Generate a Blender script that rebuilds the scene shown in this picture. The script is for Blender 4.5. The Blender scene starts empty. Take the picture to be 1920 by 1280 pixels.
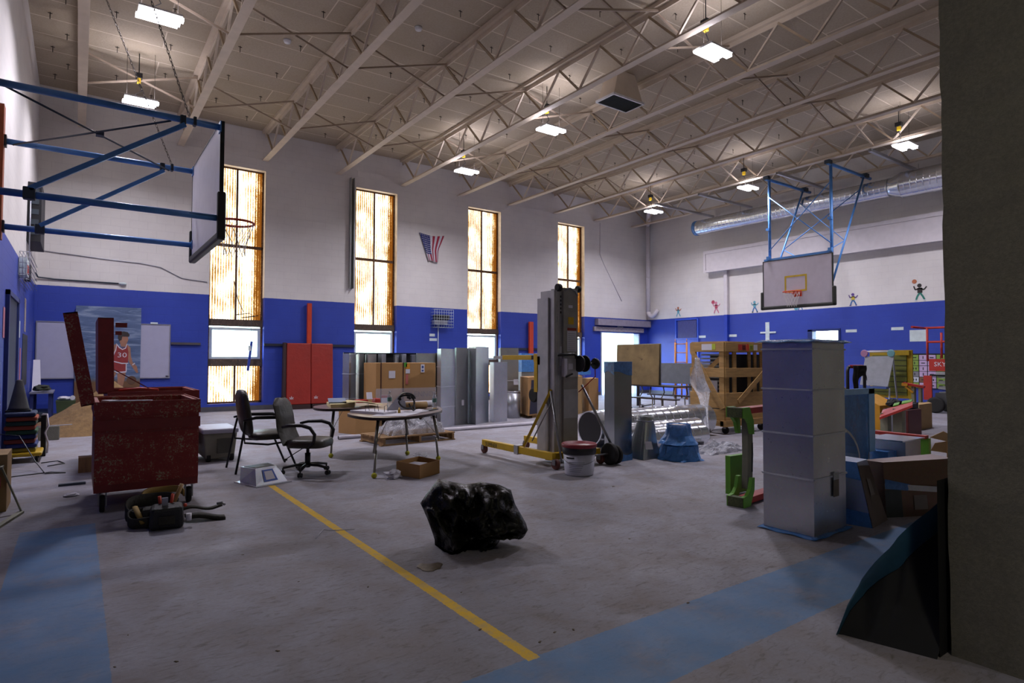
# gymnasium used as a workshop store
EXPO, SKYS, FIBRE, LAMP, LOBBY = 0.0, 4.0, 5.5, 150.0, 44.0     # exposure, sky strength, fibreglass glow, watts per high bay, added lobby fill lamp
import bpy, math, random
from mathutils import Vector, Matrix
R_ = math.radians
scene = bpy.context.scene
COL = scene.collection
H = 1.435                     # eye height
F = 1138.78                   # focal length in pixels of the 1920 px frame
YAW, PITCH, ROLL = 0.62032, 0.0295788, 0.0026971
# ---------------------------------------------------------------- camera
fw = Vector((math.sin(YAW)*math.cos(PITCH), math.cos(YAW)*math.cos(PITCH), math.sin(PITCH)))
rt0 = Vector((math.cos(YAW), -math.sin(YAW), 0)); up0 = rt0.cross(fw)
rt = rt0*math.cos(ROLL) + up0*math.sin(ROLL); up = up0*math.cos(ROLL) - rt0*math.sin(ROLL)
cam_data = bpy.data.cameras.new('camera'); cam = bpy.data.objects.new('camera', cam_data); COL.objects.link(cam)
cam_data.sensor_width = 36; cam_data.lens = F/1920*36; cam_data.clip_start = 0.05; cam_data.clip_end = 300
m = Matrix((rt, up, -fw)).transposed().to_4x4(); m.translation = Vector((0, 0, H)); cam.matrix_world = m
scene.camera = cam
# ---------------------------------------------------------------- world and exposure
scene.view_settings.view_transform = 'Standard'; scene.view_settings.look = 'None'
scene.view_settings.gamma = 1; scene.view_settings.use_curve_mapping = False
scene.view_settings.exposure = EXPO
w = bpy.data.worlds.new('world'); scene.world = w; w.use_nodes = True
nt = w.node_tree; nt.nodes.clear()
wo = nt.nodes.new('ShaderNodeOutputWorld'); bg = nt.nodes.new('ShaderNodeBackground')
sky = nt.nodes.new('ShaderNodeTexSky'); sky.sky_type = 'NISHITA'; sky.sun_disc = False
sky.sun_elevation = R_(48); sky.sun_rotation = R_(200)
nt.links.new(sky.outputs[0], bg.inputs[0]); bg.inputs[1].default_value = SKYS
nt.links.new(bg.outputs[0], wo.inputs[0])
# daylight reaching the open north doorway and the clear panes
def area(name, loc, rot, sx, sy, power, color, parent=None):
    d = bpy.data.lights.new(name, 'AREA'); d.shape = 'RECTANGLE'; d.size = sx; d.size_y = sy
    d.energy = power; d.color = color
    o = bpy.data.objects.new(name, d); COL.objects.link(o); o.location = loc; o.rotation_euler = rot
    if parent: o.parent = parent
    return o
# ---------------------------------------------------------------- helpers
def s2l(c):
    return tuple(((x/12.92) if x <= 0.04045 else ((x+0.055)/1.055)**2.4) for x in c[:3]) + (1.0,)
def hx(h):
    h = h.lstrip('#'); return s2l([int(h[i:i+2], 16)/255 for i in (0, 2, 4)])
class NT:
    """tiny node graph writer"""
    def __init__(s, name):
        s.m = bpy.data.materials.new(name); s.m.use_nodes = True; s.t = s.m.node_tree; s.t.nodes.clear()
        s.out = s.t.nodes.new('ShaderNodeOutputMaterial')
    def n(s, kind, ins=None, **kw):
        nd = s.t.nodes.new('ShaderNode'+kind)
        for k, v in kw.items(): setattr(nd, k, v)
        for k, v in (ins or {}).items(): s.set(nd, k, v)
        return nd
    def set(s, nd, k, v):
        sock = nd.inputs[k]
        if isinstance(v, bpy.types.NodeSocket): s.t.links.new(v, sock)
        elif isinstance(v, bpy.types.Node): s.t.links.new(v.outputs[0], sock)
        else: sock.default_value = v
    def math(s, op, a, b=0.0, c=None):
        nd = s.n('Math', {0: a, 1: b}, operation=op)
        if c is not None: s.set(nd, 2, c)
        return nd.outputs[0]
    def mix(s, fac, a, b, mode='MIX'):
        nd = s.t.nodes.new('ShaderNodeMix'); nd.data_type = 'RGBA'; nd.blend_type = mode
        s.set(nd, 0, fac); s.set(nd, 6, a); s.set(nd, 7, b)
        return nd.outputs[2]
    def ramp(s, fac, stops, interp='LINEAR'):
        nd = s.n('ValToRGB', {0: fac}); cr = nd.color_ramp; cr.interpolation = interp
        while len(cr.elements) < len(stops): cr.elements.new(0.5)
        for e, (p, c) in zip(cr.elements, stops): e.position = p; e.color = c
        return nd.outputs[0]
    def pos(s, scale=(1, 1, 1), world=False, rot=(0, 0, 0)):
        if world: src = s.n('NewGeometry').outputs['Position']
        else: src = s.n('TexCoord').outputs['Object']
        mp = s.n('Mapping', {0: src}); mp.inputs['Scale'].default_value = scale; mp.inputs['Rotation'].default_value = rot
        return mp.outputs[0]
    def noise(s, vec, scale, detail=4, rough=0.55, dist=0.0):
        nd = s.n('TexNoise', {'Vector': vec, 'Scale': scale, 'Detail': detail, 'Roughness': rough, 'Distortion': dist})
        return nd.outputs[0]
    def bump(s, h, strength=0.3, dist=0.01):
        return s.n('Bump', {'Height': h, 'Strength': strength, 'Distance': dist}).outputs[0]
    def pbr(s, **kw):
        b = s.n('BsdfPrincipled'); names = {'color': 'Base Color', 'rough': 'Roughness', 'metal': 'Metallic', 'normal': 'Normal',
            'spec': 'Specular IOR Level', 'trans': 'Transmission Weight', 'ior': 'IOR', 'alpha': 'Alpha', 'em': 'Emission Color', 'ems': 'Emission Strength', 'coat': 'Coat Weight', 'aniso': 'Anisotropic'}
        for k, v in kw.items(): s.set(b, names[k], v)
        s.t.links.new(b.outputs[0], s.out.inputs[0]); return b
_mats = {}
def M(name, col='#808080', rough=0.6, metal=0.0, var=0.12, scale=6, bump=0.0, bscale=60, spec=0.5, world=False, stretch=(1, 1, 1), col2=None, thr=None, trans=0, alpha=None, coat=0):
    """general procedural material: base colour with noise variation, optional second colour patches"""
    if name in _mats: return _mats[name]
    g = NT(name); c = hx(col); p = g.pos(stretch, world)
    n1 = g.noise(p, scale, 5)
    lo = tuple(x*(1-var) for x in c[:3])+(1,); hi = tuple(min(1, x*(1+var)) for x in c[:3])+(1,)
    colr = g.ramp(n1, [(0.3, lo), (0.7, hi)])
    if col2:
        t0 = thr or 0.6
        n2 = g.noise(p, scale*2.3, 8, 0.65)
        f = g.ramp(n2, [(t0, (0, 0, 0, 1)), (t0+0.05, (1, 1, 1, 1))])
        colr = g.mix(f, colr, hx(col2))
    kw = dict(color=colr, rough=rough, metal=metal, spec=spec, coat=coat)
    if trans: kw['trans'] = trans
    if alpha is not None: kw['alpha'] = alpha
    if bump: kw['normal'] = g.bump(g.noise(p, bscale, 4), bump, 0.02)
    g.pbr(**kw); _mats[name] = g.m; return g.m

class G:
    """collects geometry in world coordinates; build() links it as ONE mesh object"""
    def __init__(s): s.v = []; s.f = []; s.mi = []; s.sm = []
    def _add(s, vs, fs, mi=0, sm=False):
        o = len(s.v); s.v += [tuple(v) for v in vs]
        for f in fs: s.f.append(tuple(i+o for i in f)); s.mi.append(mi); s.sm.append(sm)
        return s
    def box(s, x0, x1, y0, y1, z0, z1, mi=0):
        vs = [(x, y, z) for z in (z0, z1) for y in (y0, y1) for x in (x0, x1)]
        return s._add(vs, [(0, 2, 3, 1), (4, 5, 7, 6), (0, 1, 5, 4), (2, 6, 7, 3), (0, 4, 6, 2), (1, 3, 7, 5)], mi)
    def hexa(s, b, t, mi=0):
        """b, t: four points each, bottom and top"""
        return s._add(list(b)+list(t), [(3, 2, 1, 0), (4, 5, 6, 7), (0, 1, 5, 4), (1, 2, 6, 5), (2, 3, 7, 6), (3, 0, 4, 7)], mi)
    def bar(s, a, b, w, h, mi=0, upv=(0, 0, 1)):
        a = Vector(a); b = Vector(b); d = (b-a).normalized(); u = Vector(upv)
        if abs(d.dot(u)) > 0.98: u = Vector((0, 1, 0)) if abs(d.y) < 0.9 else Vector((1, 0, 0))
        sd = d.cross(u).normalized(); u = sd.cross(d).normalized(); sd *= w/2; u *= h/2
        q = [-sd-u, sd-u, sd+u, -sd+u]
        return s._add([a+x for x in q]+[b+x for x in q], [(3, 2, 1, 0), (4, 5, 6, 7), (0, 1, 5, 4), (1, 2, 6, 5), (2, 3, 7, 6), (3, 0, 4, 7)], mi)
    def path(s, pts, r, mi=0, n=8, closed=False, flat=1.0, upv=None):
        pts = [Vector(p) for p in pts]; k = len(pts); rs = r if isinstance(r, (list, tuple)) else [r]*k
        vs = []; nrm = None
        for i, p in enumerate(pts):
            if closed: d = pts[(i+1) % k]-pts[i-1]
            else: d = pts[min(i+1, k-1)]-pts[max(i-1, 0)]
            d = d.normalized() if d.length > 1e-9 else Vector((0, 0, 1))
            if nrm is None:
                nrm = Vector(upv) if upv else (Vector((0, 0, 1)) if abs(d.z) < 0.9 else Vector((1, 0, 0)))
            nrm = (nrm - d*nrm.dot(d)); nrm = nrm.normalized() if nrm.length > 1e-6 else d.orthogonal().normalized()
            bn = d.cross(nrm)
            for j in range(n):
                a = 2*math.pi*j/n; vs.append(p + (nrm*math.cos(a)*flat + bn*math.sin(a))*rs[i])
        fs = []; seg = k if closed else k-1
        for i in range(seg):
            i2 = (i+1) % k
            for j in range(n): fs.append((i*n+j, i*n+(j+1) % n, i2*n+(j+1) % n, i2*n+j))
        s._add(vs, fs, mi, True)
        if not closed:
            o = len(s.v)-len(vs)
            s.f.append(tuple(o+j for j in range(n))[::-1]); s.mi.append(mi); s.sm.append(False)
            s.f.append(tuple(o+(k-1)*n+j for j in range(n))); s.mi.append(mi); s.sm.append(False)
        return s
    def tube(s, a, b, r, mi=0, n=10, r2=None): return s.path([a, b], [r, r if r2 is None else r2], mi, n)
    def lathe(s, prof, c, mi=0, n=20, axis='z', cap=True):
        """prof: (radius, height) pairs"""
        c = Vector(c); vs = []
        for r, h in prof:
            for j in range(n):
                a = 2*math.pi*j/n; x, y = r*math.cos(a), r*math.sin(a)
                q = {'z': (x, y, h), 'x': (h, x, y), 'y': (x, h, y)}[axis]
                vs.append(c+Vector(q))
        fs = []; k = len(prof)
        for i in range(k-1):
            for j in range(n):
                fs.append((i*n+j, i*n+(j+1) % n, (i+1)*n+(j+1) % n, (i+1)*n+j))
        o = len(s.v); s._add(vs, fs, mi, True)
        if cap:
            s.f.append(tuple(o+j for j in range(n))[::-1]); s.mi.append(mi); s.sm.append(False)
            s.f.append(tuple(o+(k-1)*n+j for j in range(n))); s.mi.append(mi); s.sm.append(False)
        return s
    def poly(s, pts, mi=0): return s._add(pts, [tuple(range(len(pts)))], mi)
    def slab(s, pts, off, mi=0):
        """a planar outline extruded by the vector off"""
        off = Vector(off); k = len(pts); a = [Vector(p) for p in pts]; b = [p+off for p in a]
        return s._add(a+b, [tuple(range(k))[::-1], tuple(range(k, 2*k))]+[(i, (i+1) % k, k+(i+1) % k, k+i) for i in range(k)], mi)
    def ball(s, c, r, mi=0, n=12, sc=(1, 1, 1)):
        c = Vector(c); vs = [c+Vector((0, 0, -r*sc[2]))]; h = n//2
        for i in range(1, h):
            t = math.pi*i/h - math.pi/2
            for j in range(n):
                a = 2*math.pi*j/n; vs.append(c+Vector((r*math.cos(t)*math.cos(a)*sc[0], r*math.cos(t)*math.sin(a)*sc[1], r*math.sin(t)*sc[2])))
        vs.append(c+Vector((0, 0, r*sc[2]))); fs = [(0, 1+(j+1) % n, 1+j) for j in range(n)]
        for i in range(h-2):
            for j in range(n): a = 1+i*n+j; b = 1+i*n+(j+1) % n; fs.append((a, b, b+n, a+n))
        t = len(vs)-1; fs += [(t, t-n+j, t-n+(j+1) % n) for j in range(n)]
        return s._add(vs, fs, mi, True)
    def grid(s, fn, nu, nv, mi=0, sm=True):
        vs = [fn(i/nu, j/nv) for j in range(nv+1) for i in range(nu+1)]
        fs = [(j*(nu+1)+i, j*(nu+1)+i+1, (j+1)*(nu+1)+i+1, (j+1)*(nu+1)+i) for j in range(nv) for i in range(nu)]
        return s._add(vs, fs, mi, sm)
    def text(s, body, size, origin, xd, zd, mi=0, depth=0.002):
        """lettering as solid flat glyphs: origin lower left, xd text direction, zd up"""
        cu = bpy.data.curves.new('lettering', 'FONT'); cu.body = body; cu.size = size; cu.resolution_u = 2
        o = bpy.data.objects.new('lettering', cu); COL.objects.link(o)
        dg = bpy.context.evaluated_depsgraph_get(); me = o.evaluated_get(dg).to_mesh()
        xd = Vector(xd); zd = Vector(zd); og = Vector(origin); nn = xd.cross(zd).normalized()
        vs = [og+xd*v.co.x+zd*v.co.y+nn*depth for v in me.vertices]; fs = [tuple(p.vertices) for p in me.polygons]
        if fs: s._add(vs, fs, mi)
        o.evaluated_get(dg).to_mesh_clear(); bpy.data.objects.remove(o); bpy.data.curves.remove(cu); return s
    def build(s, name, mats, parent=None, label=None, bevel=0, solid=0, origin=None, sub=0):
        if not isinstance(mats, (list, tuple)): mats = [mats]
        if parent is not None:
            q = parent; org = Vector((0, 0, 0))
            while q is not None: org += q.location; q = q.parent
        elif origin is not None: org = Vector(origin)
        else:
            xs = [v[0] for v in s.v]; ys = [v[1] for v in s.v]; zs = [v[2] for v in s.v]
            org = Vector(((min(xs)+max(xs))/2, (min(ys)+max(ys))/2, min(zs)))
        me = bpy.data.meshes.new(name); me.from_pydata([tuple(Vector(v)-org) for v in s.v], [], s.f)
        for mt in mats: me.materials.append(mt)
        for p, mi, sm in zip(me.polygons, s.mi, s.sm): p.material_index = mi; p.use_smooth = sm
        me.update(); o = bpy.data.objects.new(name, me); COL.objects.link(o)
        if parent is not None: o.parent = parent
        else: o.location = org
        if solid: md = o.modifiers.new('thickness', 'SOLIDIFY'); md.thickness = solid; md.offset = 0
        if sub: md = o.modifiers.new('smooth', 'SUBSURF'); md.levels = sub; md.render_levels = sub
        if bevel: md = o.modifiers.new('edge', 'BEVEL'); md.width = bevel; md.segments = 2; md.limit_method = 'ANGLE'
        if label: o['label'] = label
        return o
def tag(o, label=None, cat=None, group=None, kind=None):
    if label: o['label'] = label
    if cat: o['category'] = cat
    if group: o['group'] = group
    if kind: o['kind'] = kind
    return o
def thing(name, label, cat, loc, group=None):
    o = bpy.data.objects.new(name, None); COL.objects.link(o); o.location = loc; o.empty_display_size = 0.1
    return tag(o, label, cat, group)
def structure(o): o['kind'] = 'structure'; return o
def dup(o, parent=None):
    c = o.copy(); COL.objects.link(c); c.parent = parent
    if parent is None and 'label' in c and False: pass
    for ch in list(o.children): dup(ch, c)
    return c
def spin(root, ang, pivot=None):
    root.rotation_euler = (0, 0, ang); return root
# ================================================================ room shell
XL, XR, YN, YS, ZC = -0.86, 20.19, 18.1, 1.2, 7.93
BLUE_Z = 3.165
def wall_mat(name, horiz):
    g = NT(name); geo = g.n('NewGeometry').outputs['Position']; sp = g.n('SeparateXYZ', {0: geo})
    cb = g.n('CombineXYZ', {0: sp.outputs[horiz], 1: sp.outputs[2], 2: 0.0}).outputs[0]
    br = g.n('TexBrick', {'Vector': cb, 'Scale': 1.0, 'Mortar Size': 0.005, 'Brick Width': 0.4, 'Row Height': 0.1978, 'Color1': (1, 1, 1, 1), 'Color2': (0.96, 0.96, 0.96, 1), 'Mortar': (0, 0, 0, 1), 'Mortar Smooth': 0.6}, offset=0.5)
    p = g.pos((1, 1, 1), True)
    n1 = g.noise(p, 0.9, 5, 0.6); n2 = g.noise(p, 14, 5, 0.6)
    wobble = g.math('MULTIPLY', g.math('SUBTRACT', n2, 0.5), 0.012)
    isw = g.math('GREATER_THAN', g.math('ADD', sp.outputs[2], wobble), BLUE_Z)
    white = g.ramp(n1, [(0.3, hx('#d2cdca')), (0.7, hx('#e0dcd8'))]); blue = g.ramp(n1, [(0.3, hx('#243a98')), (0.7, hx('#2a43a8'))])
    c = g.mix(isw, blue, white)
    mort = g.math('MULTIPLY', g.math('SUBTRACT', 1.0, br.outputs['Color']), 0.15)
    c = g.mix(mort, c, (0.25, 0.25, 0.3, 1), 'MULTIPLY')
    h = g.math('ADD', g.math('MULTIPLY', br.outputs['Color'], 1.0), g.math('MULTIPLY', n2, 0.35))
    g.pbr(color=c, rough=0.55, normal=g.bump(h, 0.35, 0.01)); return g.m
m_wx = wall_mat('painted_block_north', 0); m_wy = wall_mat('painted_block_side', 1)
# floor: bare concrete with worn blue border bands and a yellow court line
def floor_mat():
    g = NT('worn_concrete'); geo = g.n('NewGeometry').outputs['Position']; sp = g.n('SeparateXYZ', {0: geo}); p = g.pos((1, 1, 1), True)
    big = g.noise(p, 0.55, 6, 0.6); mid = g.noise(p, 2.6, 7, 0.65, 0.6); fine = g.noise(p, 38, 6, 0.7); grit = g.noise(g.pos((1, 3.2, 1), True, (0, 0, 0.5)), 9, 8, 0.7, 1.2)
    c = g.ramp(big, [(0.28, hx('#83838e')), (0.5, hx('#93929d')), (0.72, hx('#a2a1aa'))])
    c = g.mix(g.ramp(mid, [(0.40, (0, 0, 0, 1)), (0.68, (0.55, 0.55, 0.55, 1))]), c, hx('#86796e'))
    c = g.mix(g.ramp(grit, [(0.52, (0, 0, 0, 1)), (0.70, (0.7, 0.7, 0.7, 1))]), c, hx('#605a53'))
    c = g.mix(g.ramp(fine, [(0.35, (0.22, 0.22, 0.22, 1)), (0.6, (0, 0, 0, 1))]), c, hx('#6f6864'))
    wob = g.math('MULTIPLY', g.math('SUBTRACT', fine, 0.5), 0.03)
    X = g.math('ADD', sp.outputs[0], wob); Y = g.math('ADD', sp.outputs[1], wob)
    def rng(v, a, b): return g.math('MULTIPLY', g.math('GREATER_THAN', v, a), g.math('LESS_THAN', v, b))
    b1 = g.math('MULTIPLY', rng(X, -0.36, 0.15), rng(Y, 1.83, 6.45)); b2 = g.math('MULTIPLY', rng(X, -0.36, 6.3), rng(Y, 1.83, 2.36))
    band = g.math('MAXIMUM', b1, b2)
    wear = g.ramp(g.noise(p, 3.2, 8, 0.7), [(0.32, (0.88, 0.88, 0.88, 1)), (0.52, (0.66, 0.66, 0.66, 1)), (0.68, (0.30, 0.30, 0.30, 1))])
    c = g.mix(g.math('MULTIPLY', band, wear), c, hx('#5a87b6'))
    yl = g.math('MULTIPLY', rng(X, 1.775, 1.845), rng(Y, 2.34, 7.22))
    wy_ = g.ramp(g.noise(p, 11, 8, 0.75), [(0.45, (1, 1, 1, 1)), (0.70, (0.45, 0.45, 0.45, 1))])
    c = g.mix(g.math('MULTIPLY', yl, wy_), c, hx('#e0b526'))

    h = g.math('ADD', fine, g.math('MULTIPLY', grit, 0.8))
    g.pbr(color=c, rough=g.ramp(mid, [(0.3, (0.62, 0.62, 0.62, 1)), (0.7, (0.85, 0.85, 0.85, 1))]), spec=0.35, normal=g.bump(h, 0.25, 0.006)); return g.m
structure(G().box(XL-0.3, XR+0.3, -3.5, YN+0.35, -0.2, 0).build('floor', floor_mat()))
def ceil_mat():
    g = NT('wood_fibre_roof_planks'); geo = g.n('NewGeometry').outputs['Position']; p = g.pos((1, 1, 1), True)
    br = g.n('TexBrick', {'Vector': geo, 'Scale': 1.0, 'Mortar Size': 0.014, 'Brick Width': 2.4, 'Row Height': 0.76, 'Color1': (0.2, 0.2, 0.2, 1), 'Color2': (0.8, 0.8, 0.8, 1), 'Mortar': (1, 1, 1, 1), 'Mortar Smooth': 0.3}, offset=0.45)
    n1 = g.noise(p, 26, 6, 0.75); n2 = g.noise(p, 0.8, 4)
    c = g.ramp(br.outputs['Color'], [(0.0, hx('#ab9e8a')), (1.0, hx('#b9ab97'))])
    c = g.mix(g.ramp(n1, [(0.35, (0.5, 0.5, 0.5, 1)), (0.65, (0, 0, 0, 1))]), c, hx('#968871'))
    c = g.mix(g.ramp(n2, [(0.4, (0, 0, 0, 1)), (0.75, (0.4, 0.4, 0.4, 1))]), c, hx('#a5957a'))
    c = g.mix(br.outputs['Fac'], c, hx('#d6c9b4'))
    g.pbr(color=c, rough=0.9, normal=g.bump(g.math('SUBTRACT', n1, g.math('MULTIPLY', br.outputs['Fac'], 2.0)), 0.5, 0.02)); return g.m
structure(G().box(XL-0.3, XR+0.3, YS-0.9, YN+0.35, ZC, ZC+0.2).build('ceiling', ceil_mat()))
structure(G().box(XL-0.3, XL, -3.5, YN+0.35, 0, ZC).build('wall_left', m_wy))
# north wall with four tall window openings and the doorway
WX = [(2.85, 4.28), (6.94, 8.35), (11.02, 12.43), (15.11, 16.51)]; WZ0, WZ1 = 0.20, 6.80
DX0, DX1, DZ = 17.38, 19.70, 2.56
g = G(); x = XL
for a, b in WX:
    g.box(x, a, YN, YN+0.35, 0, ZC); g.box(a, b, YN, YN+0.35, 0, WZ0); g.box(a, b, YN, YN+0.35, WZ1, ZC); x = b
g.box(x, DX0, YN, YN+0.35, 0, ZC); g.box(DX0, DX1, YN, YN+0.35, DZ, ZC); g.box(DX1, XR+0.3, YN, YN+0.35, 0, ZC)
structure(g.build('wall_back', m_wx, origin=(0, YN, 0)))
# right wall with a small high window
RWY0, RWY1, RWZ0, RWZ1 = 9.89, 10.82, 1.55, 2.43
g = G(); g.box(XR, XR+0.3, -3.5, RWY0, 0, ZC); g.box(XR, XR+0.3, RWY1, YN, 0, ZC); g.box(XR, XR+0.3, RWY0, RWY1, 0, RWZ0); g.box(XR, XR+0.3, RWY0, RWY1, RWZ1, ZC)
structure(g.build('wall_right', m_wy, origin=(XR, 8, 0)))
# near wall: the camera looks through a tall opening in it; its right jamb fills the right edge of the view
def stucco():
    g = NT('rough_stucco'); p = g.pos((1, 1, 1), True); n1 = g.noise(p, 60, 8, 0.75); n2 = g.noise(p, 9, 4)
    c = g.ramp(n1, [(0.3, hx('#6f6c5e')), (0.7, hx('#8a8676'))]); c = g.mix(g.ramp(n2, [(0.5, (0, 0, 0, 1)), (0.8, (0.4, 0.4, 0.4, 1))]), c, hx('#66635a'))
    g.pbr(color=c, rough=0.95, normal=g.bump(n1, 0.7, 0.012)); return g.m
JX = 3.485
m_st = stucco()
def jamb():
    g = G(); n = 90
    for i in range(n):                      # slightly chipped arris
        z0, z1 = i*ZC/n, (i+1)*ZC/n
    random.seed(4); zs = [ZC*i/n for i in range(n+1)]; e = [random.uniform(-0.006, 0.006) for _ in zs]
    for i in range(n):
        a, b = e[i], e[i+1]
        g.hexa([(JX, YS-0.9, zs[i]), (XR, YS-0.9, zs[i]), (XR, YS+0.0, zs[i]), (JX+0.01+a, YS+a, zs[i])],
               [(JX, YS-0.9, zs[i+1]), (XR, YS-0.9, zs[i+1]), (XR, YS+0.0, zs[i+1]), (JX+0.01+b, YS+b, zs[i+1])])
    return g
structure(jamb().build('wall_front', m_st, origin=(JX, YS, 0)))
structure(G().box(XL, JX, YS-0.9, YS, 4.6, ZC).build('trim_1', m_st, origin=(1, YS, 4.6)))
# dim lobby behind the camera
m_lob = M('lobby_plaster', '#6d675e', 0.9)
g = G(); g.box(XL, XR, -3.6, -3.5, 0, 4.7); g.box(XL, JX+2, -3.5, YS-0.9, 4.6, 4.7); g.box(JX+2, JX+2.1, -3.5, YS-0.9, 0, 4.6)
structure(g.build('wall_lobby', m_lob, origin=(0, -3.5, 0)))
o = thing('lobby_fill_lamp', 'unseen fill lamp added behind the camera', 'light', (1.2, -1.4, 4.5)); G().box(0.9, 1.5, -1.7, -1.1, 4.5, 4.59).build('housing', m_lob, o)
area('lamp_light', (0, 0, -0.02), (0, 0, 0), 0.6, 0.6, LOBBY, (1.0, 0.93, 0.74), o)  # fill lamp added out of view to lighten the near jamb
# baseboards
m_base = M('dark_rubber_base', '#4b4a50', 0.6)
g = G(); x = XL
g.box(XL, DX0, YN-0.012, YN, 0, 0.13); g.box(DX1, XR, YN-0.012, YN, 0, 0.13)
structure(g.build('baseboard_back', m_base)); structure(G().box(XR-0.012, XR, YS, YN-0.02, 0, 0.13).build('baseboard_right', m_base))
structure(G().box(XL, XL+0.012, YS, YN-0.02, 0, 0.13).build('baseboard_left', m_base))
# ---------------------------------------------------------------- windows
def fibre_mat():
    g = NT('sunlit_corrugated_fibreglass'); tc = g.n('TexCoord').outputs['Object']; sp = g.n('SeparateXYZ', {0: tc})
    wv = g.math('SINE', g.math('MULTIPLY', sp.outputs[0], 2*math.pi/0.068)); p = g.pos((1, 1, 1))
    a = g.noise(g.pos((1.6, 1, 0.8)), 1.5, 6, 0.6, 0.3); b = g.noise(p, 34, 6, 0.85)
    # grime gathers at the right hand stile and in patches; streaks follow the corrugations
    x = sp.outputs[0]
    edge = g.ramp(g.math('ABSOLUTE', x), [(0.0, (0, 0, 0, 1)), (0.40, (0, 0, 0, 1)), (0.66, (1, 1, 1, 1))])
    right = g.ramp(g.math('ADD', x, g.math('MULTIPLY', g.math('SUBTRACT', b, 0.5), 0.25)), [(0.42, (0, 0, 0, 1)), (0.56, (0.6, 0.6, 0.6, 1)), (0.7, (1, 1, 1, 1))])
    t = g.math('ADD', g.math('MULTIPLY', a, 1.15), g.math('MULTIPLY', b, 0.60)); t = g.math('ADD', t, g.math('MULTIPLY', wv, 0.15))
    t = g.math('ADD', t, g.math('MULTIPLY', right, 0.55))
    c = g.ramp(g.math('SUBTRACT', t, 0.25), [(0.42, (1.0, 0.97, 0.90, 1)), (0.64, (1.0, 0.86, 0.60, 1)), (0.78, (0.9, 0.47, 0.12, 1)), (0.95, (0.42, 0.13, 0.015, 1))])
    s = g.ramp(g.math('SUBTRACT', t, 0.25), [(0.36, (1, 1, 1, 1)), (0.62, (0.42, 0.42, 0.42, 1)), (0.9, (0.12, 0.12, 0.12, 1))])
    em = g.n('Emission', {0: c, 1: g.math('MULTIPLY', s, FIBRE)})
    g.t.links.new(em.outputs[0], g.out.inputs[0]); return g.m
m_fibre = fibre_mat()
m_rust = M('rusted_steel_frame', '#5d3f28', 0.8, 0.2, 0.35, 12, bump=0.4, col2='#8a6a4c', thr=0.55)
m_brown = M('weathered_brown_frame', '#4e4036', 0.75, 0, 0.3, 9, bump=0.3, col2='#7d634b', thr=0.58)
m_vinyl = M('white_vinyl_sash', '#c9d6d8', 0.4)
def glass():
    g = NT('clear_glass'); a = g.n('BsdfTransparent', {0: (0.93, 0.97, 0.97, 1)}); b = g.n('BsdfGlossy', {'Roughness': 0.02}); mx = g.n('MixShader', {0: 0.06, 1: a, 2: b})
    g.t.links.new(mx.outputs[0], g.out.inputs[0]); return g.m
m_glass = glass()
m_reveal_glow = M('window_lit_reveal', '#d8cdbf', 0.6)
m_lath = M('bent_wire', '#3b2b1d', 0.7)
def corrugated(x0, x1, z0, z1, y):
    g = G(); n = int((x1-x0)/0.068*8)
    g.grid(lambda u, v: (x0+(x1-x0)*u, y+0.012*math.sin(2*math.pi*(x0+(x1-x0)*u)/0.068), z0+(z1-z0)*v), n, 1)
    return g
for i, (a, b) in enumerate(WX):
    y = YN+0.24; xm = (a+b)/2+0.0
    root = bpy.data.objects.new('window_%d' % (i+1), None); COL.objects.link(root); root.location = (xm, y, WZ0); structure(root)
    f = G(); f.box(a, a+0.05, y-0.05, y+0.05, WZ0, WZ1); f.box(b-0.05, b, y-0.05, y+0.05, WZ0, WZ1); f.box(a, b, y-0.05, y+0.05, WZ1-0.05, WZ1); f.box(a, b, y-0.05, y+0.05, WZ0, WZ0+0.05)
    f.box(a, b, y-0.05, y+0.05, 4.55, 4.63); f.box(xm-0.025, xm+0.025, y-0.045, y+0.05, 2.52, WZ1); f.box(xm-0.025, xm+0.025, y-0.045, y+0.05, WZ0, 1.24)
    f.build('window_frame', m_rust, root)
    t = G(); t.box(a, b, y-0.09, y+0.05, 2.34, 2.53); t.box(a, b, y-0.09, y+0.05, 1.23, 1.43); t.build('transom_rail', m_brown, root)
    s_ = G(); z0, z1 = 1.43, 2.30; s_.box(a+0.05, a+0.13, y-0.04, y+0.04, z0, z1); s_.box(b-0.13, b-0.05, y-0.04, y+0.04, z0, z1); s_.box(a+0.13, b-0.13, y-0.04, y+0.04, z1-0.07, z1); s_.box(a+0.13, b-0.13, y-0.04, y+0.04, z0, z0+0.06)
    sash = s_.build('window_sash', m_vinyl, root)
    G().box(a+0.12, b-0.12, y-0.004, y+0.004, z0+0.05, z1-0.06).build('pane', m_glass, sash)
    for (pa, pb, za, zb) in ((a+0.05, xm-0.025, 4.63, WZ1-0.05), (xm+0.025, b-0.05, 4.63, WZ1-0.05), (a+0.05, xm-0.025, 2.53, 4.55), (xm+0.025, b-0.05, 2.53, 4.55), (a+0.05, xm-0.025, WZ0+0.05, 1.23), (xm+0.025, b-0.05, WZ0+0.05, 1.23)):
        corrugated(pa, pb, za, zb, y).build('fibreglass_panel', m_fibre, root)
# thin boards added on the reveals, window glow put into their peach colour
    r = G(); r.box(b-0.012, b, YN-0.002, y-0.05, BLUE_Z, WZ1); r.box(a, a+0.012, YN-0.002, y-0.05, BLUE_Z, WZ1); r.box(a, b, YN-0.002, y-0.05, WZ1-0.012, WZ1); r.build('reveal_lining', m_reveal_glow, root)
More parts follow.
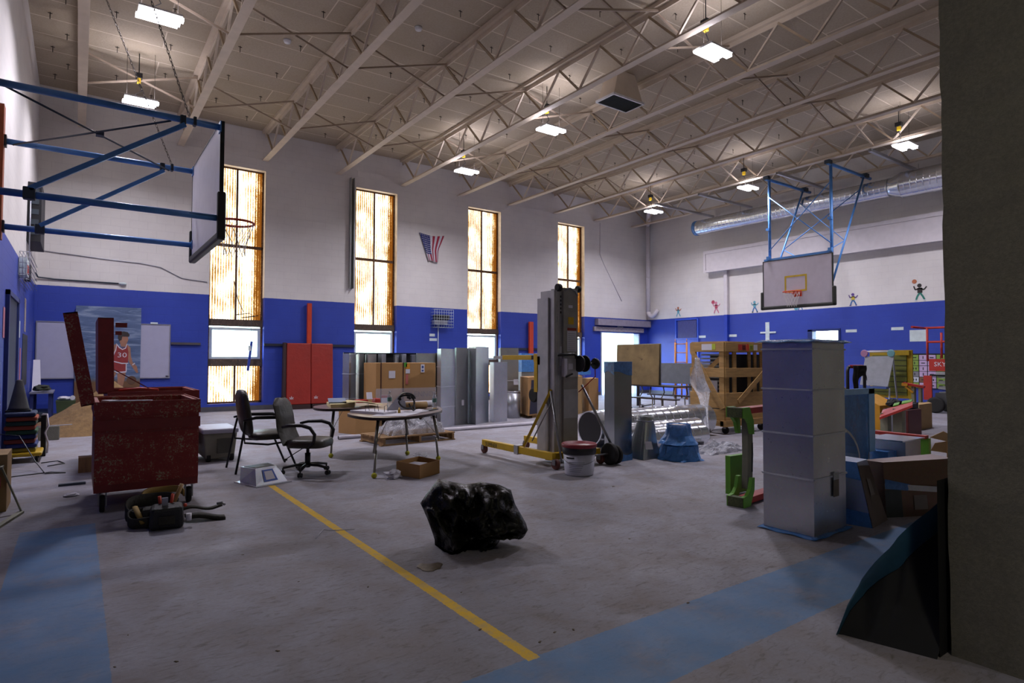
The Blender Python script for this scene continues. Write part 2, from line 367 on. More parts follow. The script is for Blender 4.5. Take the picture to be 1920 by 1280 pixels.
# right wall window: bright pane
root = bpy.data.objects.new('window_5', None); COL.objects.link(root); root.location = (XR+0.1, 10.35, RWZ0); structure(root)
f = G(); m_dkblue = M('dark_blue_frame', '#1b2f6e', 0.5)
for (y0, y1, z0, z1) in ((RWY0-0.03, RWY0+0.04, RWZ0, RWZ1), (RWY1-0.04, RWY1+0.12, RWZ0, RWZ1+0.03), (RWY0, RWY1, RWZ0, RWZ0+0.05), (RWY0-0.03, RWY1+0.12, RWZ1-0.02, RWZ1+0.05)): f.box(XR-0.03, XR+0.12, y0, y1, z0, z1)
f.build('window_frame', m_dkblue, root); G().box(XR+0.06, XR+0.068, RWY0, RWY1, RWZ0, RWZ1).build('pane', m_glass, root)
# doorway with its header and weathered lintel board
root = bpy.data.objects.new('door_1', None); COL.objects.link(root); root.location = ((DX0+DX1)/2, YN, 0); structure(root)
m_oldwood = M('flaking_painted_wood', '#9a9296', 0.9, 0, 0.2, 8, bump=0.5, col2='#6f4f42', thr=0.56, stretch=(1, 1, 3))
m_head = M('mauve_header', '#8b8490', 0.7)
G().box(16.95, 19.85, YN-0.1, YN-0.005, 2.60, 2.78).build('lintel_board', m_oldwood, root)
G().box(17.05, XR-0.02, YN-0.22, YN-0.005, 2.84, 3.10).build('header_panel', m_head, root)
G().box(DX0, DX0+0.07, YN-0.01, YN+0.3, 0, 2.55).box(DX1-0.07, DX1, YN-0.01, YN+0.3, 0, 2.55).build('door_frame', M('door_frame_paint', '#8f97a8', 0.6), root)
G().box(18.35, 18.68, YN-0.012, YN-0.004, 2.79, 2.835).build('exit_plate', m_vinyl, root)
# a closed blue door in the right wall near the corner
root = bpy.data.objects.new('door_2', None); COL.objects.link(root); root.location = (XR, 16, 0); structure(root)
m_doorblue = M('door_blue_paint', '#2c4fc0', 0.45); m_louv = M('purple_grey_screen', '#3c3f78', 0.6, stretch=(1, 14, 1), var=0.3)
G().box(XR-0.03, XR-0.002, 15.48, 16.52, 0, 2.27).build('door_leaf', m_doorblue, root)
G().box(XR-0.03, XR-0.002, 15.50, 16.42, 2.33, 3.05).build('transom_screen', m_louv, root)
g = G(); g.box(XR-0.05, XR-0.001, 16.50, 16.56, 0, 3.13); g.box(XR-0.05, XR-0.001, 15.40, 15.46, 0, 3.1); g.box(XR-0.05, XR-0.001, 15.46, 16.5, 3.06, 3.12); g.box(XR-0.05, XR-0.001, 15.46, 16.5, 2.27, 2.33); g.build('door_frame', m_doorblue, root)
# left wall door, dark
root = bpy.data.objects.new('door_3', None); COL.objects.link(root); root.location = (XL, 12.2, 0); structure(root)
G().box(XL+0.001, XL+0.02, 11.35, 13.0, 0, 2.35).build('door_leaf', M('dark_navy_door', '#141d45', 0.6), root)
g = G(); g.box(XL+0.001, XL+0.05, 11.25, 11.35, 0, 2.42); g.box(XL+0.001, XL+0.05, 13.0, 13.1, 0, 2.42); g.box(XL+0.001, XL+0.05, 11.25, 13.1, 2.35, 2.42); g.build('door_frame', M('navy_frame', '#26356f', 0.6), root)
# soffit box along the right wall, with raised moulding
m_white = M('white_paint', '#d0cace', 0.55, var=0.05)
g = G(); g.box(XR-0.30, XR-0.001, YS+0.01, 14.93, 4.86, 5.66); g.box(XR-0.33, XR-0.30, YS+0.01, 14.93, 5.56, 5.68); g.box(XR-0.33, XR-0.30, YS+0.01, 14.93, 4.84, 4.93); g.box(XR-0.33, XR-0.30, 14.83, 14.93, 4.93, 5.56)
structure(g.build('trim_2', m_white))
structure(G().box(XR-0.12, XR-0.001, 14.02, 14.16, 3.165, 4.85).build('trim_3', m_white)); structure(G().box(XR-0.12, XR-0.001, 14.02, 14.16, 0, 3.165).build('trim_4', M('blue_pilaster', '#203ca8', 0.5)))
# ceiling joists
m_joist = M('cream_painted_steel', '#c9baa6', 0.6, 0, 0.07, 4); m_web_shade = M('cream_rod_shade', '#a08d74', 0.6, 0, 0.1, 5)  # rod colour darkened to hold the shade on one web direction
JXs = [-0.03+2.135*i for i in range(-0, 10)]
YJ0 = YS+0.0
def make_joist(x):
    j = thing('roof_joist', '', 'joist', (x, 10, 7.07))
    b = G(); b.box(x-0.08, x-0.006, YJ0, YN-0.02, 7.07, 7.085); b.box(x+0.006, x+0.08, YJ0, YN-0.02, 7.07, 7.085); b.box(x-0.012, x-0.004, YJ0, YN-0.02, 7.085, 7.15); b.box(x+0.004, x+0.012, YJ0, YN-0.02, 7.085, 7.15); b.box(x-0.006, x+0.006, YJ0, YN-0.02, 7.07, 7.078)
    b.build('bottom_chord', m_joist, j)
    t = G(); t.box(x-0.09, x+0.09, YJ0, YN-0.02, 7.85, 7.93-0.004); t.box(x-0.012, x+0.012, YJ0, YN-0.02, 7.76, 7.85); t.build('top_chord', m_joist, j)
    y = 17.24+1.29/2; k = 0
    proto = {}
    while y > YJ0+0.5:
        for sgn in (0, 1):
            ya, yb = (y, y-0.645) if sgn == 0 else (y-0.645, y-1.29)
            za, zb = (7.80, 7.13) if sgn == 0 else (7.13, 7.80)
            rr = 0.021
            if sgn not in proto:
                proto[sgn] = (G().bar((x, ya, za), (x, yb, zb), 0.04, 0.04).build('web_rod', m_web_shade if sgn == 0 else m_joist, j), y)
            else:
                o = proto[sgn][0].copy(); COL.objects.link(o); o.parent = j; o.location = (0, y-proto[sgn][1], 0)
        y -= 1.29; k += 1
    return j
j0 = make_joist(JXs[0])
ords = ['nearest the left wall', 'second from the left wall', 'third from the left wall', 'fourth from the left wall', 'fifth from the left wall', 'sixth from the left wall', 'seventh from the left wall', 'eighth from the left wall', 'second from the right wall', 'nearest the right wall']
for i, x in enumerate(JXs):
    j = j0 if i == 0 else dup(j0); j.location = (x, 10, 7.07)
    tag(j, 'cream steel open web roof joist, '+ords[i], 'joist', 'roof joists')
# bridging between the joists
m_br = M('bridging_angle', '#a3927f', 0.6, 0, 0.1, 5)
Ys = [7.33, 11.36, 15.22]
for yi, yb in enumerate(Ys):
    for i in range(len(JXs)-1):
        a, b = JXs[i], JXs[i+1]
        if i == 0: a = JXs[0]
        o = thing('cross_bridging', 'crossed steel angles in the %s bay from the left wall, %s' % (['first', 'second', 'third', 'fourth', 'fifth', 'sixth', 'seventh', 'eighth', 'last'][i], ['row farthest from windows', 'middle row', 'row nearest windows'][yi]), 'brace', ((a+b)/2, yb, 7.1), 'crossed bridging between roof joists')
        G().bar((a+0.02, yb, 7.11), (b-0.02, yb, 7.80), 0.035, 0.035).build('brace_angle', m_br, o)
        G().bar((a+0.02, yb+0.06, 7.80), (b-0.02, yb+0.06, 7.11), 0.035, 0.035).build('brace_angle', m_br, o)
# hanger clips on the roof planks
m_clip = M('dark_wire', '#3a332c', 0.7, 0.3)
def clip(x, y):
    g = G(); g.tube((x, y, ZC), (x, y, ZC-0.13), 0.007, n=4); g.tube((x-0.035, y, ZC-0.02), (x+0.035, y, ZC-0.02), 0.008, n=4)
    return g.build('hanger_clip', m_clip)
random.seed(11); c0 = None; cnt = 0
for i in range(-1, 9):
    for jy in range(0, 15):
        xx = (JXs[i] if i >= 0 else -0.9)+ (0.55 if jy % 2 else 1.45) + random.uniform(-0.08, 0.08); yy = 17.6-jy*0.76-0.38
        if i < 0: xx = -0.45 + (0.15 if jy % 2 else -0.1)
        if xx > XR-0.3 or yy < 0.62*(xx)-2.0 or (yy > 17.2 and i > 5): continue
        if c0 is None: c0 = clip(xx, yy); o = c0
        else: o = c0.copy(); COL.objects.link(o); o.location = (xx, yy, ZC-0.13)
        tag(o, 'small dark wire clip hanging from the roof planks between joists', 'clip', 'wire clips on the ceiling'); cnt += 1
# ---------------------------------------------------------------- lights
def tube_mat():
    g = NT('glowing_lamp'); em = g.n('Emission', {0: (0.96, 0.95, 1.0, 1), 1: 14.0}); g.t.links.new(em.outputs[0], g.out.inputs[0]); return g.m
m_tube = tube_mat(); m_fix = M('white_enamel', '#d8d8da', 0.4); m_yel = M('yellow_plug', '#c9a21c', 0.5); m_blk = M('black_plastic', '#151517', 0.45, var=0.2)
def make_light(x, y, lab):
    o = thing('high_bay_light', lab, 'light', (x, y, 6.8), 'high bay lights')
    G().box(x-0.30, x+0.30, y-0.20, y+0.20, 6.84, 6.87).box(x-0.09, x+0.09, y-0.05, y+0.05, 6.87, 6.92).build('housing', m_fix, o)
    for dy, dx in ((-0.11, 0.03), (0.11, -0.03)):
        G().box(x-0.29+dx, x+0.29+dx, y+dy-0.055, y+dy+0.055, 6.795, 6.838).build('lamp_tube', m_tube, o)
    G().path([(x-0.02, y+0.02, 6.92), (x-0.10, y+0.06, 6.98), (x+0.02, y+0.1, 7.1), (x-0.03, y+0.12, 7.22), (x-0.03, y+0.12, 7.3)], 0.008, n=6).build('power_cord', m_blk, o)
    pc = [c_ for c_ in o.children if c_.name.startswith('power_cord')][0]
    G().box(x-0.06, x+0.0, y+0.08, y+0.16, 7.26, 7.36, 0).box(x-0.09, x+0.03, y+0.05, y+0.19, 7.36, 7.46, 1).tube((x-0.03, y+0.12, 7.46), (x-0.03, y+0.12, 7.9), 0.01, 1, 6).build('twist_plug', [m_yel, m_blk], pc)
    for sx in (-0.25, 0.25): G().tube((x+sx, y, 6.87), (x+sx, y, 7.9), 0.004, n=4).build('hanging_wire', m_clip, o)
    area('lamp_light', (0, 0, -0.03), (0, 0, 0), 0.58, 0.34, LAMP, (0.915, 0.88, 1.0), o).data.spread = R_(150)
    area('lamp_light', (0, 0, 0.13), (math.pi, 0, 0), 0.58, 0.34, LAMP*0.12, (0.89, 0.85, 1.0), o)
for x, y, lab in ((0.95, 10.93, 'bright white high bay light near the top left corner, above the hoop chains'), (0.97, 14.82, 'bright white high bay light behind the left hoop chains, near the window wall'),
    (8.98, 6.52, 'bright white high bay light right of the square ceiling diffuser, large in the middle row'), (8.95, 10.97, 'bright white high bay light left of the square ceiling diffuser, middle of the centre row'), (8.98, 14.83, 'bright white high bay light of the centre row nearest the window wall'),
    (16.85, 6.58, 'bright white high bay light above the large round duct at the right'), (16.98, 11.07, 'bright white high bay light between the galvanised struts above the round duct'), (16.95, 14.88, 'small bright white high bay light in the far corner above the duct end')):
    make_light(x, y, lab)
# ================================================================ fixed to walls and ceiling
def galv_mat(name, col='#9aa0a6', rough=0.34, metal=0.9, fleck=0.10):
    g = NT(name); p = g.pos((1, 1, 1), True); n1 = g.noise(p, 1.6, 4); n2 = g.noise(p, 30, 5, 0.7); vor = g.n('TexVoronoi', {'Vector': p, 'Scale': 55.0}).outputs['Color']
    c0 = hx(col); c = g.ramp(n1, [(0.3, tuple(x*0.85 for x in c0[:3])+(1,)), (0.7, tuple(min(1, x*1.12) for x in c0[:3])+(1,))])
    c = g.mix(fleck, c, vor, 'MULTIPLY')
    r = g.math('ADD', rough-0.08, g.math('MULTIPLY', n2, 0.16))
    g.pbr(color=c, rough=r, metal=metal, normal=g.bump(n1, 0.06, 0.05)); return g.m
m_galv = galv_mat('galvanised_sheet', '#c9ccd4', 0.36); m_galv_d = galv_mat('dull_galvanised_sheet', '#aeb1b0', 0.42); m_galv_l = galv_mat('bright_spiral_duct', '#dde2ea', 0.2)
def film_mat(name='blue_plastic_film', col=(0.10, 0.34, 0.85, 1), a=0.72):
    g = NT(name); p = g.pos((1, 1, 1)); n1 = g.noise(p, 14, 6, 0.7, 1.0)
    b = g.n('BsdfPrincipled', {'Base Color': g.ramp(n1, [(0.3, tuple(x*0.6 for x in col[:3])+(1,)), (0.7, col)]), 'Roughness': 0.22, 'Alpha': a, 'Normal': g.bump(n1, 0.45, 0.03)})
    g.t.links.new(b.outputs[0], g.out.inputs[0]); return g.m
m_film = film_mat(); m_clear = film_mat('clear_plastic_film', (0.75, 0.76, 0.82, 1), 0.38)
m_bluepipe = M('blue_painted_pipe', '#4f86c8', 0.4, 0.1); m_dkpipe = M('dark_steel_pipe', '#3c4650', 0.5, 0.3)
m_orange = M('orange_red_paint', '#bf3c1b', 0.5); m_boardw = M('fan_board_white', '#e2e0ea', 0.35, var=0.04); m_pad = M('black_pad', '#22241f', 0.55)
m_net = M('white_cord', '#cfcbc8', 0.8); m_steel = M('plain_steel', '#8d8d90', 0.4, 0.8); m_chain = M('steel_chain', '#77706a', 0.5, 0.7)
m_red = M('red_paint', '#a02418', 0.5)
def rim_net(root, cx, cy, z, sgn, R=0.235):
    """sgn: +1 board on the -X side of the rim"""
    g = G(); pts = [(cx+R*math.cos(a), cy+R*math.sin(a), z) for a in [2*math.pi*i/28 for i in range(28)]]
    g.path(pts, 0.016, n=6, closed=True); bx = cx-sgn*(R+0.09)
    g.box(min(bx, bx+sgn*0.02), max(bx, bx+sgn*0.02), cy-0.12, cy+0.12, z-0.12, z+0.05)
    g.hexa([(bx, cy-0.10, z-0.02), (cx-sgn*R*0.9, cy-0.10, z-0.02), (cx-sgn*R*0.9, cy+0.10, z-0.02), (bx, cy+0.10, z-0.02)], [(bx, cy-0.10, z+0.02), (cx-sgn*R*0.9, cy-0.10, z+0.02), (cx-sgn*R*0.9, cy+0.10, z+0.02), (bx, cy+0.10, z+0.02)])
    g.bar((bx, cy-0.08, z-0.11), (cx-sgn*R*0.8, cy-0.1, z-0.01), 0.02, 0.02); g.bar((bx, cy+0.08, z-0.11), (cx-sgn*R*0.8, cy+0.1, z-0.01), 0.02, 0.02)
    rim_o = g.build('rim', m_orange, root)
    n = G(); K = 12; lev = [(0.0, R), (0.12, R*0.86), (0.24, R*0.66), (0.35, R*0.55), (0.43, R*0.56)]
    for s in (1, -1):
        for k in range(K):
            pts = []
            for i, (d, r) in enumerate(lev):
                a = 2*math.pi*(k+s*i*0.5)/K; pts.append((cx+r*math.cos(a), cy+r*math.sin(a), z-d))
            n.path(pts, 0.0035, n=4)
    n.build('net', m_net, rim_o)
# ---- left hoop
BX, YA, YB = 1.30, 7.57, 9.60
hoop = thing('basketball_hoop', 'basketball hoop swung out from the left wall on blue pipes, seen from behind its board', 'basketball hoop', (BX, 8.6, 3.0), 'basketball hoops')
G().box(BX-0.018, BX+0.018, YA-0.01, YB+0.03, 2.86, 4.14).build('backboard', m_boardw, hoop)
e = G(); e.box(BX-0.022, BX+0.022, YA-0.03, YA-0.01, 3.2, 4.15); e.box(BX-0.022, BX+0.022, YB+0.03, YB+0.05, 3.2, 4.15); e.box(BX-0.022, BX+0.022, YA-0.03, YB+0.05, 4.14, 4.16); e.build('board_edge', m_pad, hoop)
e = G(); e.box(BX-0.045, BX+0.045, YA-0.06, YB+0.08, 2.79, 2.88); e.box(BX-0.045, BX+0.045, YA-0.07, YA+0.0, 2.80, 3.34); e.box(BX-0.045, BX+0.045, YB+0.01, YB+0.09, 2.80, 3.25); e.build('edge_padding', m_pad, hoop, bevel=0.02)
rim_net(hoop, BX+0.02+0.09+0.235, 8.58, 3.22, 1)
zt, zb = 4.09, 3.04
for y in (YA, YB):
    for z in (zt, zb): G().tube((XL+0.08, y, z), (BX-0.02, y, z), 0.036, n=12).box(BX-0.03, BX-0.016, y-0.06, y+0.06, z-0.06, z+0.06).build('support_arm', m_bluepipe, hoop)
    G().bar((-0.42, y-0.03, zb+0.05), (0.92, y-0.03, zt-0.06), 0.03, 0.05).build('diagonal_brace', m_bluepipe, hoop)
    for cb_ in ((-0.47, -0.37, y-0.045, y+0.045, zb-0.05, zb+0.07), (0.87, 0.93, y-0.042, y+0.042, zt-0.06, zt+0.045), (1.0, 1.035, y-0.04, y+0.04, zt-0.045, zt+0.055)): G().box(*cb_).build('pipe_clamp', m_dkpipe, hoop, bevel=0.01)
G().tube((-0.64, YA, zt-0.02), (0.98, YB, zt-0.04), 0.012, n=6).tube((-0.70, YB, zt-0.03), (0.78, YA, zt-0.04), 0.012, n=6).box(0.12, 0.2, 8.50, 8.60, zt-0.05, zt-0.01).build('tie_rod', m_dkpipe, hoop)
for nm, lab, (a, b) in (('lifting_chain', 'steel chain from the roof to the nearer upper arm of the left hoop', ((0.96, YA, zt+0.06), (0.0, YA, 7.07))), ('lifting_chain', 'steel chain from the roof to the farther upper arm of the left hoop', ((1.01, YB, zt+0.06), (-0.12, YB, 7.07)))):
    a = Vector(a); b = Vector(b); d = (b-a); L = d.length; d.normalize(); s1 = d.orthogonal().normalized(); s2 = d.cross(s1); g = G(); n = int(L/0.042)
    for i in range(n):
        c = a+d*(i+0.5)*L/n; s = s1 if i % 2 else s2
        g.path([c+d*0.028*math.cos(t)+s*0.011*math.sin(t) for t in [2*math.pi*k/8 for k in range(8)]], 0.004, n=4, closed=True)
    tag(g.build(nm, m_chain), lab, 'chain', 'hoop lifting chains')
for y in (YA, YB):
    o = thing('wall_post', 'orange wooden wall post %s' % ('under the far arms of the left hoop' if y > 8 else 'under the near arms of the left hoop, by the frame edge'), 'post', (XL+0.04, y, 2.9))
    G().box(XL+0.001, XL+0.075, y-0.09, y+0.09, 2.88, 4.52).build('board', M('orange_stained_wood', '#a04a22', 0.6, var=0.2), o); 
    G().box(XL+0.0751, XL+0.1, y-0.05, y+0.05, zt-0.07, zt+0.07).box(XL+0.0751, XL+0.1, y-0.05, y+0.05, zb-0.07, zb+0.07).build('flange', m_dkpipe, o)
# ---- right hoop
HX = 17.15
hp = thing('basketball_hoop', 'white backboard hoop hung from the roof on a blue pipe frame at right', 'basketball hoop', (HX, 9.6, 3.0), 'basketball hoops')
Y1, Y2, Z1, Z2 = 8.58, 10.66, 3.07, 4.44
G().box(HX-0.02, HX+0.02, Y1, Y2, Z1, Z2).build('backboard', M('backboard_lilac_white', '#c9c1cd', 0.4, var=0.04), hp)
e = G(); e.box(HX-0.024, HX+0.024, Y1-0.025, Y1, Z1, Z2+0.02); e.box(HX-0.024, HX+0.024, Y2, Y2+0.025, Z1, Z2+0.02); e.box(HX-0.024, HX+0.024, Y1, Y2, Z2, Z2+0.02); e.build('board_edge', m_pad, hp)
e = G(); e.box(HX-0.05, HX+0.05, Y1-0.1, Y2+0.1, Z1-0.1, Z1+0.0); e.box(HX-0.05, HX+0.05, Y1-0.1, Y1+0.0, Z1-0.1, Z1+0.45); e.box(HX-0.05, HX+0.05, Y2+0.0, Y2+0.1, Z1-0.1, Z1+0.45); e.build('edge_padding', m_pad, hp, bevel=0.03)
xq = HX-0.0215
def rect_line(g, y0, y1, z0, z1, t, x): g.box(x-0.002, x, y0, y1, z0, z0+t).box(x-0.002, x, y0, y1, z1-t, z1).box(x-0.002, x, y0, y0+t, z0+t, z1-t).box(x-0.002, x, y1-t, y1, z0+t, z1-t)
g = G(); rect_line(g, 9.30, 9.98, 3.45, 3.94, 0.05, xq); g.build('shooter_square', M('yellow_paint', '#c8a81e', 0.5), [c_ for c_ in hp.children if c_.name.startswith('backboard')][0])
rim_net(hp, HX-0.02-0.09-0.235, 9.58, 3.42, -1)
PA, PB, ZT = 10.50, 8.62, 6.98
for y in (PA, PB):
    G().tube((HX+0.07, y, Z1+0.9), (HX+0.07, y, ZT), 0.042, n=12).box(HX-0.05, HX+0.05, y-0.05, y+0.05, 4.5, 4.6).box(HX-0.05, HX+0.05, y-0.055, y+0.055, 5.4, 5.47).build('drop_pipe', m_bluepipe, hp)
    G().tube((HX-0.12, y, ZT), (19.6, y, ZT), 0.045, n=12).build('top_beam', m_bluepipe, hp)
    G().box(HX-0.14, HX+0.02, y-0.08, y+0.08, ZT-0.02, 7.065).box(19.15, 19.35, y-0.09, y+0.09, ZT-0.03, 7.065).build('beam_clamp', m_dkpipe, hp, bevel=0.01)
def rear(y, t): return Vector((19.15-(19.15-17.25)*t, y-(0.12 if y > 9.5 else 0)*0, ZT-0.05-(ZT-0.05-3.65)*t))
for y in (PA, PB): G().tube(rear(y, 0), rear(y, 1), 0.028, n=8).build('rear_diagonal', m_bluepipe, hp)
g = G(); g.tube((HX, PA, 6.45), (HX, PB, 4.75), 0.016, n=6).tube((HX, PB, 6.45), (HX, PA, 4.75), 0.016, n=6); g.build('front_cross_rod', m_bluepipe, hp)
g = G(); g.tube(rear(PA, 0.12), rear(PB, 0.62), 0.014, n=6).tube(rear(PB, 0.12), rear(PA, 0.62), 0.014, n=6).tube(rear(PA, 0.62), rear(PB, 0.95), 0.014, n=6).tube(rear(PB, 0.62), rear(PA, 0.95), 0.014, n=6); g.build('rear_cross_rod', m_bluepipe, hp)
G().bar((HX+0.03, Y1, Z2+0.06), (HX+0.03, Y2, Z2+0.06), 0.06, 0.06).build('board_top_bar', m_bluepipe, hp)
# ---- round duct with reducer, hung below galvanised struts
DXc, DZc = 19.30, 6.50
du = thing('round_duct', 'long shiny spiral round duct along the right wall, wider towards the camera', 'duct', (DXc, 10, 6.1))
def ribbed(g, y0, y1, r, x=DXc, z=DZc, axis='y', pitch=0.16):
    n = int(abs(y1-y0)/pitch); prof = []
    for i in range(n):
        a = y0+(y1-y0)*i/n; b = y0+(y1-y0)*(i+1)/n; L_ = b-a; prof += [(r, a), (r, a+L_*0.04), (r, b-L_*0.20), (r, b-(b-a)*0.14), (r+0.0045, b-(b-a)*0.09), (r+0.0045, b-(b-a)*0.04)]
    prof.append((r, y1)); c = {'y': (x, 0, z), 'x': (0, x, z)}[axis]
    return g.lathe(prof, c, 0, 36, axis)
ribbed(G(), 14.80, 7.95, 0.275).build('narrow_duct', m_galv_l, du)
ribbed(G(), 7.60, YS+0.1, 0.37).build('wide_duct', m_galv_l, du)
G().lathe([(0.277, 7.96), (0.28, 7.85), (0.372, 7.62), (0.374, 7.58)], (DXc, 0, DZc), 0, 36, 'y').build('reducer', m_galv_l, du)
G().lathe([(0.281, 14.70), (0.285, 14.76), (0.283, 14.84)], (DXc, 0, DZc), 0, 30, 'y').build('film_cap', m_film, du)
for y in (12.9, 10.2, 7.2):
    G().tube((DXc, y, 6.75), (DXc, y, 7.02), 0.006, n=5).build('hanger_wire', m_steel, du)
for i, (y, x0, x1, lab) in enumerate(((7.50, 17.05, 19.9, 'bright galvanised strut above the duct reducer at far right'), (10.05, 16.9, 20.0, 'grey steel strut between the two beams of the right hoop'), (12.9, 16.95, 20.0, 'galvanised strut crossing between the far high bay lights and the duct'), (14.62, 16.75, 20.1, 'galvanised strut ending above the far end of the round duct'))):
    tag(G().box(x0, x1, y-0.04, y-0.034, 6.99, 7.066).box(x0, x1, y+0.034, y+0.04, 6.99, 7.066).box(x0, x1, y-0.034, y+0.034, 6.99, 6.996).build('steel_strut', m_galv), lab, 'strut', 'struts below the joists')
# ---- ceiling diffuser
df = thing('ceiling_diffuser', 'square ceiling air diffuser with dark grille and white rim on a flared beige duct', 'air diffuser', (9.97, 9.72, 7.3))
x0, x1, y0, y1 = 9.50, 10.42, 9.46, 9.98
G().hexa([(x0, y0, 7.3), (x1, y0, 7.3), (x1, y1, 7.3), (x0, y1, 7.3)], [(x0+0.2, y0+0.05, ZC-0.01), (x1-0.2, y0+0.05, ZC-0.01), (x1-0.2, y1-0.05, ZC-0.01), (x0+0.2, y1-0.05, ZC-0.01)]).build('flared_duct', m_joist, df)
g = G(); t = 0.03
g.box(x0-t, x1+t, y0-t, y0, 7.27, 7.32).box(x0-t, x1+t, y1, y1+t, 7.27, 7.32).box(x0-t, x0, y0, y1, 7.27, 7.32).box(x1, x1+t, y0, y1, 7.27, 7.32).build('rim_frame', m_fix, df)
g = G(); g.box(x0, x1, y0, y1, 7.285, 7.299)
for k in range(14): yy = y0+(y1-y0)*(k+0.5)/14; g.box(x0, x1, yy-0.004, yy+0.004, 7.272, 7.285)
g.build('grille', M('dark_grille', '#2d332f', 0.6), df)
# smoke detectors
for x, y, lab in ((3.35, 12.6, 'small white round smoke detector on the roof between the third joist and the first'), (5.3, 10.6, 'small white disc on the roof left of the fourth joist')):
    tag(G().lathe([(0.02, -0.07), (0.06, -0.06), (0.075, -0.02), (0.075, 0)], (x, y, ZC-0.001), 0, 16).build('smoke_detector', m_fix), lab, 'smoke detector', 'smoke detectors')
# corner pipe
o = thing('drain_pipe', 'white vertical drain pipe in the far corner, elbowed into the right wall', 'pipe', (20.0, 17.86, 3.3))
G().tube((19.98, 17.86, 3.5), (19.98, 17.86, 7.9), 0.095, n=16).build('riser', m_white, o)
G().path([(19.98, 17.86, 3.52), (19.98, 17.84, 3.42), (19.98, 17.76, 3.33), (19.98, 17.64, 3.30), (19.98, 17.52, 3.36), (20.0, 17.46, 3.46), (20.05, 17.44, 3.52), (20.08, 17.44, 3.53)], 0.09, n=14).build('elbow', m_white, o)
G().lathe([(0.105, 4.9), (0.105, 4.98)], (19.98, 17.86, 0), 0, 16).build('coupling', m_white, o)
tag(G().path([(18.6, 16.6, 7.5), (18.95, 16.9, 7.42), (19.5, 17.4, 7.3), (19.98, 17.86, 7.25)], 0.085, n=12).build('roof_drain_pipe', m_white), 'white sloping pipe under the roof near the far corner', 'pipe')
tag(G().path([(17.35, YN-0.015, 7.05), (17.35, YN-0.015, 5.75), (17.55, YN-0.012, 5.4), (18.6, YN-0.012, 3.9)], 0.012, n=6).build('loose_cable', m_white), 'thin grey cable running down the white wall right of the fourth window', 'cable')
# ---- north wall items
def nbox(name, x0, x1, z0, z1, d, mat, lab, cat, group=None, off=0.004, bevel=0):
    return tag(G().box(x0, x1, YN-off-d, YN-off, z0, z1).build(name, mat, bevel=bevel), lab, cat, group)
m_wb = M('whiteboard_face', '#a9a9c0', 0.22, var=0.03); m_alu = M('aluminium_trim', '#9b9ca8', 0.4, 0.6)
def whiteboard(x0, x1, z0, z1, lab):
    o = thing('whiteboard', lab, 'whiteboard', ((x0+x1)/2, YN, z0), 'wall whiteboards'); G().box(x0, x1, YN-0.03, YN-0.01, z0, z1).build('panel', m_wb, o)
    t = 0.025; G().box(x0-t, x1+t, YN-0.04, YN-0.005, z1, z1+t).box(x0-t, x1+t, YN-0.05, YN-0.005, z0-t, z0).box(x0-t, x0, YN-0.04, YN-0.005, z0, z1).box(x1, x1+t, YN-0.04, YN-0.005, z0, z1).build('edge_trim', m_alu, o); return o
whiteboard(-0.79, 0.2, 0.97, 2.29, 'blank whiteboard left of the basketball player mural')
o = whiteboard(1.10, 1.93, 0.95, 2.30, 'blank whiteboard right of the basketball player mural'); G().box(1.50, 1.66, YN-0.06, YN-0.02, 2.325, 2.365).build('top_clip', m_vinyl, o); G().box(1.86, 1.92, YN-0.055, YN-0.041, 0.97, 0.99).build('corner_stop', m_blk, o)
# mural of a basketball player on a tall panel, leaning in front of the boards
m_sky = NT('painted_stormy_sky'); pz = m_sky.pos((0.6, 1, 4)); nn = m_sky.noise(pz, 2.2, 6, 0.65, 0.8)
sp_ = m_sky.n('SeparateXYZ', {0: m_sky.n('TexCoord').outputs['Object']})
cc = m_sky.ramp(nn, [(0.30, hx('#3f5272')), (0.5, hx('#56698c')), (0.64, hx('#8a9ab3'))])
gr = m_sky.ramp(sp_.outputs[2], [(0.0, hx('#6a4c33')), (0.84, hx('#6a4c33')), (0.98, hx('#4a5c58')), (1.0, hx('#4a5c58'))])
msk = m_sky.ramp(sp_.outputs[2], [(0.85, (1, 1, 1, 1)), (1.0, (0, 0, 0, 1))]); m_sky.pbr(color=m_sky.mix(msk, cc, gr), rough=0.5)
ym = YN-0.09
mu = thing('mural_panel', 'tall painted panel of a basketball player in a red number 30 uniform', 'painting', (0.6, ym, 0)); 
G().box(-0.06, 1.29, ym, ym+0.03, 0.02, 2.71).build('panel', m_sky.m, mu)
yk = ym-0.002
def fig(pts, mat, name, dy=0.0): 
    # outline in pixels of the mural detail, turned into metres on the panel
    q = [(-0.06+(x-75)/885*1.35, yk-dy, 2.71-(y-100)/967*1.76) for x, y in pts]
    return q
m_skin = M('painted_skin', '#9a6e58', 0.6, var=0.15); m_uni = M('painted_red_uniform', '#8c2f30', 0.6); m_hair = M('painted_dark_hair', '#332b28', 0.6); m_ball = M('painted_ball', '#5a4030', 0.6); m_pw = M('painted_white', '#c9c4cc', 0.6)
skin = G()
for pts in ([(640, 500), (700, 450), (770, 480), (785, 540), (765, 590), (745, 640), (690, 640), (670, 590)], [(560, 630), (625, 600), (640, 700), (560, 760), (500, 790), (430, 830), (420, 790), (500, 700)], [(760, 600), (815, 650), (825, 770), (850, 850), (910, 910), (935, 1000), (905, 1000), (850, 920), (800, 850), (770, 760)], [(520, 960), (640, 980), (600, 1060), (520, 1130), (440, 1260), (380, 1260), (470, 1090)], [(640, 980), (760, 980), (750, 1060), (720, 1180), (760, 1260), (660, 1260), (650, 1150)], [(170, 820), (210, 870), (140, 950), (95, 985), (100, 930)]): skin.slab(fig(pts, 0, 0), (0, -0.002, 0))
fig_o = skin.build('painted_figure', m_skin, mu)
uni = G()
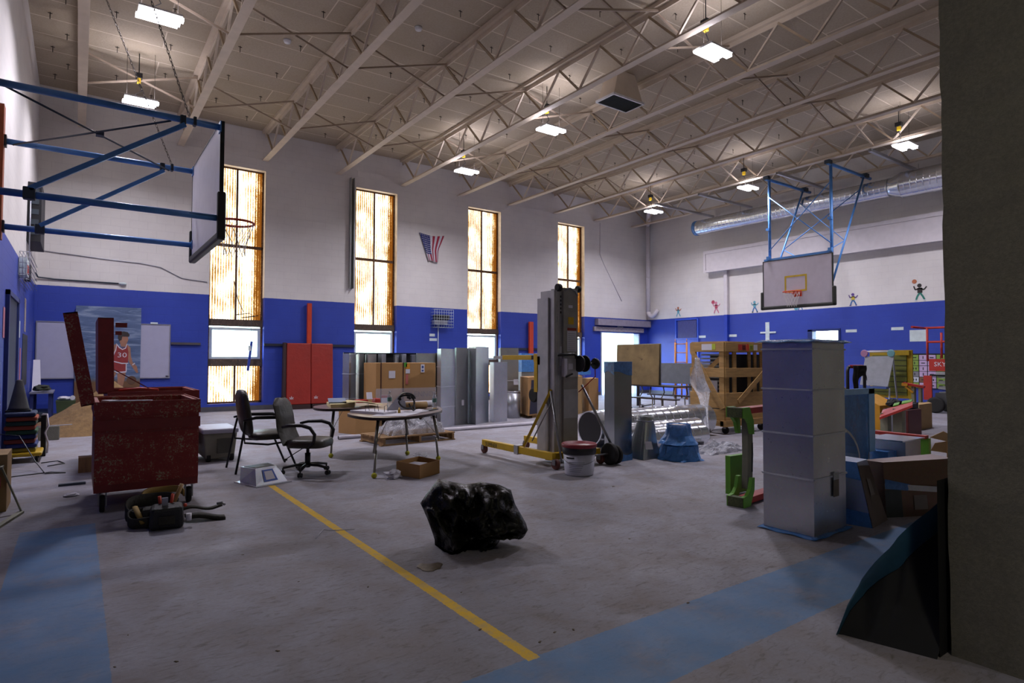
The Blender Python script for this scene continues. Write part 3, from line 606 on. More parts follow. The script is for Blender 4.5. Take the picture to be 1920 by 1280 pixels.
for pts in ([(620, 600), (660, 640), (700, 665), (745, 650), (765, 600), (790, 720), (785, 860), (700, 865), (570, 830), (600, 740)], [(565, 835), (700, 870), (770, 870), (765, 975), (640, 985), (535, 920)]): uni.slab(fig(pts, 0, 0, 0.003), (0, -0.002, 0))
uni_o = uni.build('painted_uniform', m_uni, mu)
tr = G()
for pts in ([(615, 598), (625, 598), (665, 645), (705, 672), (745, 655), (763, 598), (772, 602), (752, 664), (705, 684), (655, 655)], [(565, 828), (700, 862), (790, 862), (790, 874), (700, 876), (565, 842)], [(525, 915), (640, 985), (765, 975), (768, 992), (640, 1003), (520, 932)], [(755, 870), (770, 870), (770, 980), (757, 980)], [(565, 770), (610, 680), (622, 612), (630, 616), (620, 690), (578, 780)], [(845, 880), (880, 860), (886, 872), (852, 898)]): tr.slab(fig(pts, 0, 0, 0.006), (0, -0.001, 0))
tr.build('painted_piping', m_pw, uni_o)
t_ = G(); q = fig([(632, 785)], 0, 0)[0]; t_.text('30', 0.17, (q[0], yk-0.008, q[2]), (1.25, 0, 0), (0, 0, 1), 0, 0.0); t_.build('jersey_number', m_pw, uni_o)
G().slab(fig([(640, 470), (665, 440), (720, 430), (775, 440), (802, 475), (795, 500), (760, 500), (700, 500), (690, 550), (660, 560), (640, 520)], 0, 0, 0.004), (0, -0.002, 0)).build('painted_hair', m_hair, fig_o)
q = fig([(840, 1100)], 0, 0)[0]; G().slab([(q[0]+0.105*math.cos(a), yk-0.003, q[2]+0.105*math.sin(a)) for a in [2*math.pi*i/20 for i in range(20)]], (0, -0.002, 0)).build('painted_ball', m_ball, mu)
# rails and red mats
m_rail = M('dark_navy_rail', '#1c2130', 0.6)
nbox('wall_rail', 1.97, 2.66, 1.80, 1.86, 0.05, M('brown_rail', '#4a4648', 0.6), 'short dark wall rail right of the right whiteboard', 'rail', 'wall rails')
nbox('wall_rail', 4.28, 6.93, 1.80, 1.87, 0.05, m_rail, 'dark wall rail between the first two windows, behind the red mats', 'rail', 'wall rails')
nbox('wall_rail', 12.43, 15.1, 1.78, 1.86, 0.05, m_rail, 'dark wall rail between the third and fourth windows, behind the ducts', 'rail', 'wall rails')
nbox('wall_post', 5.46, 5.58, 1.5, 3.07, 0.09, m_orange, 'orange red post on the blue wall above the red mats', 'post', 'orange posts on the window wall', off=0.055)
nbox('wall_post', 13.64, 13.82, 1.5, 2.84, 0.08, m_orange, 'orange red post on the blue wall between the third and fourth windows', 'post', 'orange posts on the window wall', off=0.055)
m_redv = M('red_vinyl_mat', '#8e2216', 0.42, var=0.1, scale=3, bump=0.25, bscale=9); m_dkv = M('dark_mat_side', '#2f1413', 0.6)
def leaf_mark(g, cx, y, cz, s=0.06):
    for k in range(7):
        a = math.pi*(0.5+(k-3)*0.27); L = s*(1.0-0.08*abs(k-3)); d = Vector((math.cos(a), 0, math.sin(a))); pr = Vector((-d.z, 0, d.x))
        c = Vector((cx, y, cz-0.01)); g.poly([c, c+d*L*0.6+pr*0.013, c+d*L, c+d*L*0.6-pr*0.013])
    g.poly([(cx-0.005, y, cz-0.06), (cx+0.005, y, cz-0.06), (cx+0.005, y, cz), (cx-0.005, y, cz)]); return g
for k, (a, b, lab) in enumerate(((4.86, 5.545, 'left of two red padded wall mats leaning under the orange post'), (5.555, 6.20, 'right of two red padded wall mats leaning under the orange post'))):
    o = thing('wall_mat', lab, 'mat', ((a+b)/2, 17.85, 0.02), 'red wall mats'); dz = -0.04*k
    x2 = -0.04
    G().hexa([(a+x2, 17.70, 0.13), (b+x2, 17.70, 0.13), (b+x2, 17.80, 0.13), (a+x2, 17.80, 0.13)], [(a, 17.88, 1.89), (b, 17.88, 1.89), (b, 17.98, 1.89), (a, 17.98, 1.89)]).build('cover', m_redv, o, bevel=0.025)
    cz = 0.30; leaf_mark(G(), a+0.1, 17.702+0.018-0.004, cz, 0.09).build('leaf_emblem', m_pw, o)
    G().box(a+x2+0.02, b+x2-0.02, 17.66, 17.95, 0.0, 0.13).build('wooden_foot', m_dkv, o)
tag(G().hexa([(4.74, 17.74, 0), (4.81, 17.74, 0), (4.81, 17.95, 0), (4.74, 17.95, 0)], [(4.77, 17.86, 1.9), (4.84, 17.86, 1.9), (4.84, 18.0, 1.9), (4.77, 18.0, 1.9)]).build('folded_mat', m_dkv), 'dark maroon folded mat edge leaning just left of the red mats', 'mat')
# galvanised strut standing on the white wall
tag(G().box(6.73, 6.745, 17.94, 18.09, 3.60, 7.02).box(6.835, 6.85, 17.94, 18.09, 3.60, 7.02).box(6.745, 6.835, 18.07, 18.085, 3.60, 7.02).build('vertical_strut', m_galv_d), 'tall galvanised strut fixed upright on the white wall left of the second window', 'strut')
# flag
def star(g, cx, cz, r, y, mi):
    g.poly([(cx+(r if i % 2 == 0 else r*0.42)*math.sin(2*math.pi*i/10), y, cz+(r if i % 2 == 0 else r*0.42)*math.cos(2*math.pi*i/10)) for i in range(10)][::-1], mi)
m_fb = M('flag_navy', '#25306e', 0.8); m_fr = M('flag_red', '#97223a', 0.8); m_fw = M('flag_white', '#c3c1c8', 0.8)
fl_ = thing('flag', 'small American flag pinned by its top corners, hanging crumpled between the second and third windows', 'flag', (9.6, YN-0.05, 4.7))
def fmap(u, v):
    # u across 0..1, v down 0..1: pinned at the top corners, gathered below
    xl = 9.12+0.33*v; xr = 10.06-(0.42*v if v < 0.55 else 0.231+(v-0.55)*0.05); x = xl+(xr-xl)*u
    z = 5.63-0.93*v - 0.06*math.sin(math.pi*u)*(1-v) ; y = YN-0.05-0.03*math.sin(5*math.pi*u+1.5*v)*v-0.03*v
    return (x, y, z)
def strip(u0, u1, v0, v1, mi, gg):
    gg.grid(lambda a, b: fmap(u0+(u1-u0)*a, v0+(v1-v0)*b), 4, 10, mi)
g = G(); strip(0, 0.42, 0, 0.72, 0, g)
seg = [(0.42, 0.52, 2), (0.52, 0.62, 1), (0.62, 0.72, 2), (0.72, 0.82, 1), (0.82, 0.92, 2), (0.92, 1.0, 1)]
for a, b, mi in seg: strip(a, b, 0, 1.0, mi, g)
for k in range(4): strip(0.42*k/4, 0.42*(k+1)/4, 0.72, 0.97, 1 if k % 2 else 2, g)
g.build('cloth', [m_fb, m_fr, m_fw], fl_)
g = G()
for r in range(9):
    for c in range(6 if r % 2 == 0 else 5):
        u = 0.42*((c+0.5 if r % 2 == 0 else c+1)/6); v = 0.72*(r+0.6)/9.3; p = fmap(u, v); star(g, p[0], p[2], 0.02, p[1]-0.012, 0)
g.build('stars', m_fw, [c_ for c_ in fl_.children][0])
for px_ in (9.14, 10.04): G().box(px_-0.012, px_+0.012, YN-0.055, YN-0.003, 5.60, 5.63).build('pin', m_alu, fl_)
# caged wall clock with conduit and labels
def cage(x0, x1, y0, y1, z0, z1, n1, n2, g):
    for i in range(n1+1):
        x = x0+(x1-x0)*i/n1; g.tube((x, y0, z0), (x, y0, z1), 0.005, n=4).tube((x, y0, z0), (x, y1, z0), 0.005, n=4).tube((x, y0, z1), (x, y1, z1), 0.005, n=4)
    for i in range(n2+1):
        z = z0+(z1-z0)*i/n2; g.tube((x0, y0, z), (x1, y0, z), 0.005, n=4).tube((x0, y0, z), (x0, y1, z), 0.005, n=4).tube((x1, y0, z), (x1, y1, z), 0.005, n=4)
    return g
o = thing('caged_wall_unit', 'black unit in a white wire cage on the blue wall right of the second window', 'wall unit', (9.93, YN, 2.5))
cage(9.58, 10.30, YN-0.28, YN-0.01, 2.50, 3.10, 8, 6, G()).build('wire_cage', m_vinyl, o)
G().box(9.66, 10.2, YN-0.2, YN-0.01, 2.76, 2.93).build('unit_box', m_blk, o); G().box(9.62, 10.12, YN-0.2, YN-0.01, 2.60, 2.74).build('ballast', m_alu, o)
G().tube((9.86, YN-0.02, 0.9), (9.86, YN-0.02, 2.6), 0.014, n=6).build('conduit', m_vinyl, o)
for z0, w_ in ((2.20, 0.2), (2.05, 0.28)): nbox('printed_label', 9.54, 9.54+w_, z0, z0+0.09, 0.004, m_vinyl, 'small white %s label below the caged unit on the blue wall' % ('upper' if z0 > 2.1 else 'lower'), 'label', 'labels on the blue wall')
o = thing('wall_conduit', 'thin conduit along the upper left wall ending in a white lamp holder', 'conduit', (0, YN-0.03, 3.3))
G().path([(-0.84, YN-0.2, 3.42), (-0.8, YN-0.05, 3.34), (-0.5, YN-0.03, 3.32), (0.8, YN-0.03, 3.31)], 0.018, n=6).build('tube', m_dkpipe, o); G().ball((0.88, YN-0.05, 3.31), 0.05, sc=(1.8, 0.8, 0.7)).build('lamp_holder', m_vinyl, o)
tag(G().path([(-0.8, YN-0.02, 3.98), (0.4, YN-0.02, 3.9), (1.3, YN-0.02, 3.86), (1.7, YN-0.02, 3.8), (2.2, YN-0.02, 3.55), (2.8, YN-0.02, 3.5)], 0.01, n=5).build('loose_cable', m_alu), 'thin cable sagging along the white wall behind the left hoop', 'cable')
# blue strap hanging in the first window
o = thing('hanging_strap', 'blue board hanging on a cord in front of the first window pane', 'strap', (3.87, YN-0.02, 1.1))
G().bar((3.86, YN-0.03, 1.10), (3.95, YN-0.03, 1.92), 0.065, 0.02, upv=(0, 1, 0)).build('board', M('blue_plastic', '#2b3f9c', 0.5), o); G().box(3.86, 3.93, YN-0.06, YN-0.042, 1.66, 1.8).build('clip', m_vinyl, o); G().tube((3.95, YN-0.03, 1.92), (3.95, YN+0.1, 2.6), 0.004, n=4).build('cord', m_dkpipe, o)
tag(G().path([(3.5, YN+0.14, 3.6), (3.6, YN+0.12, 3.1), (3.75, YN+0.1, 2.75), (3.55, YN+0.1, 2.65), (3.9, YN+0.12, 2.72), (4.05, YN+0.1, 2.63), (3.7, YN+0.1, 2.58), (4.15, YN+0.12, 2.66)], 0.012, n=5).build('tangled_wire', m_lath), 'tangled dark wire lying on the rail of the first window', 'wire')
# ---- right wall items
def rbox(name, y0, y1, z0, z1, d, mat, lab, cat, group=None):
    return tag(G().box(XR-0.003-d, XR-0.003, y0, y1, z0, z1).build(name, mat), lab, cat, group)
for y, z, lab in ((15.25, 2.36, 'white name plate beside the blue door'), (13.86, 2.36, 'white name plate right of the blue pilaster'), (9.52, 2.38, 'white name plate just right of the small bright window'), (8.17, 2.40, 'white name plate above the taped paper sheet')):
    rbox('name_plate', y-0.17, y+0.17, z-0.045, z+0.045, 0.006, m_vinyl, lab, 'sign plate', 'name plates on the right wall')
rbox('paper_sheet', 7.38, 7.84, 2.0, 2.34, 0.003, m_vinyl, 'white paper sheet taped on the blue wall above the easel', 'paper')
rbox('wall_strip', 12.35, 12.50, 2.05, 2.80, 0.02, m_vinyl, 'tall narrow white strip on the blue wall left of the tall duct top', 'strip')
rbox('wall_strip', 12.1, 12.7, 2.40, 2.46, 0.03, m_vinyl, 'short white horizontal strip crossing the tall narrow strip', 'strip')
# painted figures: plain stick players in the colours of the originals
def player(y, z, s, cols, lab, ball=None):
    o = thing('wall_decal', lab, 'wall decal', (XR-0.004, y, z), 'sports figures painted above the blue band'); x = XR-0.004
    ms = [M('decal_'+c, {'skin': '#b98a6c', 'red': '#b0455a', 'cyan': '#5f9fb0', 'yellow': '#c6b13a', 'purple': '#5b3f86', 'green': '#2f7f6f', 'black': '#2a2624', 'white': '#c9d4d8', 'orange': '#b06a48', 'blue': '#3d6fa8', 'pink': '#c47a90'}[c], 0.6) for c in cols]
    def disc(cy, cz, r, m_, nm): G().slab([(x, cy+r*math.cos(a), cz+r*math.sin(a)) for a in [2*math.pi*i/12 for i in range(12)]], (-0.002, 0, 0)).build(nm, m_, o)
    def limb(pts, w_, m_, nm):
        g = G()
        for a, b in zip(pts[:-1], pts[1:]): g.bar((x-0.003, y+a[0]*s, z+a[1]*s), (x-0.003, y+b[0]*s, z+b[1]*s), 0.002, w_*s, upv=(0, -(b[1]-a[1]), b[0]-a[0]))
        g.build(nm, m_, o)
    limb([(0, 0.42), (0, 0.72)], 0.26, ms[1], 'torso'); disc(y+0.02*s, z+0.86*s, 0.12*s, ms[0], 'head')
    limb([(-0.02, 0.42), (-0.16, 0.2), (-0.24, 0.02)], 0.1, ms[2], 'leg'); limb([(0.02, 0.42), (0.14, 0.22), (0.2, 0.02)], 0.1, ms[2], 'leg')
    limb([(0.0, 0.70), (0.24, 0.62), (0.32, 0.85)], 0.07, ms[0], 'arm'); limb([(0.0, 0.70), (-0.22, 0.60), (-0.36, 0.78)], 0.07, ms[0], 'arm')
    limb([(-0.3, 0.0), (-0.18, 0.0)], 0.08, ms[3], 'shoe'); limb([(0.14, 0.0), (0.28, 0.0)], 0.08, ms[3], 'shoe')
    if ball: disc(y+ball[0]*s, z+ball[1]*s, ball[2]*s, ms[4], 'ball')
player(16.42, 3.22, 0.42, ['orange', 'cyan', 'cyan', 'white'], 'small painted figure in pale blue above the blue door')
player(14.58, 3.24, 0.48, ['pink', 'red', 'pink', 'white', 'red'], 'small painted figure in pink and red left of the white pilaster', (0.3, 0.95, 0.16))
player(12.93, 3.20, 0.42, ['cyan', 'cyan', 'blue', 'black'], 'small painted figure in teal left of the right hoop')
player(11.2, 3.18, 0.30, ['blue', 'blue', 'blue', 'blue', 'cyan'], 'small pale blue painted figure half hidden below the right backboard', (0.5, 0.2, 0.25))
player(9.45, 3.20, 0.40, ['purple', 'yellow', 'blue', 'purple'], 'small painted figure in yellow and purple right of the right hoop')
player(7.55, 3.22, 0.50, ['black', 'black', 'green', 'white', 'orange'], 'painted figure in green shorts holding up a ball, rightmost of the wall figures', (0.28, 1.12, 0.13))
# chart with picture cards
ch = thing('card_chart', 'black framed chart of yellow, green and pink picture cards on the right wall', 'chart', (XR, 7.2, 0.65))
G().box(XR-0.03, XR-0.004, 5.6, 8.07, 0.62, 1.64).build('backing', m_blk, ch)
cm = [M('card_'+k, c, 0.6) for k, c in (('yellow', '#b9a12c'), ('green', '#7c9a3f'), ('pink', '#b79fc4'), ('grey', '#77777f'), ('brown', '#6f5038'), ('white', '#b9bcc8'))]
colsq = ['yellow', 'green', 'pink', 'pink', 'green', 'green', 'green', 'yellow', 'pink', 'green', 'green']; idx = {'yellow': 0, 'green': 1, 'pink': 2, 'grey': 3, 'brown': 4, 'white': 5}
random.seed(5)
for c_ in range(11):
    for r_ in range(6):
        y = 8.03-c_*0.222; z = 1.60-r_*0.163
        if y-0.2 < 5.6: continue
        k = idx[colsq[c_]]
        if r_ == 3 and c_ == 1: k = 3
        if r_ == 4: k = [4, 5, 4, 2, 1, 0, 4, 5, 1, 0, 2][c_]
        g = G(); g.box(XR-0.036, XR-0.031, y-0.2, y, z-0.148, z, 0)
        cx_, cz_ = y-0.1, z-0.075; q = random.random()
        if q < 0.4: g.box(XR-0.038, XR-0.0362, cx_-0.05, cx_+0.05, cz_-0.015, cz_+0.012, 1)
        elif q < 0.7: g.box(XR-0.038, XR-0.0362, cx_-0.012, cx_+0.012, cz_-0.04, cz_+0.04, 1)
        else: g.box(XR-0.038, XR-0.0362, cx_-0.05, cx_-0.02, cz_-0.03, cz_+0.03, 1).box(XR-0.038, XR-0.0362, cx_+0.02, cx_+0.05, cz_-0.03, cz_+0.03, 1)
        g.build('picture_card', [cm[k], m_blk], ch)
# ---- left wall items
o = thing('wall_cabinet', 'black louvred speaker box on the left wall above the blue band', 'wall unit', (XL+0.06, 15.9, 3.7))
G().box(XL+0.003, XL+0.22, 15.05, 16.5, 3.72, 4.88).build('case', M('black_metal_case', '#26262b', 0.6, 0.3), o)
g = G()
for k in range(5): g.box(XL+0.06, XL+0.18, 15.03, 15.049, 3.85+k*0.2, 3.95+k*0.2)
g.build('louvre', m_dkpipe, o); G().tube((XL+0.05, 15.03, 3.3), (XL+0.05, 15.03, 4.5), 0.012, n=6).build('conduit', m_alu, o)
o = thing('caged_alarm', 'red and white alarm unit in a wire cage on the left wall', 'wall unit', (XL+0.1, 13, 2.8))
cage(XL+0.02, XL+0.16, 13.2, 15.4, 2.78, 3.25, 3, 5, G()).build('wire_cage', m_alu, o); G().box(XL+0.003, XL+0.12, 13.3, 13.8, 2.86, 3.16).build('strobe_body', m_vinyl, o); G().box(XL+0.12, XL+0.125, 13.36, 13.7, 2.9, 3.05).build('red_face', m_red, o)
G().box(XL+0.003, XL+0.1, 14.6, 14.9, 2.9, 3.2).build('horn', m_blk, o)
def lbox(name, y0, y1, z0, z1, mat, lab, cat, group=None, d=0.004): return tag(G().box(XL+0.003, XL+0.003+d, y0, y1, z0, z1).build(name, mat), lab, cat, group)
m_pinkp = M('pink_paper', '#b06a80', 0.7)
lbox('pink_poster', 10.95, 11.2, 1.72, 2.15, m_pinkp, 'pink poster on the blue left wall left of the dark door', 'poster')
lbox('pink_notice', 14.05, 14.3, 0.95, 1.62, m_pinkp, 'long narrow pink notice on the left wall above the traffic cone', 'poster')
lbox('wall_notice', 13.75, 14.0, 1.8, 2.1, m_vinyl, 'small white paper notice right of the dark door on the left wall', 'poster')
lbox('wall_notice', 15.0, 15.4, 1.95, 2.6, m_oldwood, 'narrow brownish notice strip on the left wall near the corner', 'poster')
lbox('notice_board', 14.7, 16.0, 0.9, 1.9, m_blk, 'dark framed notice board on the left wall above the work table', 'panel')
# ================================================================ free-standing things, centre
m_card = M('brown_cardboard', '#a57d4c', 0.8, var=0.06, scale=3); m_card2 = M('pale_cardboard', '#a98a5c', 0.8, var=0.08)
m_paper = M('white_paper', '#cfcdd6', 0.7, var=0.03); m_cream = M('cream_paper', '#cdbf8c', 0.7); m_wood = M('pallet_wood', '#8c6c45', 0.8, var=0.25, scale=4, stretch=(6, 6, 1)); m_pine = M('pine_boards', '#a98550', 0.75, var=0.2, scale=3, stretch=(1.5, 1.5, 9), bump=0.2)
m_leather = M('black_leather', '#353229', 0.42, var=0.2, bump=0.3, bscale=25); m_blkmetal = M('black_metal', '#16161a', 0.45, 0.3); m_grey = M('grey_plastic', '#7d7b6c', 0.6); m_lid = M('pale_lid', '#a6a4b4', 0.5)
m_chrome = M('dull_chrome', '#8c887d', 0.3, 0.85); m_yellow = M('yellow_machine_paint', '#c6a010', 0.42, var=0.08); m_alu2 = M('grey_aluminium', '#b0aeb0', 0.45, 0.4); m_tire = M('black_rubber', '#1b1a19', 0.8); m_rubred = M('brown_red_wheel', '#5a2a20', 0.6)
def rot(pts, c, a):
    ca, sa = math.cos(a), math.sin(a); return [(c[0]+(x-c[0])*ca-(y-c[1])*sa, c[1]+(x-c[0])*sa+(y-c[1])*ca, z) for x, y, z in pts]
def wheel(g, c, r, w, axis, mi=0, mi2=1):
    ax = {'x': (w/2, 0, 0), 'y': (0, w/2, 0)}[axis]
    g.lathe([(r*0.72, -w/2), (r*0.95, -w/2), (r, -w*0.3), (r, w*0.3), (r*0.95, w/2), (r*0.72, w/2)], c, mi, 20, axis)
    g.lathe([(r*0.7, -w*0.42), (r*0.3, -w*0.35), (r*0.3, w*0.35), (r*0.7, w*0.42)], c, mi2, 16, axis); return g
# ---- red gang boxes
def rusty_red():
    g = NT('chipped_red_paint'); p = g.pos((1, 1, 1), True); a = g.noise(p, 7, 8, 0.75); b = g.noise(g.pos((1, 1, 7), True, (0.3, 0.5, 0)), 30, 6, 0.8, 0.5); c2 = g.noise(p, 55, 5, 0.8)
    red = g.ramp(a, [(0.3, hx('#7d1f1c')), (0.7, hx('#962a24'))])
    t = g.math('ADD', g.math('MULTIPLY', a, 0.55), g.math('MULTIPLY', c2, 0.75)); f = g.ramp(t, [(0.70, (0, 0, 0, 1)), (0.725, (1, 1, 1, 1))])
    f2 = g.ramp(b, [(0.62, (0, 0, 0, 1)), (0.66, (0.7, 0.7, 0.7, 1))])
    c = g.mix(f, red, hx('#a08f70')); c = g.mix(f2, c, hx('#a58f74')); g.pbr(color=c, rough=0.6, normal=g.bump(t, 0.3, 0.01)); return g.m
m_gang = rusty_red(); m_gangp = M('plain_dark_red', '#7d2522', 0.5, var=0.15); m_gangin = M('inside_steel', '#4c4a40', 0.6, 0.3, var=0.3)
def caster(x, y, s, par, r=0.075):
    c = G(); wheel(c, (x, y, r), r, 0.04, 'x' if s else 'y'); c.build('wheel', [m_tire, m_steel], par)
def gang(x0, x1, y0, y1, zb, zt, lidtop, lean, lab, lidx=0.10, mat=m_gang):
    o = thing('gang_box', lab, 'tool chest', ((x0+x1)/2, (y0+y1)/2, 0), 'red gang boxes'); t = 0.035
    g = G(); g.box(x0, x1, y0, y0+t, zb, zt-0.01).box(x0, x1, y1-t, y1, zb, zt-0.01).box(x0, x0+t, y0+t, y1-t, zb, zt-0.01).box(x1-t, x1, y0+t, y1-t, zb, zt-0.01).box(x0+t, x1-t, y0+t, y1-t, zb, zb+0.03)
    g.build('body', mat, o)
    g = G(); e = 0.012; g.box(x0-e, x1+e, y0-e, y0, zt-0.13, zt).box(x1, x1+e, y0, y1, zt-0.13, zt).box(x0-e, x0, y0, y1, zt-0.13, zt).box(x0-e, x1+e, y1, y1+e, zt-0.13, zt)
    g.build('rim_band', mat, o)
    g = G(); g.box(x0-e, x1+e, y0-e*0.6, y0, zt-0.27, zt-0.17).box(x0, x1, y0-0.004, y0, zt-0.30, zt-0.285); g.build('recess_strip', m_gangp, o)
    g = G(); g.box(x0+0.0, x1, y0+0.01, y1-0.01, zb-0.07, zb-0.001); g.build('skid', m_gangp, o)
    G().box(x0+t, x1-t, y0+t, y1-t, zb+0.031, zb+0.3).build('stored_tools', m_gangin, o)
    for cx in (x0+0.07, x1-0.07):
        for cy in (y0+0.09, y1-0.09):
            k = G(); wheel(k, (cx, cy, 0.078), 0.078, 0.04, 'x'); k.box(cx-0.035, cx-0.025, cy-0.04, cy+0.04, 0.06, zb-0.071, 1).box(cx+0.025, cx+0.035, cy-0.04, cy+0.04, 0.06, zb-0.071, 1).box(cx-0.05, cx+0.05, cy-0.055, cy+0.055, zb-0.078, zb-0.071, 1); k.build('caster', [m_tire, m_steel], o)
    # open lid: a shallow tray standing up on the left edge
    hx_, tx = x0-0.01, x0-0.01-lean; L = Vector((tx-hx_, 0, lidtop-zt)).normalized(); N = Vector((L.z, 0, -L.x)); hl = (Vector((tx-hx_, 0, lidtop-zt))).length
    def lp(u, v, w_): q = Vector((hx_, 0, zt-0.02))+L*u+N*w_; return (q.x, v, q.z)
    g = G(); D = lidx
    def lb(u0, u1, v0, v1, w0, w1): g.hexa([lp(u0, v0, w0), lp(u1, v0, w0), lp(u1, v1, w0), lp(u0, v1, w0)], [lp(u0, v0, w1), lp(u1, v0, w1), lp(u1, v1, w1), lp(u0, v1, w1)])
    lb(0, hl, y0, y1, -0.10, -0.085); lb(0, hl, y0, y0+0.012, -0.085, D-0.10); lb(0, hl, y1-0.012, y1, -0.085, D-0.10); lb(hl-0.012, hl, y0, y1, -0.085, D-0.10); lb(0, 0.012, y0, y1, -0.085, D-0.10)
    g.build('lid', mat, o)
    return o
gb = gang(0.14, 1.00, 6.80, 7.90, 0.26, 1.03, 1.88, 0.15, 'large chipped red gang box with its lid open, nearer the camera at left', 0.11)
g = G()
for (x, y, w_, l, z, a) in ((0.30, 7.0, 0.2, 0.12, 0.985, 0.2), (0.36, 7.15, 0.24, 0.14, 0.99, -0.3), (0.45, 7.3, 0.3, 0.03, 1.0, 0.5)):
    p = rot([(x-w_/2, y-l/2, z), (x+w_/2, y-l/2, z), (x+w_/2, y+l/2, z), (x-w_/2, y+l/2, z)], (x, y), a); g.slab(p, (0, 0, 0.02))
gg = G().box(0.175, 0.62, 6.84, 7.42, 0.90, 0.975); gg.build('tool_tray', m_gangin, gb)
for k, (x, y, w_, l, a) in enumerate(((0.32, 7.0, 0.26, 0.10, 0.15), (0.48, 7.22, 0.3, 0.05, -0.35), (0.27, 7.2, 0.1, 0.16, 0.4))):
    p = rot([(x-w_/2, y-l/2, 0.976), (x+w_/2, y-l/2, 0.976), (x+w_/2, y+l/2, 0.976), (x-w_/2, y+l/2, 0.976)], (x, y), a)
    tag(G().slab(p, (0, 0, 0.03+0.008*k)).build('steel_bar' if k == 1 else 'metal_box', m_alu), ['pale metal box lying in the open red gang box', 'thin pale steel bar lying across the open gang box', 'small white box in the corner of the open gang box'][k], 'tool')
gb2 = gang(0.33, 1.37, 9.40, 10.75, 0.26, 1.0, 1.98, 0.02, 'dark red gang box behind the larger one, its lid standing straight up', 0.17, m_gangp)
G().bar((0.40, 9.43, 1.28), (0.85, 9.43, 0.99), 0.03, 0.012).bar((0.40, 9.43, 1.28), (0.34, 9.43, 1.28), 0.03, 0.012).build('lid_stay', m_gangp, gb2)
G().box(0.39, 0.52, 9.42, 9.44, 1.84, 1.90).box(0.39, 0.46, 9.42, 9.44, 1.74, 1.79).build('hasp', m_gangp, gb2)
g = G(); g.path([(0.45, 9.6, 1.01), (0.7, 9.7, 1.03), (0.9, 9.55, 1.01)], 0.015, n=6); tag(g.build('red_cable', m_red), 'red cable lying on the rim of the rear gang box', 'cable')
# ---- guest chair
def rounded_panel(g, w_, h, t, c, xd, zd, mi=0, r=0.35, n=10, bulge=0.03):
    """cushion with rounded corners: super-ellipse outline, domed face"""
    c = Vector(c); xd = Vector(xd).normalized(); zd = Vector(zd).normalized(); nd = xd.cross(zd)
    K = 28; out = []
    for i in range(K):
        a = 2*math.pi*i/K; ca, sa = math.cos(a), math.sin(a); e = 2/3.6
        out.append((w_/2*abs(ca)**e*(1 if ca >= 0 else -1), h/2*abs(sa)**e*(1 if sa >= 0 else -1)))
    rings = [(0.0, t/2+bulge), (0.55, t/2+bulge*0.8), (0.85, t/2+bulge*0.3), (0.97, t/2*0.8), (1.0, t/2*0.3), (1.0, -t/2*0.3), (0.97, -t/2*0.9), (0.8, -t/2), (0.0, -t/2)]
    vs = []
    for s, d in rings:
        for (x, z) in out: vs.append(c+xd*x*s+zd*z*s+nd*d)
    fs = []
    for i in range(len(rings)-1):
        for j in range(K): fs.append((i*K+j, i*K+(j+1) % K, (i+1)*K+(j+1) % K, (i+1)*K+j))
    g._add(vs, fs, mi, True); return g
o = thing('guest_chair', 'black padded armchair on four straight steel legs, standing behind the office chair', 'chair', (2.05, 8.45, 0))
g = G(); rounded_panel(g, 0.52, 0.60, 0.07, (1.77, 8.45, 0.74), (0, -1, 0), (-0.16, 0, 1), bulge=0.035); g.build('backrest', m_leather, o)
g = G(); rounded_panel(g, 0.52, 0.52, 0.08, (2.10, 8.45, 0.43), (1, 0, 0), (0, 1, 0), bulge=0.03); g.build('seat', m_leather, o)
for y in (8.16, 8.74):
    G().path([(1.73, 8.45+(y-8.45)*0.7, 0.66), (1.71, 8.45+(y-8.45)*0.95, 0.5), (1.62, y, 0.0)], 0.014, n=8).build('leg', m_blkmetal, o)
    G().path([(2.20, y, 0.40), (2.37, y, 0.0)], 0.014, n=8).build('leg', m_blkmetal, o)
    G().path([(1.71, y, 0.50), (1.72, y, 0.38), (2.0, y, 0.34), (2.22, y, 0.36), (2.3, y, 0.42)], 0.013, n=8).build('seat_rail', m_blkmetal, o)
    G().path([(1.70, y, 0.66), (1.85, y, 0.69), (2.2, y, 0.68), (2.32, y, 0.60), (2.28, y, 0.42)], [0.013, 0.022, 0.024, 0.018, 0.013], n=8).build('armrest', m_blkmetal, o)
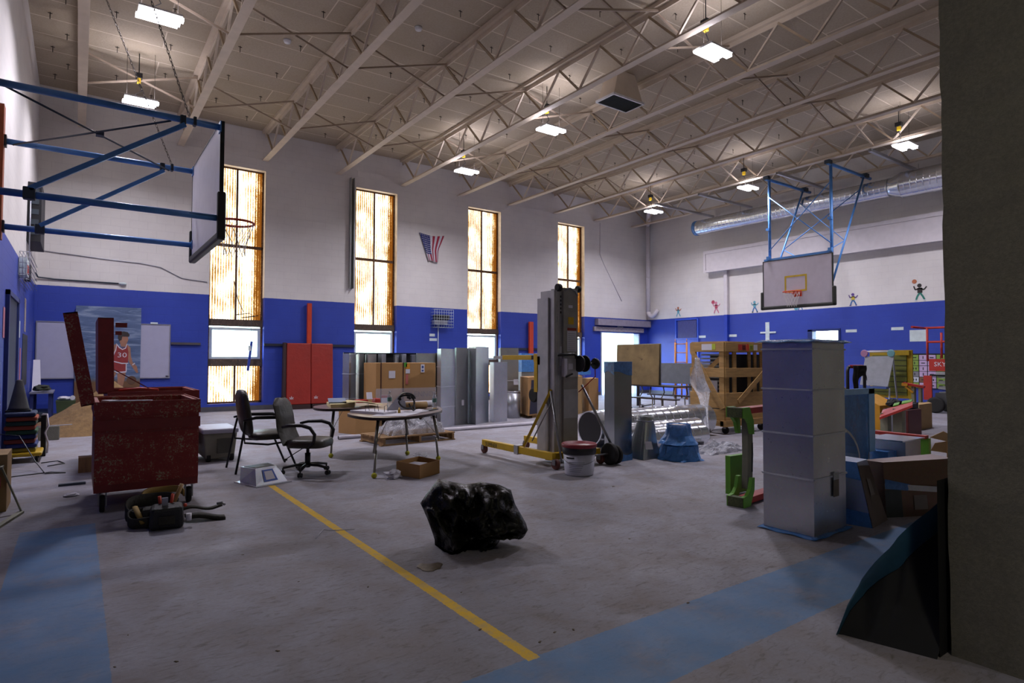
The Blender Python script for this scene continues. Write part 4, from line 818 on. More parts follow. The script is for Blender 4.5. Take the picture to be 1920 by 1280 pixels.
# ---- office chair, turned to the right and slightly towards the camera
def office():
    o = thing('office_chair', 'black leather swivel chair with looped arms on a five star base', 'chair', (2.37, 7.72, 0))
    d = Vector((0.74, -0.67, 0)).normalized(); s = Vector((-d.y, d.x, 0)); C0 = Vector((2.37, 7.72, 0))
    def L(a, b, z): return C0+d*a+s*b+Vector((0, 0, z))
    for k in range(5):
        a = math.radians(72*k+20); e = C0+Vector((math.cos(a)*0.29, math.sin(a)*0.29, 0.085))
        G().path([C0+Vector((0, 0, 0.115)), C0+Vector((math.cos(a)*0.15, math.sin(a)*0.15, 0.112)), e], [0.028, 0.024, 0.018], n=8, flat=0.8).build('base_arm', m_blk, o)
        g = G(); t = Vector((-math.sin(a), math.cos(a), 0)); c = e+Vector((0, 0, -0.055))
        for sg in (-1, 1): g.path([c+t*sg*0.006, c+t*sg*0.026], 0.028, n=12)
        g.path([e+Vector((0, 0, 0.0)), c+Vector((0, 0, 0.012))], 0.01, n=6); g.build('caster', m_blk, o)
    G().tube(C0+Vector((0, 0, 0.08)), C0+Vector((0, 0, 0.26)), 0.034, n=14).tube(C0+Vector((0, 0, 0.26)), C0+Vector((0, 0, 0.335)), 0.02, n=12).build('gas_column', m_blk, o)
    G().box(C0.x-0.10, C0.x+0.08, C0.y-0.08, C0.y+0.08, 0.325, 0.345).build('seat_plate', m_blkmetal, o)
    G().path([L(-0.02, -0.08, 0.33), L(-0.1, -0.22, 0.26), L(-0.14, -0.27, 0.225)], [0.006, 0.006, 0.006], n=6).ball(L(-0.15, -0.28, 0.215), 0.018, sc=(1.4, 1.4, 0.8)).build('height_lever', m_blk, o)
    g = G(); rounded_panel(g, 0.50, 0.50, 0.10, L(0.03, 0, 0.39), d, s, bulge=0.02); g.build('seat', m_leather, o)
    # backrest: tall, rounded, reclined, with three sewn pads
    upd = (Vector((0, 0, 1))-d*0.30).normalized(); g = G(); K = 26; rows = 22
    def bp(u, v):
        w_ = 0.235*(1-0.10*v)*(min(1, (1.0-v)*6+0.25)**0.5 if v > 0.87 else 1)
        hgt = v*0.60; x = (u*2-1); seam = 0.012*(abs(math.sin(math.pi*v*3.0))**0.35) - 0.0; puff = (1-abs(x)**3)*(0.035+seam)
        side = 0.015*(1 if abs(x) > 0.62 else 0)
        curve = 0.05*math.sin(math.pi*min(1, v*1.6))
        return L(-0.20, 0, 0.37)+upd*hgt+s*(x*w_)+d*(puff+side*0.4-curve*0.5)
    g.grid(bp, K, rows); g.grid(lambda u, v: bp(1-u, v)-d*(0.075*math.sin(math.pi*min(1, max(0, u)))**0.4+0.002), K, rows)
    g.build('backrest', m_leather, o)
    for sg in (-1, 1):
        pts = [L(-0.22, sg*0.235, 0.60), L(-0.12, sg*0.27, 0.625), L(0.05, sg*0.285, 0.63), L(0.16, sg*0.285, 0.60), L(0.215, sg*0.28, 0.52), L(0.20, sg*0.27, 0.43), L(0.12, sg*0.24, 0.36)]
        G().path(pts, [0.016, 0.02, 0.023, 0.023, 0.021, 0.02, 0.016], n=10).build('armrest', m_blk, o)
    return o
office()
# ---- small sheet metal transition with blue label
o = thing('duct_fitting', 'small galvanised tapered fitting with a blue taped label, on the floor by the chairs', 'duct fitting', (1.8, 7.45, 0))
b = [(1.56, 7.62, 0.012), (1.65, 7.22, 0.012), (2.02, 7.34, 0.012), (2.05, 7.72, 0.012)]; t = [(1.55, 7.55, 0.19), (1.66, 7.32, 0.19), (1.92, 7.42, 0.19), (1.90, 7.66, 0.19)]
G().hexa(b, t).build('body', m_galv, o)
G().slab([(1.50, 7.64, 0.0), (1.64, 7.17, 0.0), (2.06, 7.30, 0.0), (2.10, 7.78, 0.0)], (0, 0, 0.011)).build('flange', m_galv, o)
def onface(b0, b1, t0, t1, u, v, off):
    b0, b1, t0, t1 = map(Vector, (b0, b1, t0, t1)); lo = b0.lerp(b1, u); hi = t0.lerp(t1, u); n = (b1-b0).cross(t0-b0).normalized(); return lo.lerp(hi, v)+n*off
f = lambda u, v, q: onface(b[1], b[2], t[1], t[2], u, v, q)
G().poly([f(0.27, 0.15, 0.003), f(0.73, 0.15, 0.003), f(0.73, 0.85, 0.003), f(0.27, 0.85, 0.003)]).build('blue_tape', M('blue_tape', '#3f5fb5', 0.5), o)
G().poly([f(0.34, 0.25, 0.005), f(0.66, 0.25, 0.005), f(0.66, 0.75, 0.005), f(0.34, 0.75, 0.005)]).build('label_sheet', m_paper, o)
G().slab([(1.585, 7.54, 0.191), (1.67, 7.345, 0.191), (1.89, 7.43, 0.191), (1.87, 7.63, 0.191)], (0, 0, 0.004)).build('mouth_shade', m_blk, o)  # black plate stands for the shade inside the fitting
# ---- cooler
o = thing('cooler', 'grey wheeled cooler box with a pale lid behind the red gang box', 'cooler', (1.64, 9.65, 0))
G().hexa([(1.46, 9.32, 0.04), (1.83, 9.32, 0.04), (1.83, 9.95, 0.04), (1.46, 9.95, 0.04)], [(1.42, 9.28, 0.40), (1.86, 9.28, 0.40), (1.86, 10.0, 0.40), (1.42, 10.0, 0.40)]).build('body', m_grey, o, bevel=0.02)
G().box(1.405, 1.875, 9.26, 10.02, 0.395, 0.46).build('lid', m_lid, o, bevel=0.02); G().box(1.60, 1.78, 9.268, 9.30, 0.12, 0.32).build('front_recess', M('darker_grey_plastic', '#45443c', 0.6), o)
for x in (1.50, 1.80): k = G(); wheel(k, (x, 9.36, 0.06), 0.06, 0.05, 'x'); k.build('wheel', [m_tire, m_grey], o)
# ---- cooler tripod stub behind
# ---- horseshoe table
TZ = 0.72
tb = thing('activity_table', 'horseshoe shaped table with a wood look top on chrome legs with tennis ball feet', 'table', (3.6, 8.2, 0))
raw = [(2.86, 7.60), (2.87, 7.25), (2.96, 7.02), (3.20, 6.90), (3.50, 6.98), (3.80, 7.16), (4.10, 7.42), (4.34, 7.80), (4.47, 8.25), (4.46, 8.70), (4.30, 9.12), (3.98, 9.45), (3.55, 9.62), (3.15, 9.52), (2.90, 9.25), (2.82, 8.90), (2.88, 8.66), (3.05, 8.58), (3.28, 8.52), (3.40, 8.35), (3.40, 8.15), (3.28, 8.00), (3.05, 7.94), (2.90, 7.82)]
def smooth(p, n=3):
    for _ in range(n):
        q = []
        for i in range(len(p)):
            a = p[i]; b2 = p[(i+1) % len(p)]; q.append((a[0]*0.75+b2[0]*0.25, a[1]*0.75+b2[1]*0.25)); q.append((a[0]*0.25+b2[0]*0.75, a[1]*0.25+b2[1]*0.75))
        p = q
    return p
ol = smooth(raw, 2)
m_top = M('wood_grain_laminate', '#75615b', 0.3, var=0.15, scale=3, stretch=(1, 8, 1)); m_edge = M('dark_table_edge', '#2a201c', 0.45)
G().slab([(x, y, TZ-0.004) for x, y in ol], (0, 0, 0.004)).build('tabletop', m_top, tb); cen = (3.6, 8.2)
G().slab([(x, y, TZ-0.036) for x, y in ol], (0, 0, 0.031)).build('edge_band', m_edge, tb)
m_ball2 = M('tennis_felt', '#a8a428', 0.9)
for k, (x, y) in enumerate(((2.93, 6.95), (3.02, 8.75), (4.04, 8.34), (4.19, 7.66))):
    tx, ty = [(3.05, 7.12), (3.08, 8.82), (4.02, 8.42), (4.08, 7.62)][k]
    lg = G().tube((x, y, 0.30), (tx+(x-tx)*0.0, ty, TZ-0.036), 0.021, n=12).tube((x+(x-x)*0, y, 0.03), (x+(tx-x)*0.42, y+(ty-y)*0.42, 0.32), 0.015, n=10)
    lg.build('leg', m_chrome, tb)
    G().tube((tx+(x-tx)*0.45, ty+(y-ty)*0.45, 0.4), (tx+0.18*(1 if k != 3 else -1), ty+0.1, TZ-0.036), 0.004, n=5).build('brace_wire', m_chrome, tb)
    G().ball((x, y, 0.033), 0.034, n=14).build('tennis_ball', m_ball2, tb)
def sheet(name, pts, z, mat, lab, cat='paper', th=0.003, curl=0):
    return tag(G().slab([(x, y, z) for x, y in pts], (0, 0, th)).build(name, mat), lab, cat, None)
sheet('plan_sheet', [(2.99, 7.22), (3.35, 6.99), (3.95, 7.5), (3.55, 7.88)], TZ+0.001, m_paper, 'large white plan sheet covering the near end of the horseshoe table')
sheet('plan_sheet', [(3.7, 7.3), (4.05, 7.58), (3.95, 7.8), (3.6, 7.55)], TZ+0.006, m_paper, 'white sheet lying under the black face shield')
tag(G().slab([(2.98, 7.9, TZ+0.001), (3.2, 7.3, TZ+0.001), (3.45, 7.45, TZ+0.001), (3.3, 7.97, TZ+0.001)], (0, 0, 0.03)).build('ring_binder', m_paper), 'open white binder with metal rings on the near table end', 'binder')
for k in range(3): tag(G().path([(3.10+0.08*k, 7.66-0.12*k, TZ+0.03), (3.09+0.08*k, 7.64-0.12*k, TZ+0.10), (3.13+0.08*k, 7.64-0.12*k, TZ+0.12), (3.16+0.08*k, 7.68-0.12*k, TZ+0.03)], 0.004, n=5).build('binder_ring', m_dkpipe), ['wire binder ring standing up, left of three', 'wire binder ring standing up, middle of three', 'wire binder ring standing up, right of three'][k], 'ring', 'binder rings')
tag(G().slab([(3.02, 8.78, TZ+0.001), (3.35, 8.72, TZ+0.001), (3.6, 9.3, TZ+0.001), (3.15, 9.35, TZ+0.001)], (0, 0, 0.05)).build('folder_stack', m_cream), 'stack of cream folders on the far arm of the horseshoe table', 'folders')
tag(G().grid(lambda u, v: (3.25+0.5*u, 8.55+0.5*v, TZ+0.055+0.035*math.sin(3.1*u+1)+0.01*math.sin(6*v)), 10, 8).build('draped_plan', m_cream, solid=0.003), 'pale yellow plan sheet curling over the folders', 'paper')
tag(G().slab([(3.05, 8.95, TZ+0.052), (3.3, 8.9, TZ+0.052), (3.35, 9.1, TZ+0.10), (3.1, 9.15, TZ+0.10)], (0, 0, 0.02)).build('notebook', M('blue_cover', '#7f8ba3', 0.5)), 'blue covered notebook propped on the folder stack', 'book')
def bottle(x, y, z, lab):
    o = thing('water_bottle', lab, 'bottle', (x, y, z), 'water bottles on the table')
    g = NT('bottle_plastic') if 'bp' not in _mats else None
    if g: g.pbr(color=(0.72, 0.8, 0.84, 1), rough=0.08, trans=0.85, ior=1.2, alpha=0.65); _mats['bp'] = g.m
    G().lathe([(0.030, 0.001), (0.033, 0.01), (0.033, 0.07), (0.030, 0.085), (0.033, 0.10), (0.033, 0.16), (0.022, 0.195), (0.013, 0.215), (0.013, 0.225)], (x, y, z), 0, 16).build('bottle_body', _mats['bp'], o); bb_ = [c_ for c_ in o.children][0]
    G().lathe([(0.0335, 0.095), (0.0335, 0.15)], (x, y, z), 0, 16, cap=False).build('bottle_label', M('green_label', '#5f8a82', 0.5), bb_); G().lathe([(0.015, 0.225), (0.015, 0.245)], (x, y, z), 0, 12).build('cap', m_pw, o)
bottle(4.20, 7.80, TZ, 'clear water bottle standing at the right end of the horseshoe table'); bottle(3.75, 8.35, TZ, 'clear water bottle half hidden behind the black face shield')
o = thing('paper_roll', 'brown paper roll lying on the table behind the face shield', 'roll', (4.05, 8.0, TZ))
G().lathe([(0.05, 0), (0.05, 0.36)], (3.80, 7.98, TZ+0.051), 0, 20, 'x').build('roll', m_card2, o); G().lathe([(0.03, 0.361), (0.03, 0.364)], (3.80, 7.98, TZ+0.051), 0, 16, 'x').build('core', m_card, [c_ for c_ in o.children][0])
o = thing('plan_roll', 'white roll of drawings at the back of the table behind the right hand bottle', 'roll', (4.2, 8.2, TZ)); G().lathe([(0.045, 0), (0.045, 0.5)], (3.9, 8.25, TZ+0.046), 0, 18, 'x').build('roll', m_paper, o); G().box(4.1, 4.12, 8.2, 8.3, TZ, TZ+0.002).build('tape_end', m_vinyl, o)
# face shield headgear
o = thing('face_shield', 'black face shield headgear with a clear triangular visor, resting on the table', 'face shield', (3.66, 7.60, TZ+0.006))
c = Vector((3.66, 7.62, TZ+0.155))
g = G(); g.grid(lambda u, v: c+Vector((0.13*math.cos(math.pi*(0.05+0.9*u))*math.cos(1.25*v-0.1)+0.0, 0.10*math.sin(1.25*v-0.1)*1.1-0.03, 0.10*math.sin(math.pi*(0.05+0.9*u)))), 16, 8); g.build('crown_strap', m_blk, o, solid=0.012)
g = G(); g.path([c+Vector((0.115*math.cos(a)+0.0, -0.03+0.05*math.sin(a), -0.02+0.085*math.sin(a)*1.0)) for a in [2*math.pi*i/20 for i in range(20)]], 0.012, n=6, closed=True)
g.path([c+Vector((0.02, -0.06, -0.04)), c+Vector((0.04, -0.07, -0.10)), c+Vector((0.09, -0.05, -0.14)), c+Vector((0.13, -0.02, -0.135)), c+Vector((0.12, 0.0, -0.03))], 0.011, n=6); g.build('head_band', m_blk, o)
G().ball(c+Vector((-0.10, -0.03, 0.02)), 0.022, n=10).ball(c+Vector((0.03, -0.06, 0.03)), 0.022, n=10).build('pivot_knob', m_blkmetal, o)
G().slab([c+Vector((-0.12, -0.02, 0.06)), c+Vector((-0.29, 0.02, -0.14)), c+Vector((-0.02, -0.06, -0.12)), c+Vector((-0.03, -0.05, -0.02))], (0.0, -0.004, 0.002)).build('visor', M('visor_plastic', '#b9b9c4', 0.2), o)
tag(G().lathe([(0.018, 0), (0.018, 0.05), (0.01, 0.052), (0.01, 0.075)], (3.47, 7.42, TZ+0.004), 0, 10).build('marker', M('brass_yellow', '#b5902a', 0.4)), 'small yellow capped marker standing on the plan sheet', 'marker')
tag(G().ball((4.15, 7.70, TZ+0.012), 0.03, sc=(1.2, 1, 0.4)).build('orange_peel', M('amber', '#b58a32', 0.6)), 'small amber scrap beside the right hand bottle', 'scrap')
tag(G().slab([(3.98, 7.5, TZ+0.001), (4.2, 7.68, TZ+0.001), (4.12, 7.78, TZ+0.001), (3.9, 7.6, TZ+0.001)], (0, 0, 0.012)).build('black_tablet', m_blk), 'flat black tablet at the right end of the table', 'tablet')
# ---- carton with paper and crumpled sheet below the table
def carton(name, quad, z0, z1, lab, cat='box', mat=None, open_=True, parent=None, t=0.008):
    o = thing(name, lab, cat, tuple(sum(c)/4 for c in zip(*[(x, y, z0) for x, y in quad])), None); mat = mat or m_card2
    q = [Vector((x, y, 0)) for x, y in quad]; cc = sum(q, Vector())/4
    for i in range(4):
        a, b2 = q[i], q[(i+1) % 4]; ai, bi = a+(cc-a).normalized()*t*1.4, b2+(cc-b2).normalized()*t*1.4
        G().hexa([(a.x, a.y, z0), (b2.x, b2.y, z0), (bi.x, bi.y, z0), (ai.x, ai.y, z0)], [(a.x, a.y, z1), (b2.x, b2.y, z1), (bi.x, bi.y, z1), (ai.x, ai.y, z1)]).build('side_panel', mat, o)
    G().slab([(p.x, p.y, z0+0.001) for p in q] if open_ else [(p.x, p.y, z1-0.006) for p in q], (0, 0, 0.005)).build('bottom_panel' if open_ else 'top_panel', mat, o)
    return o
carton('open_carton', [(3.25, 7.02), (3.36, 6.60), (3.74, 6.80), (3.66, 7.22)], 0, 0.165, 'open brown carton holding white paper, on the floor below the table', mat=m_card)
sheet('folded_paper', [(3.33, 6.95), (3.45, 6.78), (3.62, 6.90), (3.52, 7.06)], 0.128, m_paper, 'white printed paper lying inside the open carton')
tag(G().box(3.37, 3.58, 6.82, 6.98, 0.007, 0.127).build('packing_filler', m_card2), 'brown filler inside the open carton under the paper', 'filler')
def crumple(name, c, r, sc, mat, lab, cat, seed=1, amp=0.35, n=18):
    from mathutils import noise as mn
    g = G(); g.ball((0, 0, 0), 1, n=n); vs = []
    for v in g.v:
        p = Vector(v); d = mn.noise(p*1.7+Vector((seed, 0, 0)))+0.5*mn.noise(p*4+Vector((0, seed, 0))); p = p*(1+amp*d); p = Vector((p.x*sc[0], p.y*sc[1], p.z*sc[2]))*r+Vector(c); p.z = max(p.z, c[2]-r*sc[2]*0.8); vs.append(tuple(p))
    zmin = min(v[2] for v in vs); g.v = [(x, y, z-zmin+0.0) for x, y, z in vs] if c[2] < 0.5 and cat != 'keep' else vs; g.sm = [False]*len(g.sm)
    return tag(g.build(name, mat), lab, cat)
crumple('crumpled_paper', (3.12, 6.84, 0.03), 0.10, (1.1, 0.8, 0.5), m_paper, 'crumpled white paper on the floor left of the open carton', 'paper', 3, 0.7)
crumple('clear_bottle_scrap', (4.12, 8.05, 0.03), 0.07, (1.6, 0.8, 0.6), m_clear, 'crushed clear plastic behind the open carton', 'plastic scrap', 5)
# ---- pallet with film, pipe
def plank_set(o, c, a, L, W, z):
    for k in range(5):
        y = c[1]-W/2+W*(k+0.5)/5; p = rot([(c[0]-L/2, y-0.065, z), (c[0]+L/2, y-0.065, z), (c[0]+L/2, y+0.065, z), (c[0]-L/2, y+0.065, z)], c, a); G().slab(p, (0, 0, 0.02)).build('deck_board', m_wood, o)
    for k in range(3):
        x = c[0]-L/2+0.05+(L-0.1)*k/2; p = rot([(x-0.02, c[1]-W/2, 0.02), (x+0.02, c[1]-W/2, 0.02), (x+0.02, c[1]+W/2, 0.02), (x-0.02, c[1]+W/2, 0.02)], c, a); G().slab(p, (0, 0, z-0.021)).build('stringer', m_wood, o)
    for k in (0, 1): 
        y = c[1]-W/2+0.06+(W-0.12)*k; p = rot([(c[0]-L/2, y-0.05, 0.0), (c[0]+L/2, y-0.05, 0.0), (c[0]+L/2, y+0.05, 0.0), (c[0]-L/2, y+0.05, 0.0)], c, a); G().slab(p, (0, 0, 0.018)).build('base_board', m_wood, o)
pl = thing('wooden_pallet', 'low wooden pallet carrying crumpled clear film, behind the table', 'pallet', (4.78, 9.85, 0)); plank_set(pl, (4.78, 9.85), 0.06, 1.45, 0.85, 0.12)
from mathutils import noise as mnoise
def heap(name, x0, x1, y0, y1, z, h, mat, lab, cat, seed=0, solid=0.004, f=3.0, n=34):
    g = G()
    def fn(u, v):
        e = (math.sin(math.pi*u)*math.sin(math.pi*v))**0.35; p = Vector((u*f+seed, v*f, 0)); a = mnoise.noise(p*1.3)*0.5+abs(mnoise.noise(p*2.7))*0.6+0.55
        return (x0+(x1-x0)*u+0.05*mnoise.noise(p*3), y0+(y1-y0)*v+0.05*mnoise.noise(p*3.3+Vector((4, 0, 0))), z+max(0.0, h*e*a))
    g.grid(fn, n, n); g.sm = [False]*len(g.sm); return tag(g.build(name, mat, solid=solid), lab, cat, None)
heap('plastic_wrap_heap', 4.3, 5.35, 9.5, 10.15, 0.145, 0.36, m_clear, 'crumpled clear plastic film heaped on the pallet', 'plastic film', 2)
o = thing('plastic_pipe', 'long white plastic pipe lying on the floor behind the pallet', 'pipe', (6, 10.62, 0)); G().lathe([(0.036, 3.80), (0.036, 8.7)], (0, 10.62, 0.037), 0, 16, 'x').build('pipe', m_pw, o)
G().lathe([(0.030, 3.795), (0.030, 3.799)], (0, 10.62, 0.037), 0, 16, 'x').build('end_shade', m_blk, o)  # black disc stands for the shade inside the pipe
# ---- cartons around the stored duct
o = carton('packed_carton', [(4.15, 11.6), (4.32, 11.15), (4.82, 11.35), (4.65, 11.8)], 0, 0.42, 'open brown carton with black print behind the far arm of the table', mat=m_card)
g = G(); 
big = thing('equipment_carton', 'large brown equipment carton with labels and two dark straps, standing before the upright ducts', 'box', (5.93, 12.6, 0))
G().box(5.21, 6.65, 12.3, 13.0, 0.14, 1.355).build('carton_body', m_card, big, bevel=0.01); cbody = [c_ for c_ in big.children][0]
for x in (5.31, 5.83): G().box(x, x+0.022, 12.294, 12.2995, 0.14, 1.36).build('strap', M('dark_brown_strap', '#3a1c16', 0.5), big)
for (x0, x1, z0, z1, mt, nm) in ((5.5, 5.65, 1.02, 1.18, m_paper, 'shipping_label'), (5.86, 5.93, 1.26, 1.36, M('lime', '#4f9a2c', 0.6), 'green_sticker'), (5.90, 6.0, 1.22, 1.33, M('orange_sticker_m', '#c98a1c', 0.6), 'orange_sticker'), (5.90, 6.0, 1.12, 1.215, m_paper, 'white_sticker'), (5.90, 5.96, 0.88, 1.10, M('red_white_sticker', '#b5635c', 0.6), 'red_sticker'), (6.27, 6.36, 1.14, 1.32, m_paper, 'handling_label'), (5.33, 5.5, 0.45, 0.66, m_paper, 'white_label')): G().box(x0, x1, 12.292, 12.2985, z0, z1).build(nm, mt, cbody)
G().box(5.33, 5.5, 12.290, 12.2915, 0.60, 0.655).build('red_band', m_red, cbody)
G().slab([(6.315+0.03*math.cos(a), 12.2905, 1.26+0.035*math.sin(a)) for a in [i*math.pi/3 for i in range(6)]], (0, 0.001, 0)).box(6.29, 6.34, 12.2905, 12.2915, 1.16, 1.2).build('handling_symbol', M('label_blue', '#3b4f8c', 0.6), cbody)
G().text('LENNOX', 0.17, (6.02, 12.2935, 0.60), (1, 0, 0), (0, 0, 1), 0, 0.0).build('printed_word', M('faded_print', '#7a5c3a', 0.8), cbody)
g = NT('stretch_film'); a_ = g.n('BsdfTransparent'); b_ = g.n('BsdfPrincipled', {'Base Color': (0.75, 0.75, 0.82, 1), 'Roughness': 0.25}); mx_ = g.n('MixShader', {0: 0.22, 1: a_, 2: b_}); g.t.links.new(mx_.outputs[0], g.out.inputs[0]); m_stretch = g.m
G().box(5.20, 6.66, 12.284, 12.288, 0.13, 0.80).build('stretch_film', m_stretch, big)
for x in (5.3, 5.9, 6.5): G().box(x-0.06, x+0.06, 12.32, 12.98, 0.0, 0.139).build('pallet_block', m_wood, big)
def red_tool(x, y, z, lab):
    o = thing('red_case', lab, 'tool case', (x, y, z)); G().box(x-0.12, x+0.12, y-0.08, y+0.08, z, z+0.11).build('case', m_red, o, bevel=0.02); G().box(x-0.1, x+0.1, y-0.085, y-0.079, z+0.06, z+0.075).build('seam', m_blk, o)
# ---- upright ducts
def quadduct(L, N, Rr, h, lab, seams=(), mat=None, tagpos=None, group='galvanised ducts standing upright', z0=0.0, cap=True, taper=None, flange=True):
    mat = mat or m_galv; L, N, Rr = Vector((*L, 0)), Vector((*N, 0)), Vector((*Rr, 0)); K = L+Rr-N
    o = thing('galvanised_duct', lab, 'duct', (N.x, N.y, z0), group); q = [L, N, Rr, K]
    if (N-L).cross(Rr-N).z < 0: pass
    t = 0.004; cc = (L+N+Rr+K)/4; g = G(); lv = sorted([z0, h]+list(seams))
    for i in range(4):
        a, b2 = q[i], q[(i+1) % 4]; ai, bi = a+(cc-a).normalized()*t*1.5, b2+(cc-b2).normalized()*t*1.5
        for j in range(len(lv)-1):
            za, zb = lv[j]+(0.006 if j else 0), lv[j+1]; g.hexa([(a.x, a.y, za), (b2.x, b2.y, za), (bi.x, bi.y, za), (ai.x, ai.y, za)], [(a.x, a.y, zb), (b2.x, b2.y, zb), (bi.x, bi.y, zb), (ai.x, ai.y, zb)])
    g.build('duct_body', mat, o)
    for sz in seams:
        g = G(); e = 0.008
        for i in range(4):
            a, b2 = q[i]+(q[i]-cc).normalized()*e, q[(i+1) % 4]+(q[(i+1) % 4]-cc).normalized()*e; g.bar((a.x, a.y, sz+0.003), (b2.x, b2.y, sz+0.003), 0.012, 0.014)
        g.build('standing_seam', M('seam_glint', '#c9cbd2', 0.3, 0.3), o)
    if cap: G().slab([(p.x, p.y, h-0.02) for p in q], (0, 0, 0.004)).build('end_plate', m_galv_d, o)
    if tagpos:
        a, b2, u, zc, w_, hh, mt = tagpos; a, b2 = q[a], q[b2]; d = (b2-a).normalized(); nn = Vector((d.y, -d.x, 0)); 
        if nn.dot(cc-a) > 0: nn = -nn
        c = a.lerp(b2, u)+nn*0.006; G().hexa([c-d*w_/2+Vector((0, 0, zc)), c+d*w_/2+Vector((0, 0, zc)), c+d*w_/2+nn*0.002+Vector((0, 0, zc)), c-d*w_/2+nn*0.002+Vector((0, 0, zc))], [c-d*w_/2+Vector((0, 0, zc+hh)), c+d*w_/2+Vector((0, 0, zc+hh)), c+d*w_/2+nn*0.002+Vector((0, 0, zc+hh)), c-d*w_/2+nn*0.002+Vector((0, 0, zc+hh))]).build('paper_tag', mt, o)
    return o
def fl(px_, py_, z=0.0):
    d = fw+rt*((px_-960)/F)-up*((py_-640)/F); k = (z-H)/d.z; return (d.x*k, d.y*k)
quadduct(fl(819, 798), fl(826, 802), fl(852, 798), 1.66, 'upright galvanised duct with cross seams, leftmost of the front group right of the carton', (0.42, 0.85, 1.27))
quadduct(fl(852, 795), fl(855, 797), fl(877, 794), 1.69, 'dull upright duct with a white tag, second in the front group', (), m_galv_d, (1, 2, 0.55, 0.42, 0.08, 0.12, m_paper))
quadduct(fl(877, 793), fl(892, 796), fl(916, 791), 1.72, 'tall upright duct with a dark side carrying a small tag, third in the front group', (), None, (0, 1, 0.5, 0.28, 0.06, 0.13, m_paper))
quadduct(fl(918, 789), fl(926, 792), fl(951, 789), 1.37, 'shorter bright upright duct in front of the tallest ones', (), None)
quadduct(fl(934, 781), fl(938, 783), fl(972, 781), 1.72, 'tall duct behind the shorter one, beside the round stub', (0.5, 0.9), m_galv_d, (1, 2, 0.85, 0.8, 0.14, 0.14, m_paper))
o = thing('round_stub', 'short galvanised round duct standing on end beside the upright ducts', 'duct', (*fl(963, 786), 0)); cx, cy = fl(963, 783); G().lathe([(0.165, 0), (0.165, 0.66)], (cx, cy, 0), 0, 28).build('tube', m_galv, o); G().lathe([(0.168, 0.62), (0.17, 0.64), (0.168, 0.66)], (cx, cy, 0), 0, 28).build('end_bead', m_galv, o)
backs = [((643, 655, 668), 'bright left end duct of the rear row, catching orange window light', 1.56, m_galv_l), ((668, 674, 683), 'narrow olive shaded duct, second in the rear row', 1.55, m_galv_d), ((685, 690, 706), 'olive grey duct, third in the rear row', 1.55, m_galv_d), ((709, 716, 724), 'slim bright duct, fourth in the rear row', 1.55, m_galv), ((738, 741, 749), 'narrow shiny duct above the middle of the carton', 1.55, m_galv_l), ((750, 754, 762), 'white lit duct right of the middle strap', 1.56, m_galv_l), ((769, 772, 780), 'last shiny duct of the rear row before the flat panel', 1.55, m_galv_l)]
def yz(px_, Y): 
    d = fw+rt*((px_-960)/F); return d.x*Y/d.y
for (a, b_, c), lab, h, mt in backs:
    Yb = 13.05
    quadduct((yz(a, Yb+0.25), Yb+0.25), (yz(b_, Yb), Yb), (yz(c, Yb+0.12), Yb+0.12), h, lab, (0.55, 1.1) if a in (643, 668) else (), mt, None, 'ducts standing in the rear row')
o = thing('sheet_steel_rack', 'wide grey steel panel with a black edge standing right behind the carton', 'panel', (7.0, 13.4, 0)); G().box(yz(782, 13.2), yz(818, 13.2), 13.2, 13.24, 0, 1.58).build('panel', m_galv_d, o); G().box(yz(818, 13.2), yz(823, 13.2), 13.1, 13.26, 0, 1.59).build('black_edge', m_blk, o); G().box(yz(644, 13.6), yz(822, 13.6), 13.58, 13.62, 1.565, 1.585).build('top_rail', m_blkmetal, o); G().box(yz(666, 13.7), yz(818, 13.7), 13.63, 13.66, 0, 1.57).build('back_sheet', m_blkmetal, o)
o = thing('tool_crate_stack', 'stack of dark crates with a red case on top, beside the large carton', 'crate', (4.85, 12.1, 0)); G().box(4.72, 5.12, 11.9, 12.3, 0, 0.3).build('lower_crate', m_blk, o, bevel=0.01); G().box(4.72, 5.10, 11.92, 12.25, 0.305, 0.5).build('upper_crate', M('dark_teal_crate', '#243d3f', 0.6), o, bevel=0.01)
tag(G().box(4.66, 4.9, 11.95, 12.15, 0.505, 0.60).build('red_case', m_red, bevel=0.02), 'small red tool case on top of the dark crates', 'tool case'); tag(G().box(5.03, 5.15, 11.9, 12.1, 0.505, 0.62).build('red_case', m_red, bevel=0.02), 'red pouch beside the left edge of the large carton', 'tool case')
tag(G().hexa([(4.86, 11.93, 0.61), (4.98, 11.93, 0.61), (4.98, 11.95, 0.61), (4.86, 11.95, 0.61)], [(4.86, 11.97, 0.75), (4.98, 11.97, 0.75), (4.98, 11.98, 0.75), (4.86, 11.98, 0.75)]).build('white_tag_card', m_paper), 'small white card propped above the red tool case', 'card')
o = carton('tall_carton', [fl(975, 779), fl(990, 785), fl(1014, 781), fl(1000, 776)], 0.07, 1.0, 'tall brown carton with a dark printed panel leaning behind the round stub', mat=m_card, open_=False)
a, b2 = Vector((*fl(990, 785), 0)), Vector((*fl(1014, 781), 0)); g = G(); d = b2-a; nn = Vector((d.y, -d.x, 0)).normalized()*0.004
g.slab([a+d*0.1+nn+Vector((0, 0, 0.1)), a+d*0.8+nn+Vector((0, 0, 0.1)), a+d*0.9+nn+Vector((0, 0, 0.93)), a+d*0.25+nn+Vector((0, 0, 0.93))], nn*0.3); g.build('dark_print_panel', M('navy_print', '#1c1f38', 0.6), o)
a1, a2 = fl(976, 780), fl(1010, 782); G().box(min(a1[0], a2[0]), max(a1[0], a2[0]), min(a1[1], a2[1]), max(a1[1], a2[1])+0.25, 0.0, 0.069).build('wood_base', m_wood, o)
